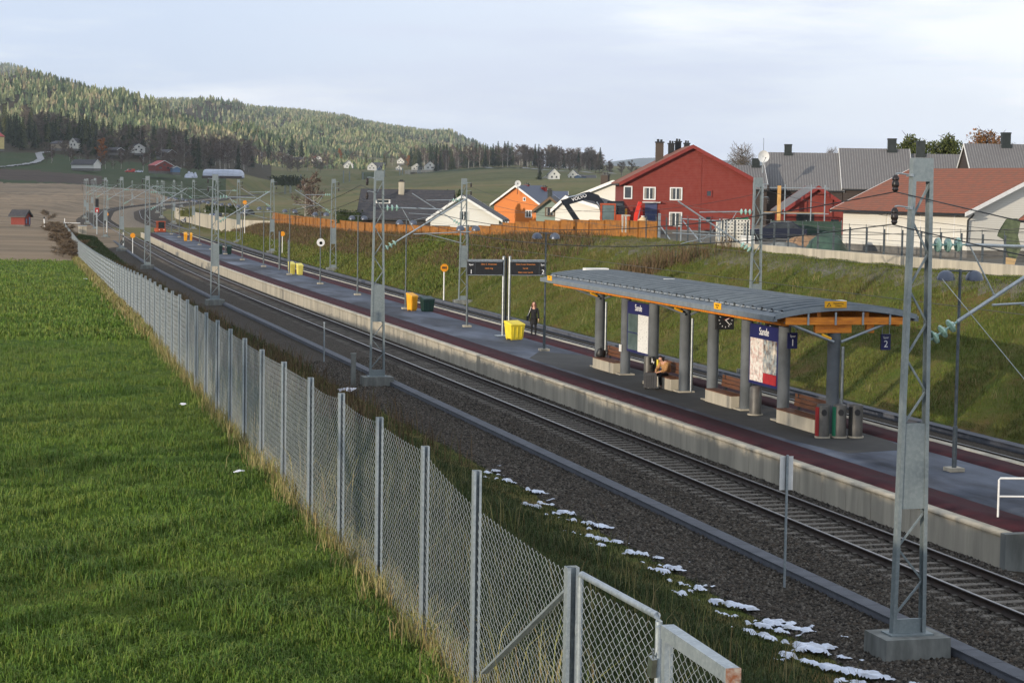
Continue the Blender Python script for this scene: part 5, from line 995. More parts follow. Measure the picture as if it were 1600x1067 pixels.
p = at(37, 350, 318); sh = house('red_shed', 'small red shed with a dark pitched roof alone on the stubble field', 'shed', (p.x+.6, p.y, zg(p.x, p.y)+.15), VA+math.pi/2-R(14), 2.0, 2.35, 1.5, 1.5, (0, 2.25), m_redw, m_droof, dark_metal, .28, plinth=.1, doors=[('r', 1.2, .8, 1.2, m_redw)])
mb = MB(); mb.bx(.4, .75, -.06, -.01, .15, 1.3); mb.bx(-.6, -.3, -.06, -.01, .3, 1.0); mb.build('blue_panels', m_bluew, sh)
# polytunnel and collapsed plastic
m_poly = pm('white_polythene', srgb(176, 182, 196), srgb(140, 148, 164), .5, .4, c3=srgb(196, 202, 214), sc3=2, spec=.5, stretch=(.1, 1, 2))
a, b = at(318, 277, 1060), at(381, 275, 1060); ang = math.atan2(b.y-a.y, b.x-a.x); Lp = (b-a).length
t = thing('polytunnel', 'long white plastic growing tunnel on the far field', 'greenhouse', tuple(a), None, ang); mb = MB(); n = 12
prof = [(3.4*math.cos(math.pi*k/n), 4.2*math.sin(math.pi*k/n)**.8) for k in range(n+1)]; st = [(0, .82), (.03, .95), (.08, 1), (.78, 1), (.9, .97), (.96, .86), (1, .6)]; vs = [(f*Lp, y*q, z*q) for f, q in st for y, z in prof]; m_ = n+1
mb.add(vs, [(i*m_+k, i*m_+k+1, (i+1)*m_+k+1, (i+1)*m_+k) for i in range(len(st)-1) for k in range(n)] + [tuple(range(m_)), tuple(range((len(st)-1)*m_, len(st)*m_))]); mb.build('cover', m_poly, t, True)
mb = MB(); mb.bx(-.3, Lp*.97, -3.6, -3.42, -.6, .75); mb.bx(-.3, Lp*.97, 3.42, 3.6, -.6, .75); mb.build('base_shade_strip', m_dkw, t)  # dark strips stand in for the shadow along the tunnel's bottom edge
for k in range(2, 7):
    mb = MB(); mb.tube([(k*Lp/8, y*1.01, z*1.01) for y, z in prof], .07, 5); mb.build('hoop', galv, t)
a = at(304, 277.5, 1050); t = thing('plastic_heap', 'crumpled heap of white plastic at the left end of the growing tunnel', 'plastic heap', tuple(a)); mb = MB()
for k in range(9): x, y = random.uniform(-4, 4), random.uniform(-1.5, 1.5); mb.lathe((x, y, -.2), [(random.uniform(1, 2), 0), (random.uniform(.8, 1.5), random.uniform(.6, 1.3)), (random.uniform(.2, .5), random.uniform(1.4, 3.4))], 7, random.uniform(.6, 1.2))
mb.build('sheeting', m_poly, t)
# bridge far out
a, b = at(641, 269, 1690), at(730, 272, 1640); ang = math.atan2(b.y-a.y, b.x-a.x); Lb = (b-a).length
t = thing('road_bridge', 'low pale concrete bridge over the railway far out in the valley', 'bridge', tuple(a), None, ang); mb = MB(); mb.bx(3, Lb-2, -2.5, 2.5, -.4, .9); mb.build('deck', concrete, t)
for x in (0, Lb): mb = MB(); mb.bx(x-3.5, x+3.5, -3, 3, -4, 1.3); mb.build('abutment', concrete, t)
mb = MB(); mb.bx(0, Lb, -2.6, -2.5, .9, 1.8); mb.build('parapet', concrete, t)
# roads
m_road = pm('pale_road', srgb(150, 150, 150), srgb(128, 128, 128), .1, .9)
def road(pts, w, lab, m=m_road, lift=.6):
    P = [Vector((at(*q).x, at(*q).y, 0)) for q in pts]; Q = []
    for i in range(len(P)-1):
        for k in range(12): Q.append(P[i].lerp(P[i+1], k/12))
    Q.append(P[-1]); mb = MB(); vs = []
    for i, p in enumerate(Q):
        d = (Q[min(i+1, len(Q)-1)]-Q[max(i-1, 0)]).normalized(); n = Vector((-d.y, d.x, 0))
        for s in (-1, 1): e = p+n*s*w/2; vs.append((e.x, e.y, zg(p.x, p.y)+lift))
    mb.add(vs, [(2*i, 2*i+1, 2*i+3, 2*i+2) for i in range(len(Q)-1)]); tag(mb.build('road', m), lab, 'road', kind='structure')
road([(-20, 272, 1105), (10, 266, 1120), (38, 260, 1150), (58, 252, 1190), (64, 244, 1230), (60, 232, 1290), (78, 225, 1330)], 4.2, 'pale farm track climbing the left slope')
road([(735, 270, 1640), (800, 268, 1560), (860, 272, 1450), (960, 276, 1380)], 5, 'pale road crossing the far meadow')
# ------------------------------------------------------------------ fences and walls along the right crest
wf = thing('wooden_fence', 'long golden-brown board fence along the crest of the right bank', 'fence', (44.2, 145, 4.5)); WM = Matrix.Translation((-44.2, -145, -4.5))
m_fence = wave_mat('golden_boards', srgb(176, 116, 42), srgb(112, 70, 26), 2.1, 'Y', .7, .5, .02, srgb(104, 70, 36), lo=.2, hi=1.2)
WP = [(45.0, 128.6), (45.0, 140), (44.6, 150), (44.0, 161), (43.4, 175), (42.6, 190), (41.9, 207), (41.7, 225), (41.9, 245), (42.4, 265), (43.4, 285), (45.0, 303)]
tops = [5.88, 5.74, 5.55, 5.15, 4.38, 4.22, 4.06, 4.0, 3.95, 3.9, 3.85, 3.85]; npost = 0
for i in range(len(WP)-1):
    a, b = WP[i], WP[i+1]; n = max(2, round(math.dist(a, b)/3.3))
    for k in range(n):
        p, q = [(a[0]+(b[0]-a[0])*f, a[1]+(b[1]-a[1])*f) for f in (k/n, (k+1)/n)]; zz = tops[i]+(tops[i+1]-tops[i])*(k+.5)/n; g = min(zg(*p), zg(*q))
        mb = MB(); mb.bar((p[0], p[1], (zz+g-.3)/2), (q[0], q[1], (zz+g-.3)/2), .05, zz-g+.3); mb.bar((p[0], p[1], zz+.02), (q[0], q[1], zz+.02), .14, .04); o = mb.build('board_panel', m_fence, wf); o.data.transform(WM)
        mb = MB(); mb.bx(p[0]-.13, p[0]-.03, p[1]-.05, p[1]+.05, g-.3, zz+.06); o = mb.build('post', m_fence, wf); o.data.transform(WM)
t = thing('steel_gate_post', 'grey steel corner post at the right end of the wooden fence', 'post', (45.0, 128.2, 4.7)); mb = MB(); mb.bx(-.07, .07, -.07, .07, -.3, 1.75); mb.build('shaft', galv, t); mb = MB(); mb.bar((0, 0, 1.0), (.4, -1.4, -.1), .06); mb.build('brace', galv, t)
t = thing('rag_bundle', 'two dirty white cloths hung over the wooden fence', 'cloth', (44.8, 134.6, 5.0)); mb = MB()
for y in (-.4, .35): mb.prism([(-.14, y-.22, 1.2), (-.14, y+.2, 1.22), (-.14, y+.05, .55), (-.14, y+.12, .05), (-.14, y-.1, .0), (-.14, y-.16, .6)], (-.05, 0, 0)); mb.bx(-.16, .1, y-.22, y+.2, 1.15, 1.24)
mb.build('cloth', pm('dirty_cloth', srgb(186, 180, 168), srgb(140, 134, 124), 6), t)
cw = thing('retaining_wall', 'low pale concrete wall along the crest at the right', 'wall', (44.9, 95, 4.7)); mb = MB(); y = 60
while y < 116.5: mb.bx(-.14, .14, y-95, y-95+2.98, -1.0, .22); y += 3
mb.build('panels', concrete, cw)
rl = thing('mesh_railing', 'grey steel post-and-wire railing standing on the low concrete wall', 'railing', (44.95, 95, 4.92)); y = 61.
while y < 131:
    mb = MB(); z0 = 0 if y < 116 else -.35; mb.bx(-.04, .04, y-95-.035, y-95+.035, z0, 1.28); mb.bx(-.055, -.04, y-95-.02, y-95+.02, .0, 1.48); mb.build('post', galv_dark, rl); y += 2.05
for z in (.35, .72, 1.05, 1.42): mb = MB(); mb.tube([(-.04, -35, z), (-.04, 36, z)], .011, 5); mb.build('wire', dark_metal, rl)
bw = thing('retaining_wall', 'tall beige concrete wall beside the far end of the tracks', 'wall', (38.4, 340, .3)); mb = MB(); y = 312
ux = 16.9
while y < 470: mb.box((float(xc(y+3))+ux-38.4, y+3-340, .85), (.3, 5.95, 2.3), -math.atan(float(xc(y+6)-xc(y))/6)); y += 6
mb.box((float(xc(312))+ux+2.0-38.4, 308.5-340, 1.1), (.3, 8.5, 2.2), R(32)); mb.build('panels', concrete, bw); mb = MB(); y = 312
while y < 470: mb.box((float(xc(y+3))+ux-38.4, y+3-340, 2.05), (.42, 5.99, .1), -math.atan(float(xc(y+6)-xc(y))/6)); y += 6
mb.build('coping', concrete, bw)
# ------------------------------------------------------------------ trees
def limb_tree(seed, h, spread, nl=11, twigs=320, tw=.07, lf=.0, crownlo=.25):
    """bare broad-leaved tree: trunk and limbs (first mesh), a haze of separate twigs (second)"""
    r = random.Random(seed); tr = MB(); tw_ = MB(); tr.tube([(0, 0, -.3), (.02*h, 0, h*.35), (0, .02*h, h*.7), (.01*h, 0, h*.97)], [h*.022, h*.016, h*.009, h*.002], 6)
    ends = []
    for i in range(nl):
        z = h*(crownlo + (.92-crownlo)*i/nl); a = r.uniform(0, 6.28); L_ = spread*(1.05-.75*abs(i/nl-.35))*r.uniform(.7, 1.1); e = Vector((math.cos(a)*L_, math.sin(a)*L_, z+L_*r.uniform(.35, .9)))
        m = Vector((e.x*.5, e.y*.5, z+L_*.25)); tr.tube([(0, 0, z), m, e], [h*.009, h*.006, h*.002], 4); ends += [(Vector((0, 0, z)), m), (m, e), (m, e)]
    for i in range(twigs):
        p, q = r.choice(ends); b = p.lerp(q, r.uniform(.2, 1)); d = Vector((r.gauss(0, 1), r.gauss(0, 1), r.gauss(.5, .8))).normalized()*spread*r.uniform(.2, .5); w = tw*r.uniform(.5, 1.3)
        n = d.cross(Vector((r.random(), r.random(), r.random()))).normalized()*w; tw_.add([b-n*.5, b+n*.5, b+d*.6+n*.35+Vector((0, 0, w)), b+d], [(0, 1, 2), (0, 2, 3)])
    return tr, tw_
def round_tree(seed, h, rad, n, w, L_):
    """rounded crown built of separate small leaves or twigs in uneven clumps"""
    r = random.Random(seed); tr, _ = limb_tree(seed, h, rad*.8, 13, 0, crownlo=.3); cr = MB(); cl_ = []
    for i in range(26):
        a = r.uniform(0, 6.28); e = r.uniform(-.5, 1.4); q = r.uniform(.35, .82); cl_.append((Vector((math.cos(a)*math.cos(e)*rad*q, math.sin(a)*math.cos(e)*rad*q, h*.6+math.sin(e)*h*.36*q)), r.uniform(.2, .36)*rad))
    for i in range(n):
        c, s = r.choice(cl_); d = Vector((r.gauss(0, 1), r.gauss(0, 1), r.gauss(0, 1))).normalized(); p = c + d*s*r.random()**.4; t = (d + Vector((r.gauss(0, .6), r.gauss(0, .6), r.gauss(.2, .6)))).normalized()*L_*r.uniform(.6, 1.2); k = t.cross(Vector((r.gauss(0, 1), r.gauss(0, 1), r.gauss(0, 1)))).normalized()*w*.5
        cr.add([p, p+t*.5+k, p+t, p+t*.5-k], [(0, 1, 2, 3)])
    return tr, cr
def conifer(seed, h, rad, layers=14):
    tr = MB(); tr.tube([(0, 0, -.4), (0, 0, h*.5), (0, 0, h*.98)], [h*.018, h*.011, h*.002], 6); cr = MB(); r = random.Random(seed)
    for i in range(layers):
        f = i/layers; z = h*(.1+.88*f); R_ = rad*(1-f)**.8+.12; n = 9
        for k in range(n):
            a = 6.283*(k+r.uniform(-.4, .4))/n; rr = R_*r.uniform(.6, 1.15); w = R_*.42; dx, dy = math.cos(a), math.sin(a); zz = z-rr*.3*r.uniform(.4, 1.4)
            cr.add([(0, 0, z+h*.06), (dx*rr*.7-dy*w*.5, dy*rr*.7+dx*w*.5, (z+zz)/2), (dx*rr, dy*rr, zz), (dx*rr*.7+dy*w*.5, dy*rr*.7-dx*w*.5, (z+zz)/2-.05)], [(0, 1, 2), (0, 2, 3)])
    return tr, cr
m_bark = pm('grey_bark', srgb(92, 84, 76), srgb(66, 60, 54), 4, .9, 0, .4, 12); m_birch = pm('pale_bark', srgb(176, 170, 160), srgb(110, 104, 96), 3, .85)
m_spruce = pm('dark_spruce_needles', srgb(34, 46, 28), None, ro=.85, spec=.15, island=[srgb(24, 34, 22), srgb(40, 52, 32), srgb(54, 64, 38), srgb(32, 44, 30)])
m_pine = pm('olive_pine_needles', srgb(58, 66, 38), None, ro=.85, spec=.15, island=[srgb(44, 52, 30), srgb(70, 76, 44), srgb(88, 90, 52), srgb(56, 62, 36)])
m_tw_r = pm('reddish_twigs', srgb(96, 70, 58), None, ro=.9, spec=.1, island=[srgb(66, 56, 52), srgb(86, 74, 68), srgb(102, 86, 76), srgb(76, 68, 62)])
m_tw_s = pm('brown_twigs', srgb(90, 78, 66), None, ro=.9, spec=.1, island=[srgb(66, 58, 50), srgb(92, 80, 66), srgb(112, 96, 78), srgb(80, 70, 60)])
m_tw_g = pm('grey_twigs', srgb(98, 88, 78), None, ro=.9, spec=.1, island=[srgb(78, 70, 62), srgb(112, 102, 90), srgb(92, 82, 72)])
m_tw_o = pm('orange_foliage', srgb(150, 92, 40), None, ro=.85, spec=.15, island=[srgb(134, 82, 36), srgb(170, 106, 50), srgb(112, 72, 36), srgb(150, 98, 52)])
m_tw_n = pm('green_leaves', srgb(60, 70, 38), None, ro=.85, spec=.15, island=[srgb(44, 56, 28), srgb(74, 84, 46), srgb(96, 100, 58), srgb(60, 70, 38)])
m_tw_b = pm('brown_leaves', srgb(128, 88, 56), None, ro=.85, spec=.15, island=[srgb(110, 74, 46), srgb(146, 102, 66), srgb(98, 78, 52), srgb(120, 96, 64)])
TM = {}
def proto(kind):
    if kind not in TM:
        out = []
        for s in range(3):
            if kind in ('spruce', 'pine'): tr, cr = conifer(s+(10 if kind == 'pine' else 0), 15, 3.0 if kind == 'spruce' else 3.6, 15); mats = (m_bark, m_spruce if kind == 'spruce' else m_pine)
            elif kind == 'birch': tr, cr = limb_tree(s, 15, 4.0, 13, 620, .16); mats = (m_birch, m_tw_r)
            elif kind == 'grey': tr, cr = limb_tree(s+5, 13, 4.6, 13, 900, .13); mats = (m_bark, m_tw_g)
            elif kind == 'round': tr, cr = round_tree(s+21, 12, 4.6, 2600, .07, 1.0); mats = (m_bark, m_tw_g)
            elif kind == 'larch': tr, cr = limb_tree(s+8, 14, 3.2, 15, 900, .3, crownlo=.12); mats = (m_bark, m_tw_o)
            elif kind == 'green': tr, cr = round_tree(s+11, 12, 4.4, 3600, .34, .45); mats = (m_bark, m_tw_n)
            elif kind == 'brown': tr, cr = round_tree(s+14, 12, 5.4, 3000, .3, .45); mats = (m_bark, m_tw_b)
            elif kind == 'shrub': tr, cr = limb_tree(s+17, 3.2, 1.7, 12, 900, .05, crownlo=.05); mats = (m_bark, m_tw_s)
            a = tr.build('trunk', mats[0]); b = cr.build('crown', mats[1]); out.append((a.data, b.data)); bpy.data.objects.remove(a); bpy.data.objects.remove(b)
        TM[kind] = out
    return TM[kind]
nat = {'round': 12, 'spruce': 13.5, 'pine': 13.5, 'birch': 15, 'grey': 13, 'larch': 14, 'green': 12, 'brown': 12, 'shrub': 3.2}
def plant(kind, name, x, y, h, label, group=None, z=None, wide=1.):
    me = proto(kind)[random.randrange(3)]; t = thing(name, label, 'shrub' if kind == 'shrub' else 'tree', (x, y, zg(x, y) if z is None else z), group, random.uniform(0, 6.28)); s = h/nat[kind]; t.scale = (s*wide, s*wide, s)
    for nm, m in zip(('trunk', 'crown'), me): o = bpy.data.objects.new(nm, m); COL.objects.link(o); o.parent = t
    return t
KN = {'spruce': ('spruce_tree', 'dark pointed spruce'), 'pine': ('pine_tree', 'olive-green conifer'), 'birch': ('birch_tree', 'bare reddish birch'), 'grey': ('bare_tree', 'bare grey-brown tree'), 'larch': ('larch_tree', 'orange-brown larch')}
def wood(n, px0, px1, d0, d1, kinds, h0, h1, place, group):
    for i in range(n):
        px = random.uniform(px0, px1); d = random.uniform(d0, d1); p = at(px, 280, d); k = random.choice(kinds); plant(k, KN[k][0], p.x, p.y, random.uniform(h0, h1), KN[k][1] + ' ' + place, group)
wood(110, -40, 170, 1330, 1600, ['spruce', 'spruce', 'spruce', 'pine', 'grey'], 15, 24, 'in the dense belt above the left slope', 'trees of the left hillside wood')
wood(95, 130, 300, 1380, 1620, ['spruce', 'spruce', 'birch', 'grey', 'pine'], 13, 22, 'in the middle part of the left hillside wood', 'trees of the left hillside wood')
wood(75, 250, 400, 1300, 1650, ['birch', 'birch', 'grey', 'spruce'], 13, 21, 'in the reddish right part of the left hillside wood', 'trees of the left hillside wood')
wood(36, 70, 300, 1170, 1330, ['grey', 'birch', 'grey'], 6, 12, 'between the farmhouses on the left slope', 'garden trees on the left slope')
wood(70, 330, 520, 1600, 1900, ['grey', 'birch', 'birch', 'grey'], 7, 13, 'in the brown hedge belt across the valley', 'trees of the brown belt')
wood(26, 500, 700, 1850, 2150, ['birch', 'grey', 'pine', 'larch'], 8, 13, 'behind the far row of white houses', 'trees behind the far row')
wood(135, 640, 800, 1650, 2100, ['spruce', 'spruce', 'spruce', 'pine', 'birch'], 14, 21, 'in the left, darker half of the wooded rise', 'trees of the wooded rise')
wood(125, 780, 940, 1630, 2080, ['birch', 'birch', 'grey', 'grey', 'spruce'], 13, 19, 'in the right, bare half of the wooded rise', 'trees of the wooded rise')
wood(24, 830, 1000, 1260, 1500, ['grey', 'birch'], 5, 10, 'on the slope below the wooded rise', 'trees below the wooded rise')
def one(kind, name, px, py, d, h, label, wide=1.):
    p = at(px, py, d); return plant(kind, name, p.x, p.y, h, label, None, p.z, wide)
one('larch', 'larch_tree', 159, 258, 1180, 16, 'single orange-brown larch left of the red barn')
one('spruce', 'spruce_tree', 405, 250, 1800, 17, 'dark spruce, left one of the pair by the blue-grey house'); one('spruce', 'spruce_tree', 420, 250, 1800, 20, 'dark spruce, right one of the pair by the blue-grey house')
one('spruce', 'spruce_tree', 456, 246, 1800, 19, 'dark spruce, left one of the pair beside the brown house', 1.3); one('spruce', 'spruce_tree', 471, 247, 1790, 15, 'dark spruce, right one of the pair beside the brown house', 1.3)
one('spruce', 'spruce_tree', 843, 285, 1150, 9, 'dark round spruce at the left end of the meadow farm', 1.5); one('birch', 'birch_tree', 490, 372, 262, 8.4, 'tall thin bare birch standing behind the wooden fence', .7); one('birch', 'birch_tree', 478, 370, 266, 7.2, 'thinner bare birch next to the tall bare tree behind the wooden fence')
one('round', 'bare_tree', 1157, 330, 235, 8.0, 'round bare tree behind the right slope of the red house roof', .72)
one('green', 'leafy_tree', 1425, 305, 225, 6.9, 'half-green tree behind the grey roofs, leftmost of three'); one('green', 'leafy_tree', 1480, 305, 225, 7.3, 'dense dark green tree between two chimneys of the grey roofs', .9); one('brown', 'leafy_tree', 1541, 300, 225, 7.2, 'broad reddish-brown tree behind the rightmost grey roof', 1.0)
one('round', 'bare_tree', 1299, 285, 230, 4.1, 'small bare treetop peeping over the grey ridge by the chimney', .6); one('round', 'bare_tree', 1580, 280, 230, 4.2, 'small thin treetop beyond the rightmost chimney', .6)
for i, (px, lab) in enumerate([(631, 'first'), (646, 'second'), (662, 'third'), (680, 'fourth'), (699, 'fifth'), (719, 'sixth')]):
    p = at(px, 322, 275+i*3); t = thing('columnar_shrub', 'dark columnar evergreen, %s from the left in the row behind the dark roof' % lab, 'shrub', (p.x, p.y, p.z-1.0), 'row of dark columnar evergreens'); mb = MB(); r = random.Random(i)
    for k in range(150):
        z = r.uniform(.1, 2.6+i*.1); a = r.uniform(0, 6.28); R_ = .55*math.sin(min(1, (2.8+i*.1-z)/1.0)*1.4)*r.uniform(.8, 1.15); c = Vector((R_*math.cos(a), R_*math.sin(a), z)); n = Vector((-math.sin(a), math.cos(a), 0))*.16; mb.add([c-n, c+n, c+Vector((r.uniform(-.05, .05), 0, .4))], [(0, 1, 2)])
    mb.build('crown', m_spruce, t); mb = MB(); mb.lathe((0, 0, 0), [(.1, 0), (.42, .2), (.42, 2.2), (.08, 2.6)], 8); mb.build('core', m_spruce, t)
for k, (px, py, d, h, lab) in enumerate([(98, 400, 182, 1.9, 'reddish brown bush at the corner of the mesh fence'), (112, 398, 186, 2.1, 'reddish brown bush right against the mesh fence corner'), (104, 380, 215, 2.3, 'brown bush behind the fence-corner bushes'), (92, 366, 240, 2.4, 'brown bush on the field edge nearest the bend'), (100, 352, 270, 2.2, 'low brown bush by the outer fence curve'), (84, 345, 290, 2.0, 'farthest brown bush on the field edge'), (76, 330, 420, 2.8, 'thin brown bush alone on the stubble'), (112, 410, 176, 1.3, 'small brown bush at the end of the green grass')]):
    p = at(px, py, d); plant('shrub', 'bare_shrub', p.x, p.y, h*.66, lab, 'brown bushes along the field edge', wide=1.9)
for k in range(12):
    f = k/11; px, d = 117-36*f+random.uniform(-5, 5), 176+120*f+random.uniform(-6, 6); p = at(px, 350, d); plant('shrub', 'bare_shrub', p.x, p.y, random.uniform(.9, 1.5), 'low bare brush filling the strip between the fence corner and the stubble field', 'low brush at the fence corner', wide=2.2)
# dark hedge near the wooden fence and hedge by the car park
def hedge(px0, px1, py, d, h, lab, mat, w=1.2, n=700, s=.22):
    a, b = at(px0, py, d), at(px1, py, d); t = thing('hedge', lab, 'hedge', (a.x, a.y, a.z)); L_ = Vector((b.x-a.x, b.y-a.y, 0)); mb = MB(); r = random.Random(int(px0))
    for k in range(n):
        f = r.random(); c = L_*f + Vector((r.uniform(-w, w)/2, r.uniform(-w, w)/2, h*r.random()**.6*(.85+.15*math.sin(f*40)))); v = Vector((r.gauss(0, 1), r.gauss(0, 1), r.gauss(0, 1))).normalized()*s; u = Vector((r.gauss(0, 1), r.gauss(0, 1), r.gauss(0, 1))).normalized()*s*.6; mb.add([c-v, c+u, c+v], [(0, 1, 2)])
    mb.build('foliage', mat, t); mb = MB(); mb.bar((0, 0, h*.4), (L_.x, L_.y, h*.4), w*.7, h*.75); mb.build('core', mat, t); return t
hedge(527, 562, 349, 232, 1.6, 'dark green hedge left of the broad dark roof', m_spruce)
for x, y, h, k, lab in ((-19, 17, 15, 'round', 'bare tree standing left of the bridge, first of the group'), (-23, 22, 14, 'green', 'leafy tree standing left of the bridge'), (-16, 9, 13, 'round', 'bare tree nearest the bridge'), (-26, 14, 15, 'green', 'leafy tree farther from the bridge'), (-20, 28, 12, 'round', 'bare tree farthest along the field edge')): plant(k, 'roadside_tree', x, y, h, lab, 'trees left of the bridge')
# ------------------------------------------------------------------ car park and vehicles
def paint(c): return pm('car_paint', c, None, ro=.25, me=.2, spec=.6)
def car(x, y, z, rz, col, lab, cat='car', van=False, group='cars parked behind the beige wall'):
    t = thing('parked_car', lab, cat, (x, y, z), group, rz); l, w, h = (4.3, 1.72, 1.42) if not van else (4.8, 1.8, 1.9)
    pr = [(-l/2, .3), (-l/2, .75), (-l*.42, .86), (-l*.2, .92), (-l*.05, 1.36), (l*.28, h), (l*.42, .98), (l/2, .9), (l/2, .3)] if not van else [(-l/2, .3), (-l/2, .85), (-l*.3, 1.0), (-l*.18, 1.8), (l*.48, h), (l/2, 1.0), (l/2, .3)]
    mb = MB(); mb.prism([(a, -w/2, b) for a, b in pr], (0, w, 0)); mb.build('body', paint(col), t)
    mb = MB(); q = [(-l*.17, .96), (-l*.045, 1.3), (l*.27, 1.35), (l*.38, 1.0)] if not van else [(-l*.27, 1.1), (-l*.17, 1.7), (l*.1, 1.78), (l*.1, 1.1)]
    mb.prism([(a, -w/2-.012, b) for a, b in q], (0, w+.024, 0)); mb.build('side_windows', m_pane, t)
    mb = MB(); mb.quad((-l*.2-.03, -w*.42, .96), (-l*.2-.03, w*.42, .96), (-l*.06-.03, w*.38, 1.32), (-l*.06-.03, -w*.38, 1.32)); mb.build('windscreen', m_pane, t)
    for a in (-l*.3, l*.3):
        for s in (-1, 1): mb = MB(); mb.prism([(a+.31*math.cos(k*math.pi/7), s*w/2-.09 if s > 0 else -w/2-.02, .31+.31*math.sin(k*math.pi/7)) for k in range(14)], (0, .11, 0)); wh = mb.build('wheel', rubber, t)
    for s in (-1, 1): mb = MB(); mb.bx(-l/2-.02, -l/2-.002, s*w*.36-.14, s*w*.36+.14, .6, .76); mb.build('headlight', white, t)
    return t
cc = [srgb(40, 44, 52), srgb(150, 154, 158), srgb(70, 30, 30), srgb(30, 50, 90), srgb(190, 192, 194), srgb(60, 62, 66), srgb(34, 36, 40), srgb(120, 124, 130)]
cn = ['dark blue-grey', 'silver', 'dark red', 'deep blue', 'white-grey', 'mid grey', 'black', 'pale grey']
for k, (px, py, d) in enumerate([(296, 331, 420), (309, 326, 450), (321, 330, 415), (337, 322, 460), (352, 318, 480), (366, 319, 470), (385, 318, 450), (330, 316, 520)]):
    p = at(px, py, d); car(p.x, p.y, zg(p.x, p.y), R(60+random.uniform(-15, 15)), cc[k], cn[k]+' car parked behind the beige wall at the bend')
hedge(282, 312, 339, 400, 1.7, 'grey-green clipped hedge right behind the beige wall', m_pine, 1.5, 500, .3); hedge(322, 375, 333, 385, 1.6, 'long dark hedge between beige wall and parked cars', m_spruce, 1.4, 800, .3); hedge(428, 470, 290, 1010, 5, 'dark green hedge block at the far line', m_spruce, 6, 500, 1.2)
p = at(203, 270, 1100); t = car(p.x, p.y, p.z, R(10), srgb(168, 52, 38), 'red van parked at the far farm', 'van', True, None); t.scale = (1.1,)*3
p = at(217, 270, 1098); car(p.x, p.y, p.z, R(5), srgb(190, 200, 215), 'pale blue car next to the red van at the far farm', group=None)
p = at(1210, 374, 136); car(p.x, p.y, 4.6, R(-22), srgb(28, 33, 50), 'dark blue car parked behind the white crates in the yard', group=None)
# excavators
m_exc_d = pm('dark_machine_paint', srgb(30, 36, 44), srgb(22, 26, 34), 3, .4, .2); m_exc_o = pm('orange_machine_paint', srgb(168, 74, 36), srgb(142, 60, 28), 3, .5); m_exc_r = pm('red_machine_paint', srgb(206, 48, 30), srgb(180, 40, 26), 3, .45); m_excy = pm('yellow_machine_paint', srgb(222, 160, 50), srgb(200, 140, 40), 3, .5)
p = at(925, 362, 158); t = thing('excavator', 'dark-armed excavator behind the wooden fence, its boom bent downwards', 'excavator', (p.x, p.y, 4.6), None, VA)
def plate(nm, pts, th, mt, y=0): mb = MB(); mb.prism([(a, y-th/2, b) for a, b in pts], (0, th, 0)); return mb.build(nm, mt, t)
plate('boom', [(.75, 1.2), (1.15, 1.2), (.95, 2.3), (.45, 2.95), (-.3, 3.2), (-.75, 3.1), (-2.0, 2.65), (-2.35, 2.4), (-2.3, 2.1), (-1.9, 2.15), (-.6, 2.55), (.1, 2.45), (.5, 2.0)], .5, m_exc_d)
plate('dipper', [(-2.5, 2.5), (-2.1, 2.6), (-.9, .9), (-.75, .3), (-1.1, .3), (-1.3, .75)], .36, m_exc_d); plate('bucket', [(-1.3, .6), (-.6, .6), (-.35, .0), (-.9, -.35), (-1.5, -.2)], .9, m_exc_d)
mb = MB(); mb.tube([(-1.9, -.22, 2.72), (-.6, -.22, 3.0)], .07, 8); mb.tube([(1.3, -.2, .9), (.3, -.2, 2.4)], .08, 8); mb.build('hydraulic_ram', steel, t); text('VOLVO', (-1.05, -.26, 2.72), .36, m_txt, t, (math.pi/2, R(-19), 0))
plate('ram_guard', [(.55, 1.25), (1.1, 1.0), (1.45, .6), (1.0, .5)], .7, m_excy)
mb = MB(); mb.bx(1.0, 2.7, -.3, 1.2, .9, 1.9); mb.build('engine_housing', m_excy, t); mb = MB(); mb.bx(1.1, 2.4, -1.2, -.32, .9, 2.5); mb.build('cab', m_exc_d, t); mb = MB(); mb.bx(1.2, 2.3, -1.22, -1.205, 1.4, 2.35); mb.build('cab_glass', m_pane, t)
for s in (-1, 1): mb = MB(); mb.prism([(-.3, s*1.0-.25, .1), (2.9, s*1.0-.25, .1), (3.2, s*1.0-.25, .45), (2.9, s*1.0-.25, .8), (-.3, s*1.0-.25, .8), (-.6, s*1.0-.25, .45)], (0, .5, 0)); mb.build('track', rubber, t)
p = at(967, 366, 150); t = thing('excavator', 'small orange excavator with a tall cab in front of the red house', 'excavator', (p.x, p.y, 4.6), None, VA)
mb = MB()
for x, y in ((-1.35, -.5), (-.35, -.5), (-1.35, .6), (-.35, .6)): mb.bx(x-.05, x+.05, y-.05, y+.05, .7, 2.25)
mb.bx(-1.42, -.28, -.57, .67, 2.25, 2.36); mb.bx(-1.42, -.28, -.57, .67, .7, 1.0); mb.build('cab_frame', m_exc_o, t); mb = MB(); mb.bx(-1.29, -.41, -.49, .59, 1.01, 2.24); mb.build('cab_glass', m_gl, t)
mb = MB(); mb.bx(-.25, .75, -.5, .6, .7, 1.55); mb.build('engine_housing', m_exc_o, t); mb = MB(); mb.bx(-1.5, .9, -.8, -.4, .05, .6); mb.bx(-1.5, .9, .5, .9, .05, .6); mb.build('track', rubber, t); mb = MB(); mb.bx(-.2, .4, -.3, .4, 1.56, 2.2); mb.build('rear_cab', m_exc_d, t)
p = at(995, 366, 149); t = thing('red_loader_arm', 'bright red machine with upright folded arms beside the orange excavator', 'machine', (p.x, p.y, 4.6), None, VA)
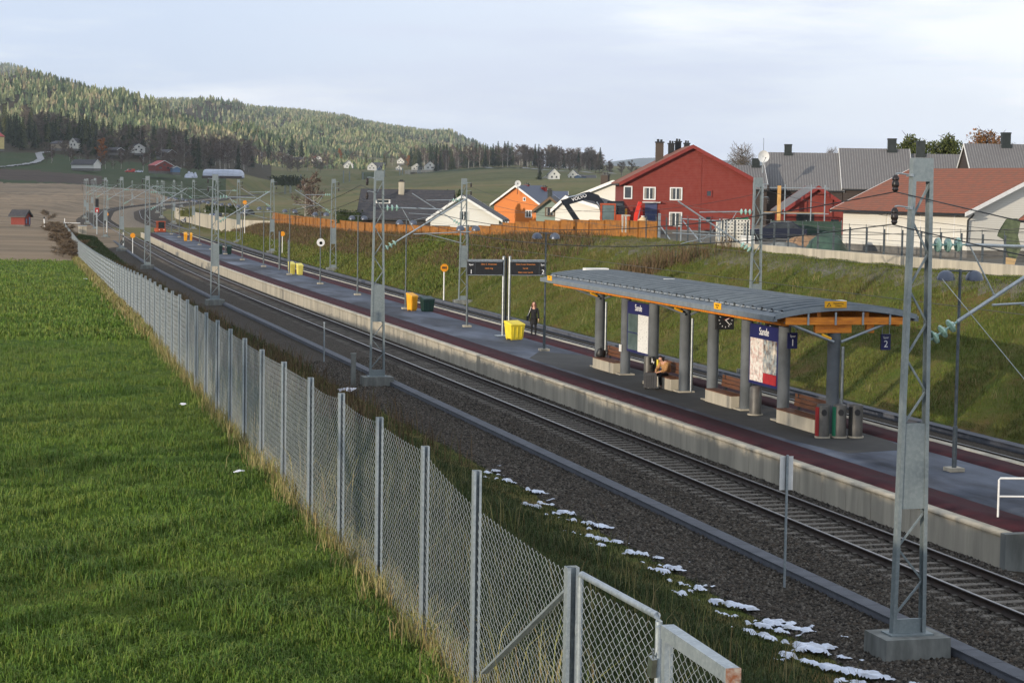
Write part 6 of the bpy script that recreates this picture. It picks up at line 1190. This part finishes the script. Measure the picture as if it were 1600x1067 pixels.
plate('arm', [(-.35, .3), (-.1, .3), (.05, 1.5), (.3, 2.5), (.05, 2.55), (-.25, 1.6)], .22, m_exc_r, -.3); plate('arm', [(.1, .3), (.35, .3), (.45, 1.4), (.35, 2.3), (.1, 2.2), (.15, 1.4)], .22, m_exc_r, .25); mb = MB(); mb.bx(-.5, .6, -.5, .5, .05, .75); mb.build('body', m_exc_r, t); mb = MB(); mb.tube([(-.05, -.1, .6), (.2, -.1, 2.1)], .05, 6); mb.build('hydraulic_ram', steel, t)
p = at(1004, 366, 147); t = thing('sand_heap', 'pale sandbag leaning at the end of the wooden fence', 'sandbag', (p.x, p.y, 4.7)); mb = MB(); mb.lathe((0, 0, 0), [(.45, 0), (.5, .5), (.4, 1.1), (.1, 1.35)], 12, .8); mb.build('sack', pm('pale_sack', srgb(206, 180, 140), srgb(184, 158, 120), 4), t, True); mb = MB(); mb.lathe((0, 0, 1.32), [(.1, 0), (.16, .1)], 8); mb.build('neck', white, t)
# loader on the platform tip
lx = float(xc(313)); t = thing('track_loader', 'orange loader with a black bucket standing beyond the platform tip', 'loader', (lx+5.3, 313, -.2), None, R(6)); q = MB()
q.bx(-.9, .9, .3, 3.6, .7, 1.7); q.build('body', m_exc_o, t); mb = MB()
for x, y in ((-.75, .6), (.75, .6), (-.75, 2.0), (.75, 2.0)): mb.bx(x-.07, x+.07, y-.07, y+.07, 1.7, 3.1)
mb.bx(-.9, .9, .45, 2.2, 3.1, 3.25); mb.build('cab_frame', m_exc_o, t); mb = MB(); mb.bx(-.7, .7, .55, 2.05, 1.72, 3.08); mb.build('cab_glass', m_pane, t); mb = MB(); mb.prism([(-1.2, -1.2, .1), (-1.2, -.1, .05), (-1.2, -.05, 1.0), (-1.2, -.5, 1.0)], (2.4, 0, 0)); mb.build('bucket', black, t)
for x in (-.7, .7):
    mb = MB(); mb.bar((x, -.1, .7), (x, 1.0, 1.5), .14, .2); mb.build('lift_arm', m_exc_o, t)
    for y in (.7, 2.9): mb = MB(); mb.prism([(x*1.35-.15, y+.5*math.cos(k*.4488), .52+.5*math.sin(k*.4488)) for k in range(14)], (.3, 0, 0)); mb.build('wheel', rubber, t)
t.scale = (.72,)*3
for x in (-.5, .5): mb = MB(); mb.lathe((x, .25, 1.35), [(.1, 0), (.1, .16)], 10); mb.build('headlight', white, t)
# yard goods
m_blk = pm('white_block', srgb(222, 220, 210), srgb(196, 194, 184), 5, .8); p0 = at(1150, 372, 126)
t = thing('block_stack', 'big stack of white perforated building blocks in the yard', 'block stack', (p0.x, p0.y, 4.6), None, VA); mb = MB(); mh = MB()
for i in range(8):
    for j in range(8):
        x, z = -.72+i*.205, .02+j*.205; mb.box((x, 0, z+.1), (.19, .8, .19)); mh.box((x+.0, -.402, z+.11), (.085, .006, .1))
mb.build('blocks', m_blk, t); mh.build('holes', black, t); mb = MB(); mb.box((-.75, .3, .8), (.5, 1.1, 1.55), .4); mb.build('side_blocks', m_blk, t); mb = MB(); mb.box((.35, -.05, 1.71), (.7, .6, .1), .05); mb.build('green_strap', pm('green_plastic', srgb(40, 120, 90)), t)
p = at(1168, 374, 121); t = thing('white_box', 'plain white crate in front of the block stack', 'crate', (p.x, p.y, 4.6), None, VA); mb = MB(); mb.box((0, 0, .36), (.75, .7, .68)); mb.build('body', white, t); mb = MB(); mb.box((0, 0, .72), (.8, .75, .05)); mb.build('lid', white, t)
m_tarp = pm('green_tarpaulin', srgb(58, 82, 68), srgb(42, 62, 52), 2, .5, 0, .5, 5); 
def heap(px, py, d, w, h, lab, mt, name='tarpaulin_heap'):
    p = at(px, py, d); t = thing(name, lab, 'heap', (p.x, p.y, 4.6), None, VA); n, m = 16, 7; mb = MB(); r = random.Random(int(px)); vs = [(0, 0, h)]
    for i in range(1, m+1):
        for k in range(n): a = 2*math.pi*k/n; f = i/m; q = w/2*f*(1+.14*math.sin(3*a+i)+r.uniform(-.05, .05)); vs.append((q*math.cos(a), q*.8*math.sin(a), max(-.1, h*(1-f**2.2)+r.uniform(-.05, .05))))
    mb.add(vs, [(0, 1+k, 1+(k+1) % n) for k in range(n)] + [(1+i*n+k, 1+(i+1)*n+k, 1+(i+1)*n+(k+1) % n, 1+i*n+(k+1) % n) for i in range(m-1) for k in range(n)]); mb.build('cover', mt, t, True); return t
heap(1293, 384, 116, 2.6, 1.15, 'dark green tarpaulin heap behind the railing by the white garage', m_tarp); heap(1262, 372, 124, 3.2, .8, 'heap of brown earth and rubble behind the railing', pm('earth_heap', srgb(146, 118, 92), srgb(116, 92, 70), 3, .95, 0, .6, 8), 'earth_heap'); heap(1225, 374, 122, 2.8, .35, 'grey pile of slabs and foil behind the railing', concrete_grey, 'slab_pile')
p = at(1255, 360, 138); t = thing('green_netting', 'long dark green netting screen in front of the red cabin', 'netting', (p.x, p.y, 4.6), None, VA); mb = MB(); mb.bx(-2.2, 2.6, 0, .04, .3, 1.45); mb.build('net', pm('green_net', srgb(46, 70, 58), srgb(36, 56, 46), 4), t)
for x in (-2.2, .2, 2.6): mb = MB(); mb.tube([(x, .06, 0), (x, .06, 1.5)], .03, 6); mb.build('stake', galv, t)
p = at(1578, 396, 93); t = thing('hanging_tarpaulin', 'ragged green tarpaulin hanging from the porch corner', 'tarpaulin', (p.x, p.y, 4.86), None, VA); mb = MB(); pts = [(-.2, 2.05), (.3, 2.08), (.45, 1.9), (.35, 1.3), (.5, .7), (.3, .2), (.1, .3), (.0, .25), (-.25, .7), (-.3, 1.1), (-.6, 1.25), (-.55, 1.5)]; mb.prism([(a, .05*math.sin(b*7), b) for a, b in pts], (0, .06, 0)); mb.build('sheet', pm('olive_tarpaulin', srgb(86, 96, 70), srgb(58, 68, 48), 4, .7, 0, .6, 5), t); mb = MB(); mb.prism([(-.25, -.03, .3), (.3, -.03, .22), (.22, -.03, -.05), (-.2, -.03, -.05)], (0, .03, 0)); mb.build('lining', pm('tan_lining', srgb(170, 144, 104)), t)
# steel frame gate at the yard entrance
t = thing('steel_barrier', 'grey tubular barrier with diagonal braces by the red house', 'barrier', (45.2, 121, 4.6)); 
for y in (-3.5, 0, 3.5): mb = MB(); mb.tube([(0, y, -.2), (0, y, 1.7)], .05, 7); mb.build('upright', galv, t, True)
mb = MB(); mb.tube([(0, -3.5, 1.55), (0, 3.5, 1.55)], .04, 7); mb.tube([(0, -3.5, .8), (0, 3.5, .8)], .025, 6); mb.build('rail', galv, t, True); mb = MB(); mb.tube([(-.1, 2.8, 1.4), (-.1, -2.2, -.5)], .045, 7); mb.tube([(0, -.6, .3), (0, -3.3, 1.3)], .03, 6); mb.build('brace', galv, t, True)
# bits on the left
t = thing('field_marker', 'slim white post standing on the stubble field', 'post', (float(at(70, 352, 300).x), float(at(70, 352, 300).y), .9)); mb = MB(); mb.tube([(0, 0, -.1), (-.1, 0, 1.55)], .1, 7); mb.build('pole', white, t, True); mb = MB(); mb.lathe((-.1, 0, 1.5), [(.12, 0), (.12, .2), (.05, .3)], 8); mb.build('cap', dark_metal, t)
p = at(116, 347, 300); t = thing('line_cabinet', 'pale grey relay cabinet beside the far mast, left of the bend', 'cabinet', (p.x+1.2, p.y, -.1)); mb = MB(); mb.bx(-.6, .6, -.3, .3, 0, 1.5); mb.build('body', concrete, t); mb = MB(); mb.bx(-.65, .65, -.35, .35, 1.5, 1.6); mb.build('roof', galv, t); mb = MB(); mb.bx(-.02, .02, -.32, -.301, .1, 1.4); mb.build('door_gap', dark_metal, t)
t = thing('steel_portal', 'white tubular frame beside the far masts at the fence corner', 'frame', (p.x-.4, p.y+2, .3)); mb = MB(); mb.tube([(-.9, 0, -.5), (-.9, 0, 2.2)], .06, 6); mb.build('upright', white, t); mb = MB(); mb.tube([(-.9, 0, 1.5), (1.4, 0, 1.5)], .06, 6); mb.build('crossbar', white, t)
def rag(px, py, z, d, w, lab):
    p = at(px, py, d); p = Vector((p.x, p.y, zg(p.x, p.y)+.06)); t = thing('litter_rag', lab, 'rag', tuple(p)); mb = MB(); r = random.Random(int(px)); mb.add([(0, 0, w*.35)] + [(w*(.5+.25*r.random())*math.cos(k*.7), w*(.35+.2*r.random())*math.sin(k*.7), r.uniform(0, w*.3)) for k in range(9)], [(0, 1+k, 1+(k+1) % 9) for k in range(9)]); mb.build('sheet', pm('white_rag', srgb(226, 226, 232), srgb(190, 190, 200), 8), t, True)
rag(543, 597, 0, 82, .55, 'white plastic rag lying beside the second mast'); rag(286, 630, 0, 40, .12, 'white litter scrap in the grass near the fence'); rag(133, 434, 0, 115, .22, 'white scrap in the grass at the far end of the fence'); rag(374, 718, 0, 28.5, .14, 'small white scrap at the foot of the mesh fence')
# snow patches at the toe of the left bank
V = []; F = []; step = .04
for seg, (ya, yb, uc, uw, thr) in enumerate([(29.2, 36.2, 14.9, 1.0, -.05), (34, 50.5, 14.8, .8, .3), (50.5, 58.5, 15.1, .5, .42)]):
    Yg, Xg = np.meshgrid(np.arange(ya, yb, step), np.arange(uc-uw*1.5, uc+uw*1.5, step), indexing='ij'); ce = uc + .25*np.sin(Yg*1.1)+.15*np.sin(Yg*2.7)
    val = 1 - ((Xg-ce)/uw)**2 + 1.3*wob(Xg, Yg, 1.9, 2) + 1.0*wob(Xg, Yg, 3.3, 5) + .2*wob(Xg, Yg, 11, 8) - 1.1; ok = val > thr; Z = zground(Xg.ravel(), Yg.ravel()).reshape(Xg.shape) + .05 + np.minimum(.085, .14*np.maximum(val-thr, 0)) + .016*wob(Xg, Yg, 9, 3); b = np.maximum(Z, -.36)
    idx = np.arange(Xg.size).reshape(Xg.shape); q = ok[:-1, :-1] & ok[1:, :-1] & ok[:-1, 1:] & ok[1:, 1:]; i = idx[:-1, :-1][q]; base = sum(len(v) for v in V); V.append(np.stack([Xg.ravel(), Yg.ravel(), b.ravel()], 1)); n1 = Xg.shape[1]; F.append(np.stack([i, i+n1, i+n1+1, i+1], 1)+base)
m_snow = pm('old_snow', srgb(212, 218, 230), srgb(182, 190, 206), 7, .6, 0, .5, 24, c3=srgb(150, 152, 156), sc3=3, bdist=.03)
V = np.concatenate(V); F = np.concatenate(F); ids, inv = np.unique(F, return_inverse=True); tag(npmesh('snow', V[ids], inv.reshape(F.shape), m_snow, smooth=True), 'ragged patches of old snow along the toe of the left bank', 'snow', kind='stuff')
# ------------------------------------------------------------------ people
def skin(name, chains, mat, parent, sub=2):
    """chains: list of point lists [(x,y,z,r)...]; first point of later chains may equal an existing one"""
    vs = []; es = []; rr = []; key = {}
    def vid(p):
        k = tuple(round(q, 4) for q in p[:3])
        if k not in key: key[k] = len(vs); vs.append(p[:3]); rr.append(p[3] if not isinstance(p[3], tuple) else p[3])
        return key[k]
    for ch in chains:
        ids = [vid(p) for p in ch]; es += list(zip(ids[:-1], ids[1:]))
    me = bpy.data.meshes.new(name); me.from_pydata(vs, es, []); o = bpy.data.objects.new(name, me); COL.objects.link(o)
    md = o.modifiers.new('skin', 'SKIN'); md.use_smooth_shade = True; o.modifiers.new('sub', 'SUBSURF').levels = sub; o.modifiers['sub'].render_levels = sub
    if not me.skin_vertices: 
        bpy.context.view_layer.objects.active = o
        me.attributes.new  # skin layer is made by the modifier below
    lay = me.skin_vertices[0].data
    for i, r in enumerate(rr): lay[i].radius = r if isinstance(r, tuple) else (r, r)
    lay[0].use_root = True
    me.materials.append(mat); o.parent = parent; return o
m_skin = pm('skin', srgb(206, 160, 136), srgb(192, 144, 122), 8, .55); m_coat = pm('black_coat', srgb(24, 24, 27), srgb(16, 16, 19), 8, .8, 0, .2, 30); m_leg = pm('black_leggings', srgb(26, 26, 30), srgb(20, 20, 24), 9, .8); m_hair = pm('auburn_hair', srgb(92, 46, 32), srgb(66, 32, 24), 18, .6, stretch=(4, 4, 1)); m_shoe = pm('dark_shoes', srgb(24, 22, 22), None, ro=.5)
def hand(x, y, z, s, dirv=(0, 0, -1)):
    """palm chain and five fingers as skin chains hanging from a wrist at x,y,z"""
    w = (x, y, z, .024); pl = (x+.002*s, y-.01, z-.05, (.032, .018)); out = [[w, pl]]
    for k, (dy, L_) in enumerate(((-.03, .062), (-.011, .072), (.009, .068), (.028, .054))): out.append([pl, (x+.004*s, y+dy-.006, z-.085, .0095), (x+.0, y+dy-.014, z-.085-L_*.55, .0085), (x-.008*s, y+dy-.022, z-.085-L_, .0075)])
    out.append([pl, (x-.004*s, y-.045, z-.058, .011), (x-.006*s, y-.058, z-.088, .0095)]); return out
def person_walk(x, y, z, rz):
    t = thing('person', 'walking person in a long black coat with auburn hair and a pale shoulder strap', 'person', (x, y, z), None, rz)
    head = [(0, 0, 1.30, .09), (0, -.01, 1.40, .055), (0, -.02, 1.45, .05), (0, -.03, 1.52, (.072, .085)), (0, -.025, 1.60, (.078, .09)), (0, -.015, 1.66, (.05, .06))]
    pel = (0, 0, .90, (.15, .105)); ch = [[pel, (0, 0, 1.02, (.125, .095)), (0, 0, 1.17, (.15, .10)), head[0]], head]
    for s, f in ((-1, 1), (1, -1)):
        ch.append([(0, 0, .90, (.15, .105)), (s*.09, 0, .82, .085), (s*.095, -.07*f-.02, .48, .055), (s*.095, -.06*f+.03, .28, .05), (s*.09, -.10*f+.02, .08, .036), (s*.1, -.10*f-.03, .04, .036), (s*.105, -.10*f-.13, .03, .026)])
        sh = (s*.165, .0, 1.30, .058); el = (s*.225, .03*f, 1.04, .042); wr = (s*.25, -.06+.03*f, .80, .026)
        ch.append([head[0], sh, el, wr]); ch += [[wr] + c[1:] for c in hand(s*.25, -.06+.03*f, .80, s)]
    skin('body', ch, m_skin, t)
    mb = MB()
    for s in (-1, 1): mb.lathe((s*.03, -.112, 1.575), [(.004, -.006), (.009, 0), (.004, .006)], 8)
    mb.build('eyes', black, t); mb = MB(); mb.prism([(-.01, -.112, 1.54), (.01, -.112, 1.54), (0, -.107, 1.575)], (0, -.018, 0)); mb.box((0, -.1, 1.512), (.04, .012, .01)); mb.build('nose_and_mouth', pm('lips', srgb(176, 112, 98)), t)
    # coat: flared shell over the body, open hem at mid-thigh, sleeves
    skin('coat', [[(0, 0, .98, (.155, .12)), (0, 0, 1.12, (.155, .118)), (0, 0, 1.27, (.165, .11)), (0, .005, 1.365, (.085, .075)), (0, .0, 1.40, (.075, .07))], [(0, 0, .98, (.155, .12)), (0, 0, .86, (.18, .14)), (0, 0, .70, (.20, .15)), (0, 0, .55, (.205, .155)), (0, 0, .52, (.2, .15))]] + [[(0, 0, 1.27, (.165, .11)), (s*.175, 0, 1.315, .072), (s*.235, .03*f, 1.04, .06), (s*.255, -.05+.03*f, .84, .048), (s*.257, -.055+.03*f, .82, .046)] for s, f in ((-1, 1), (1, -1))], m_coat, t)
    for s, f in ((-1, 1), (1, -1)):
        skin('trouser_leg', [[(s*.09, 0, .80, .095), (s*.095, -.07*f-.02, .48, .066), (s*.095, -.06*f+.03, .28, .06), (s*.09, -.10*f+.02, .09, .046)]], m_leg, t)
        skin('boot', [[(s*.09, -.10*f+.025, .16, .052), (s*.09, -.10*f+.02, .055, .05), (s*.1, -.10*f-.05, .045, .046), (s*.105, -.10*f-.15, .035, .034)]], m_shoe, t)
    skin('hair', [[(0, .03, 1.70, (.06, .06)), (0, .045, 1.63, (.10, .085)), (0, .06, 1.52, (.115, .075)), (0, .06, 1.40, (.12, .06)), (0, .055, 1.30, (.10, .045))], [(0, .045, 1.63, (.10, .085)), (-.088, -.01, 1.56, .035), (-.1, -.02, 1.44, .038), (-.1, -.03, 1.34, .03)], [(0, .045, 1.63, (.10, .085)), (.088, -.01, 1.56, .035), (.1, -.02, 1.44, .038), (.1, -.03, 1.34, .03)]], m_hair, t)
    bag = thing('shoulder_bag', 'dark shoulder bag with a pale strap carried by the walking person', 'bag', (x, y, z), None, rz); mb = MB(); mb.box((-.3, .02, .84), (.12, .3, .26)); mb.build('body', black, bag); mb = MB(); mb.tube([(-.3, -.1, .96), (-.2, -.1, 1.2), (-.14, -.02, 1.41), (-.17, .09, 1.3), (-.3, .12, .96)], .016, 6); mb.build('strap', pm('pale_strap', srgb(206, 200, 188)), bag, True)
    return t
person_walk(27.95, 98.5, PZ, -YAW-.1)
m_fur = pm('tan_jacket', srgb(186, 142, 92), srgb(138, 100, 62), 16, .9, 0, .8, 40, bdist=.02)
def person_sit(x, y, z, rz):
    t = thing('person', 'seated person in a tan fluffy jacket bending forward on the bench', 'person', (x, y, z), None, rz); hp = (0, .05, .52, (.16, .12))
    nk = (0, -.14, 1.0, .075); head = [nk, (0, -.20, 1.06, .052), (0, -.26, 1.10, (.072, .08)), (0, -.30, 1.14, (.078, .088)), (0, -.33, 1.17, (.055, .06))]
    ch = [[hp, (0, .03, .68, (.13, .1)), (0, -.05, .86, (.155, .105)), nk], head]
    for s in (-1, 1):
        kn = (s*.12, -.42, .52, .06); an = (s*.13, -.46+.1*s, .09, .038); ch.append([hp, (s*.1, -.08, .52, .085), kn, (s*.125, -.44+.05*s, .3, .052), an, (s*.135, -.52+.1*s, .05, .036), (s*.14, -.62+.1*s, .035, .028)])
        sh = (s*.17, -.11, .96, .058); el = (s*.24, -.22, .72, .042); wr = (s*.1, -.42, .64, .027); pl = (s*.06, -.46, .62, (.03, .02)); ch.append([nk, sh, el, wr, pl])
        for k in range(4): ch.append([pl, (s*(.035-.004*k), -.47-.018*k+.02, .605-.008*k, .0095), (s*(.008), -.475-.018*k+.02, .59-.008*k, .0085)])
        ch.append([pl, (s*.05, -.5, .645, .011), (s*.03, -.52, .65, .009)])
    skin('body', ch, m_skin, t)
    skin('jacket', [[(0, .05, .56, (.19, .15)), (0, .03, .70, (.185, .15)), (0, -.05, .87, (.2, .15)), (0, -.13, .99, (.12, .1)), (0, -.15, 1.02, (.09, .08))]] + [[(0, -.05, .87, (.2, .15)), (s*.19, -.11, .95, .085), (s*.26, -.22, .72, .072), (s*.13, -.39, .65, .055)] for s in (-1, 1)], m_fur, t)
    mb = MB()
    for s in (-1, 1): mb.lathe((s*.03, -.375, 1.105), [(.004, -.006), (.009, 0), (.004, .006)], 8)
    mb.build('eyes', black, t)
    skin('hair', [[(0, -.24, 1.20, (.07, .07)), (0, -.22, 1.16, (.092, .09)), (0, -.19, 1.08, (.098, .075)), (0, -.16, 1.0, (.1, .05))], [(0, -.24, 1.20, (.07, .07)), (0, -.32, 1.205, (.08, .045))]], pm('dark_hair', srgb(44, 30, 24), srgb(30, 22, 18), 18, .6), t)
    for s in (-1, 1):
        skin('trouser_leg', [[(s*.06, .02, .53, .11), (s*.1, -.12, .53, .098), (s*.12, -.42, .52, .074), (s*.125, -.44+.05*s, .3, .064), (s*.13, -.46+.1*s, .11, .052)]], m_leg, t)
        skin('shoe', [[(s*.13, -.45+.1*s, .07, .05), (s*.135, -.53+.1*s, .055, .048), (s*.14, -.66+.1*s, .04, .036)]], pm('white_trainers', srgb(210, 210, 208), srgb(60, 60, 62), 12, .5, lo=.5, hi=.6), t)
    return t
person_sit(25.58, 71.75, PZ-.03, -math.pi/2+.35)
t = thing('suitcase', 'dark grey upright suitcase standing in front of the seated person', 'suitcase', (24.75, 71.15, PZ), None, -.4); mb = MB(); mb.add([(a*.24, b*.13, c) for a, b, c in [(-1, -1, .06), (1, -1, .06), (1, 1, .06), (-1, 1, .06), (-1, -1, .55), (1, -1, .55), (1, 1, .55), (-1, 1, .55), (-.8, -.8, .62), (.8, -.8, .62), (.8, .8, .62), (-.8, .8, .62)]], [(3, 2, 1, 0), (0, 1, 5, 4), (1, 2, 6, 5), (2, 3, 7, 6), (3, 0, 4, 7), (4, 5, 9, 8), (5, 6, 10, 9), (6, 7, 11, 10), (7, 4, 8, 11), (8, 9, 10, 11)]); mb.build('shell', pm('grey_case', srgb(66, 66, 68), srgb(54, 54, 57), 6, .6, 0, .2, 20), t)
mb = MB()
for q in (-.12, -.04, .04, .12): mb.bx(q-.012, q+.012, -.139, -.128, .1, .52)
mb.build('ribs', dark_metal, t); mb = MB(); mb.tube([(-.08, 0, .61), (-.08, 0, .66), (.08, 0, .66), (.08, 0, .61)], .012, 6); mb.build('handle', black, t); mb = MB()
for a in (-.18, .18): mb.lathe((a, 0, 0), [(.03, 0), (.035, .03), (.03, .062)], 8)
mb.build('wheels', rubber, t)
# ------------------------------------------------------------------ air
m_hz = bpy.data.materials.new('haze_air'); m_hz.use_nodes = True; nt = m_hz.node_tree; nt.nodes.remove(nt.nodes['Principled BSDF']); v = nt.nodes.new('ShaderNodeVolumePrincipled')
v.inputs['Color'].default_value = (.86, .92, 1, 1); v.inputs['Density'].default_value = 5.5e-5; v.inputs['Anisotropy'].default_value = .2; nt.links.new(v.outputs[0], nt.nodes['Material Output'].inputs['Volume'])
mb = MB(); mb.bx(-9000, 11500, -300, 11800, -8, 420); tag(mb.build('haze', m_hz), 'thin blue air veiling the far hills', kind='stuff')
# ------------------------------------------------------------------ light
SUN_AZ, SUN_EL = R(-122), R(9)
sd = Vector((math.sin(SUN_AZ)*math.cos(SUN_EL), math.cos(SUN_AZ)*math.cos(SUN_EL), math.sin(SUN_EL)))
sl = bpy.data.lights.new('sun', 'SUN'); sl.energy = 4.4; sl.angle = R(.55); sl.color = (1, .87, .70)
so = bpy.data.objects.new('sun', sl); COL.objects.link(so); so.rotation_euler = sd.to_track_quat('Z', 'Y').to_euler(); so.location = (-40, -20, 60)
W = bpy.data.worlds.new('World'); S.world = W; W.use_nodes = True; nt = W.node_tree; L = nt.links.new
bg = nt.nodes['Background']; sky = nt.nodes.new('ShaderNodeTexSky'); sky.sky_type = 'NISHITA'; sky.sun_disc = False
sky.sun_elevation = SUN_EL; sky.sun_rotation = SUN_AZ; sky.air_density = 1.0; sky.dust_density = 1.2; sky.ozone_density = 1.5
tc = nd(nt, 'ShaderNodeTexCoord'); mp = nd(nt, 'ShaderNodeMapping'); mp.inputs['Scale'].default_value = (1.0, 1.0, 6.5); mp.inputs['Rotation'].default_value = (R(6), R(3), 0); mp.inputs['Location'].default_value = (.9, .35, .2); L(tc.outputs['Generated'], mp.inputs[0])
def cl(s, lo, hi, det=9, ro=.55):
    n = nd(nt, 'ShaderNodeTexNoise'); n.inputs['Scale'].default_value = s; n.inputs['Detail'].default_value = det; n.inputs['Roughness'].default_value = ro; L(mp.outputs[0], n.inputs['Vector'])
    r = nd(nt, 'ShaderNodeMapRange', interpolation_type='SMOOTHSTEP'); r.inputs[1].default_value = lo; r.inputs[2].default_value = hi; L(n.outputs['Fac'], r.inputs[0]); return r.outputs[0]
def mx(a, b, f):
    x = nd(nt, 'ShaderNodeMix', data_type='RGBA')
    for i, q in ((6, a), (7, b)):
        if isinstance(q, tuple): x.inputs[i].default_value = c4(q)
        else: L(q, x.inputs[i])
    if isinstance(f, float): x.inputs[0].default_value = f
    else: L(f, x.inputs[0])
    return x.outputs[2]
SK = 1.0
veil = mx(sky.outputs[0], (7.9, 9.2, 11.5), .88)
sp = nd(nt, 'ShaderNodeSeparateXYZ'); L(tc.outputs['Generated'], sp.inputs[0])
def bias(o, a, b, gain):
    r = nd(nt, 'ShaderNodeMapRange'); r.inputs[1].default_value = a; r.inputs[2].default_value = b; L(sp.outputs[0], r.inputs[0]); m = nd(nt, 'ShaderNodeMath', operation='MULTIPLY_ADD', use_clamp=True); m.inputs[1].default_value = gain; L(r.outputs[0], m.inputs[0]); L(o, m.inputs[2]); return m.outputs[0]
c = mx(veil, (11.5, 12.0, 12.6), bias(cl(2.3, .44, .64), .1, .55, .8))
c = mx(c, (7.9, 8.7, 10.4), cl(2.7, .52, .70))
L(c, bg.inputs['Color']); bg.inputs['Strength'].default_value = .096
vs = S.view_settings; vs.view_transform = 'Standard'; vs.look = 'None'; vs.exposure = 0; vs.gamma = 1; vs.use_curve_mapping = False
S.cycles.max_bounces = 6; S.cycles.transparent_max_bounces = 8; S.cycles.use_denoising = True
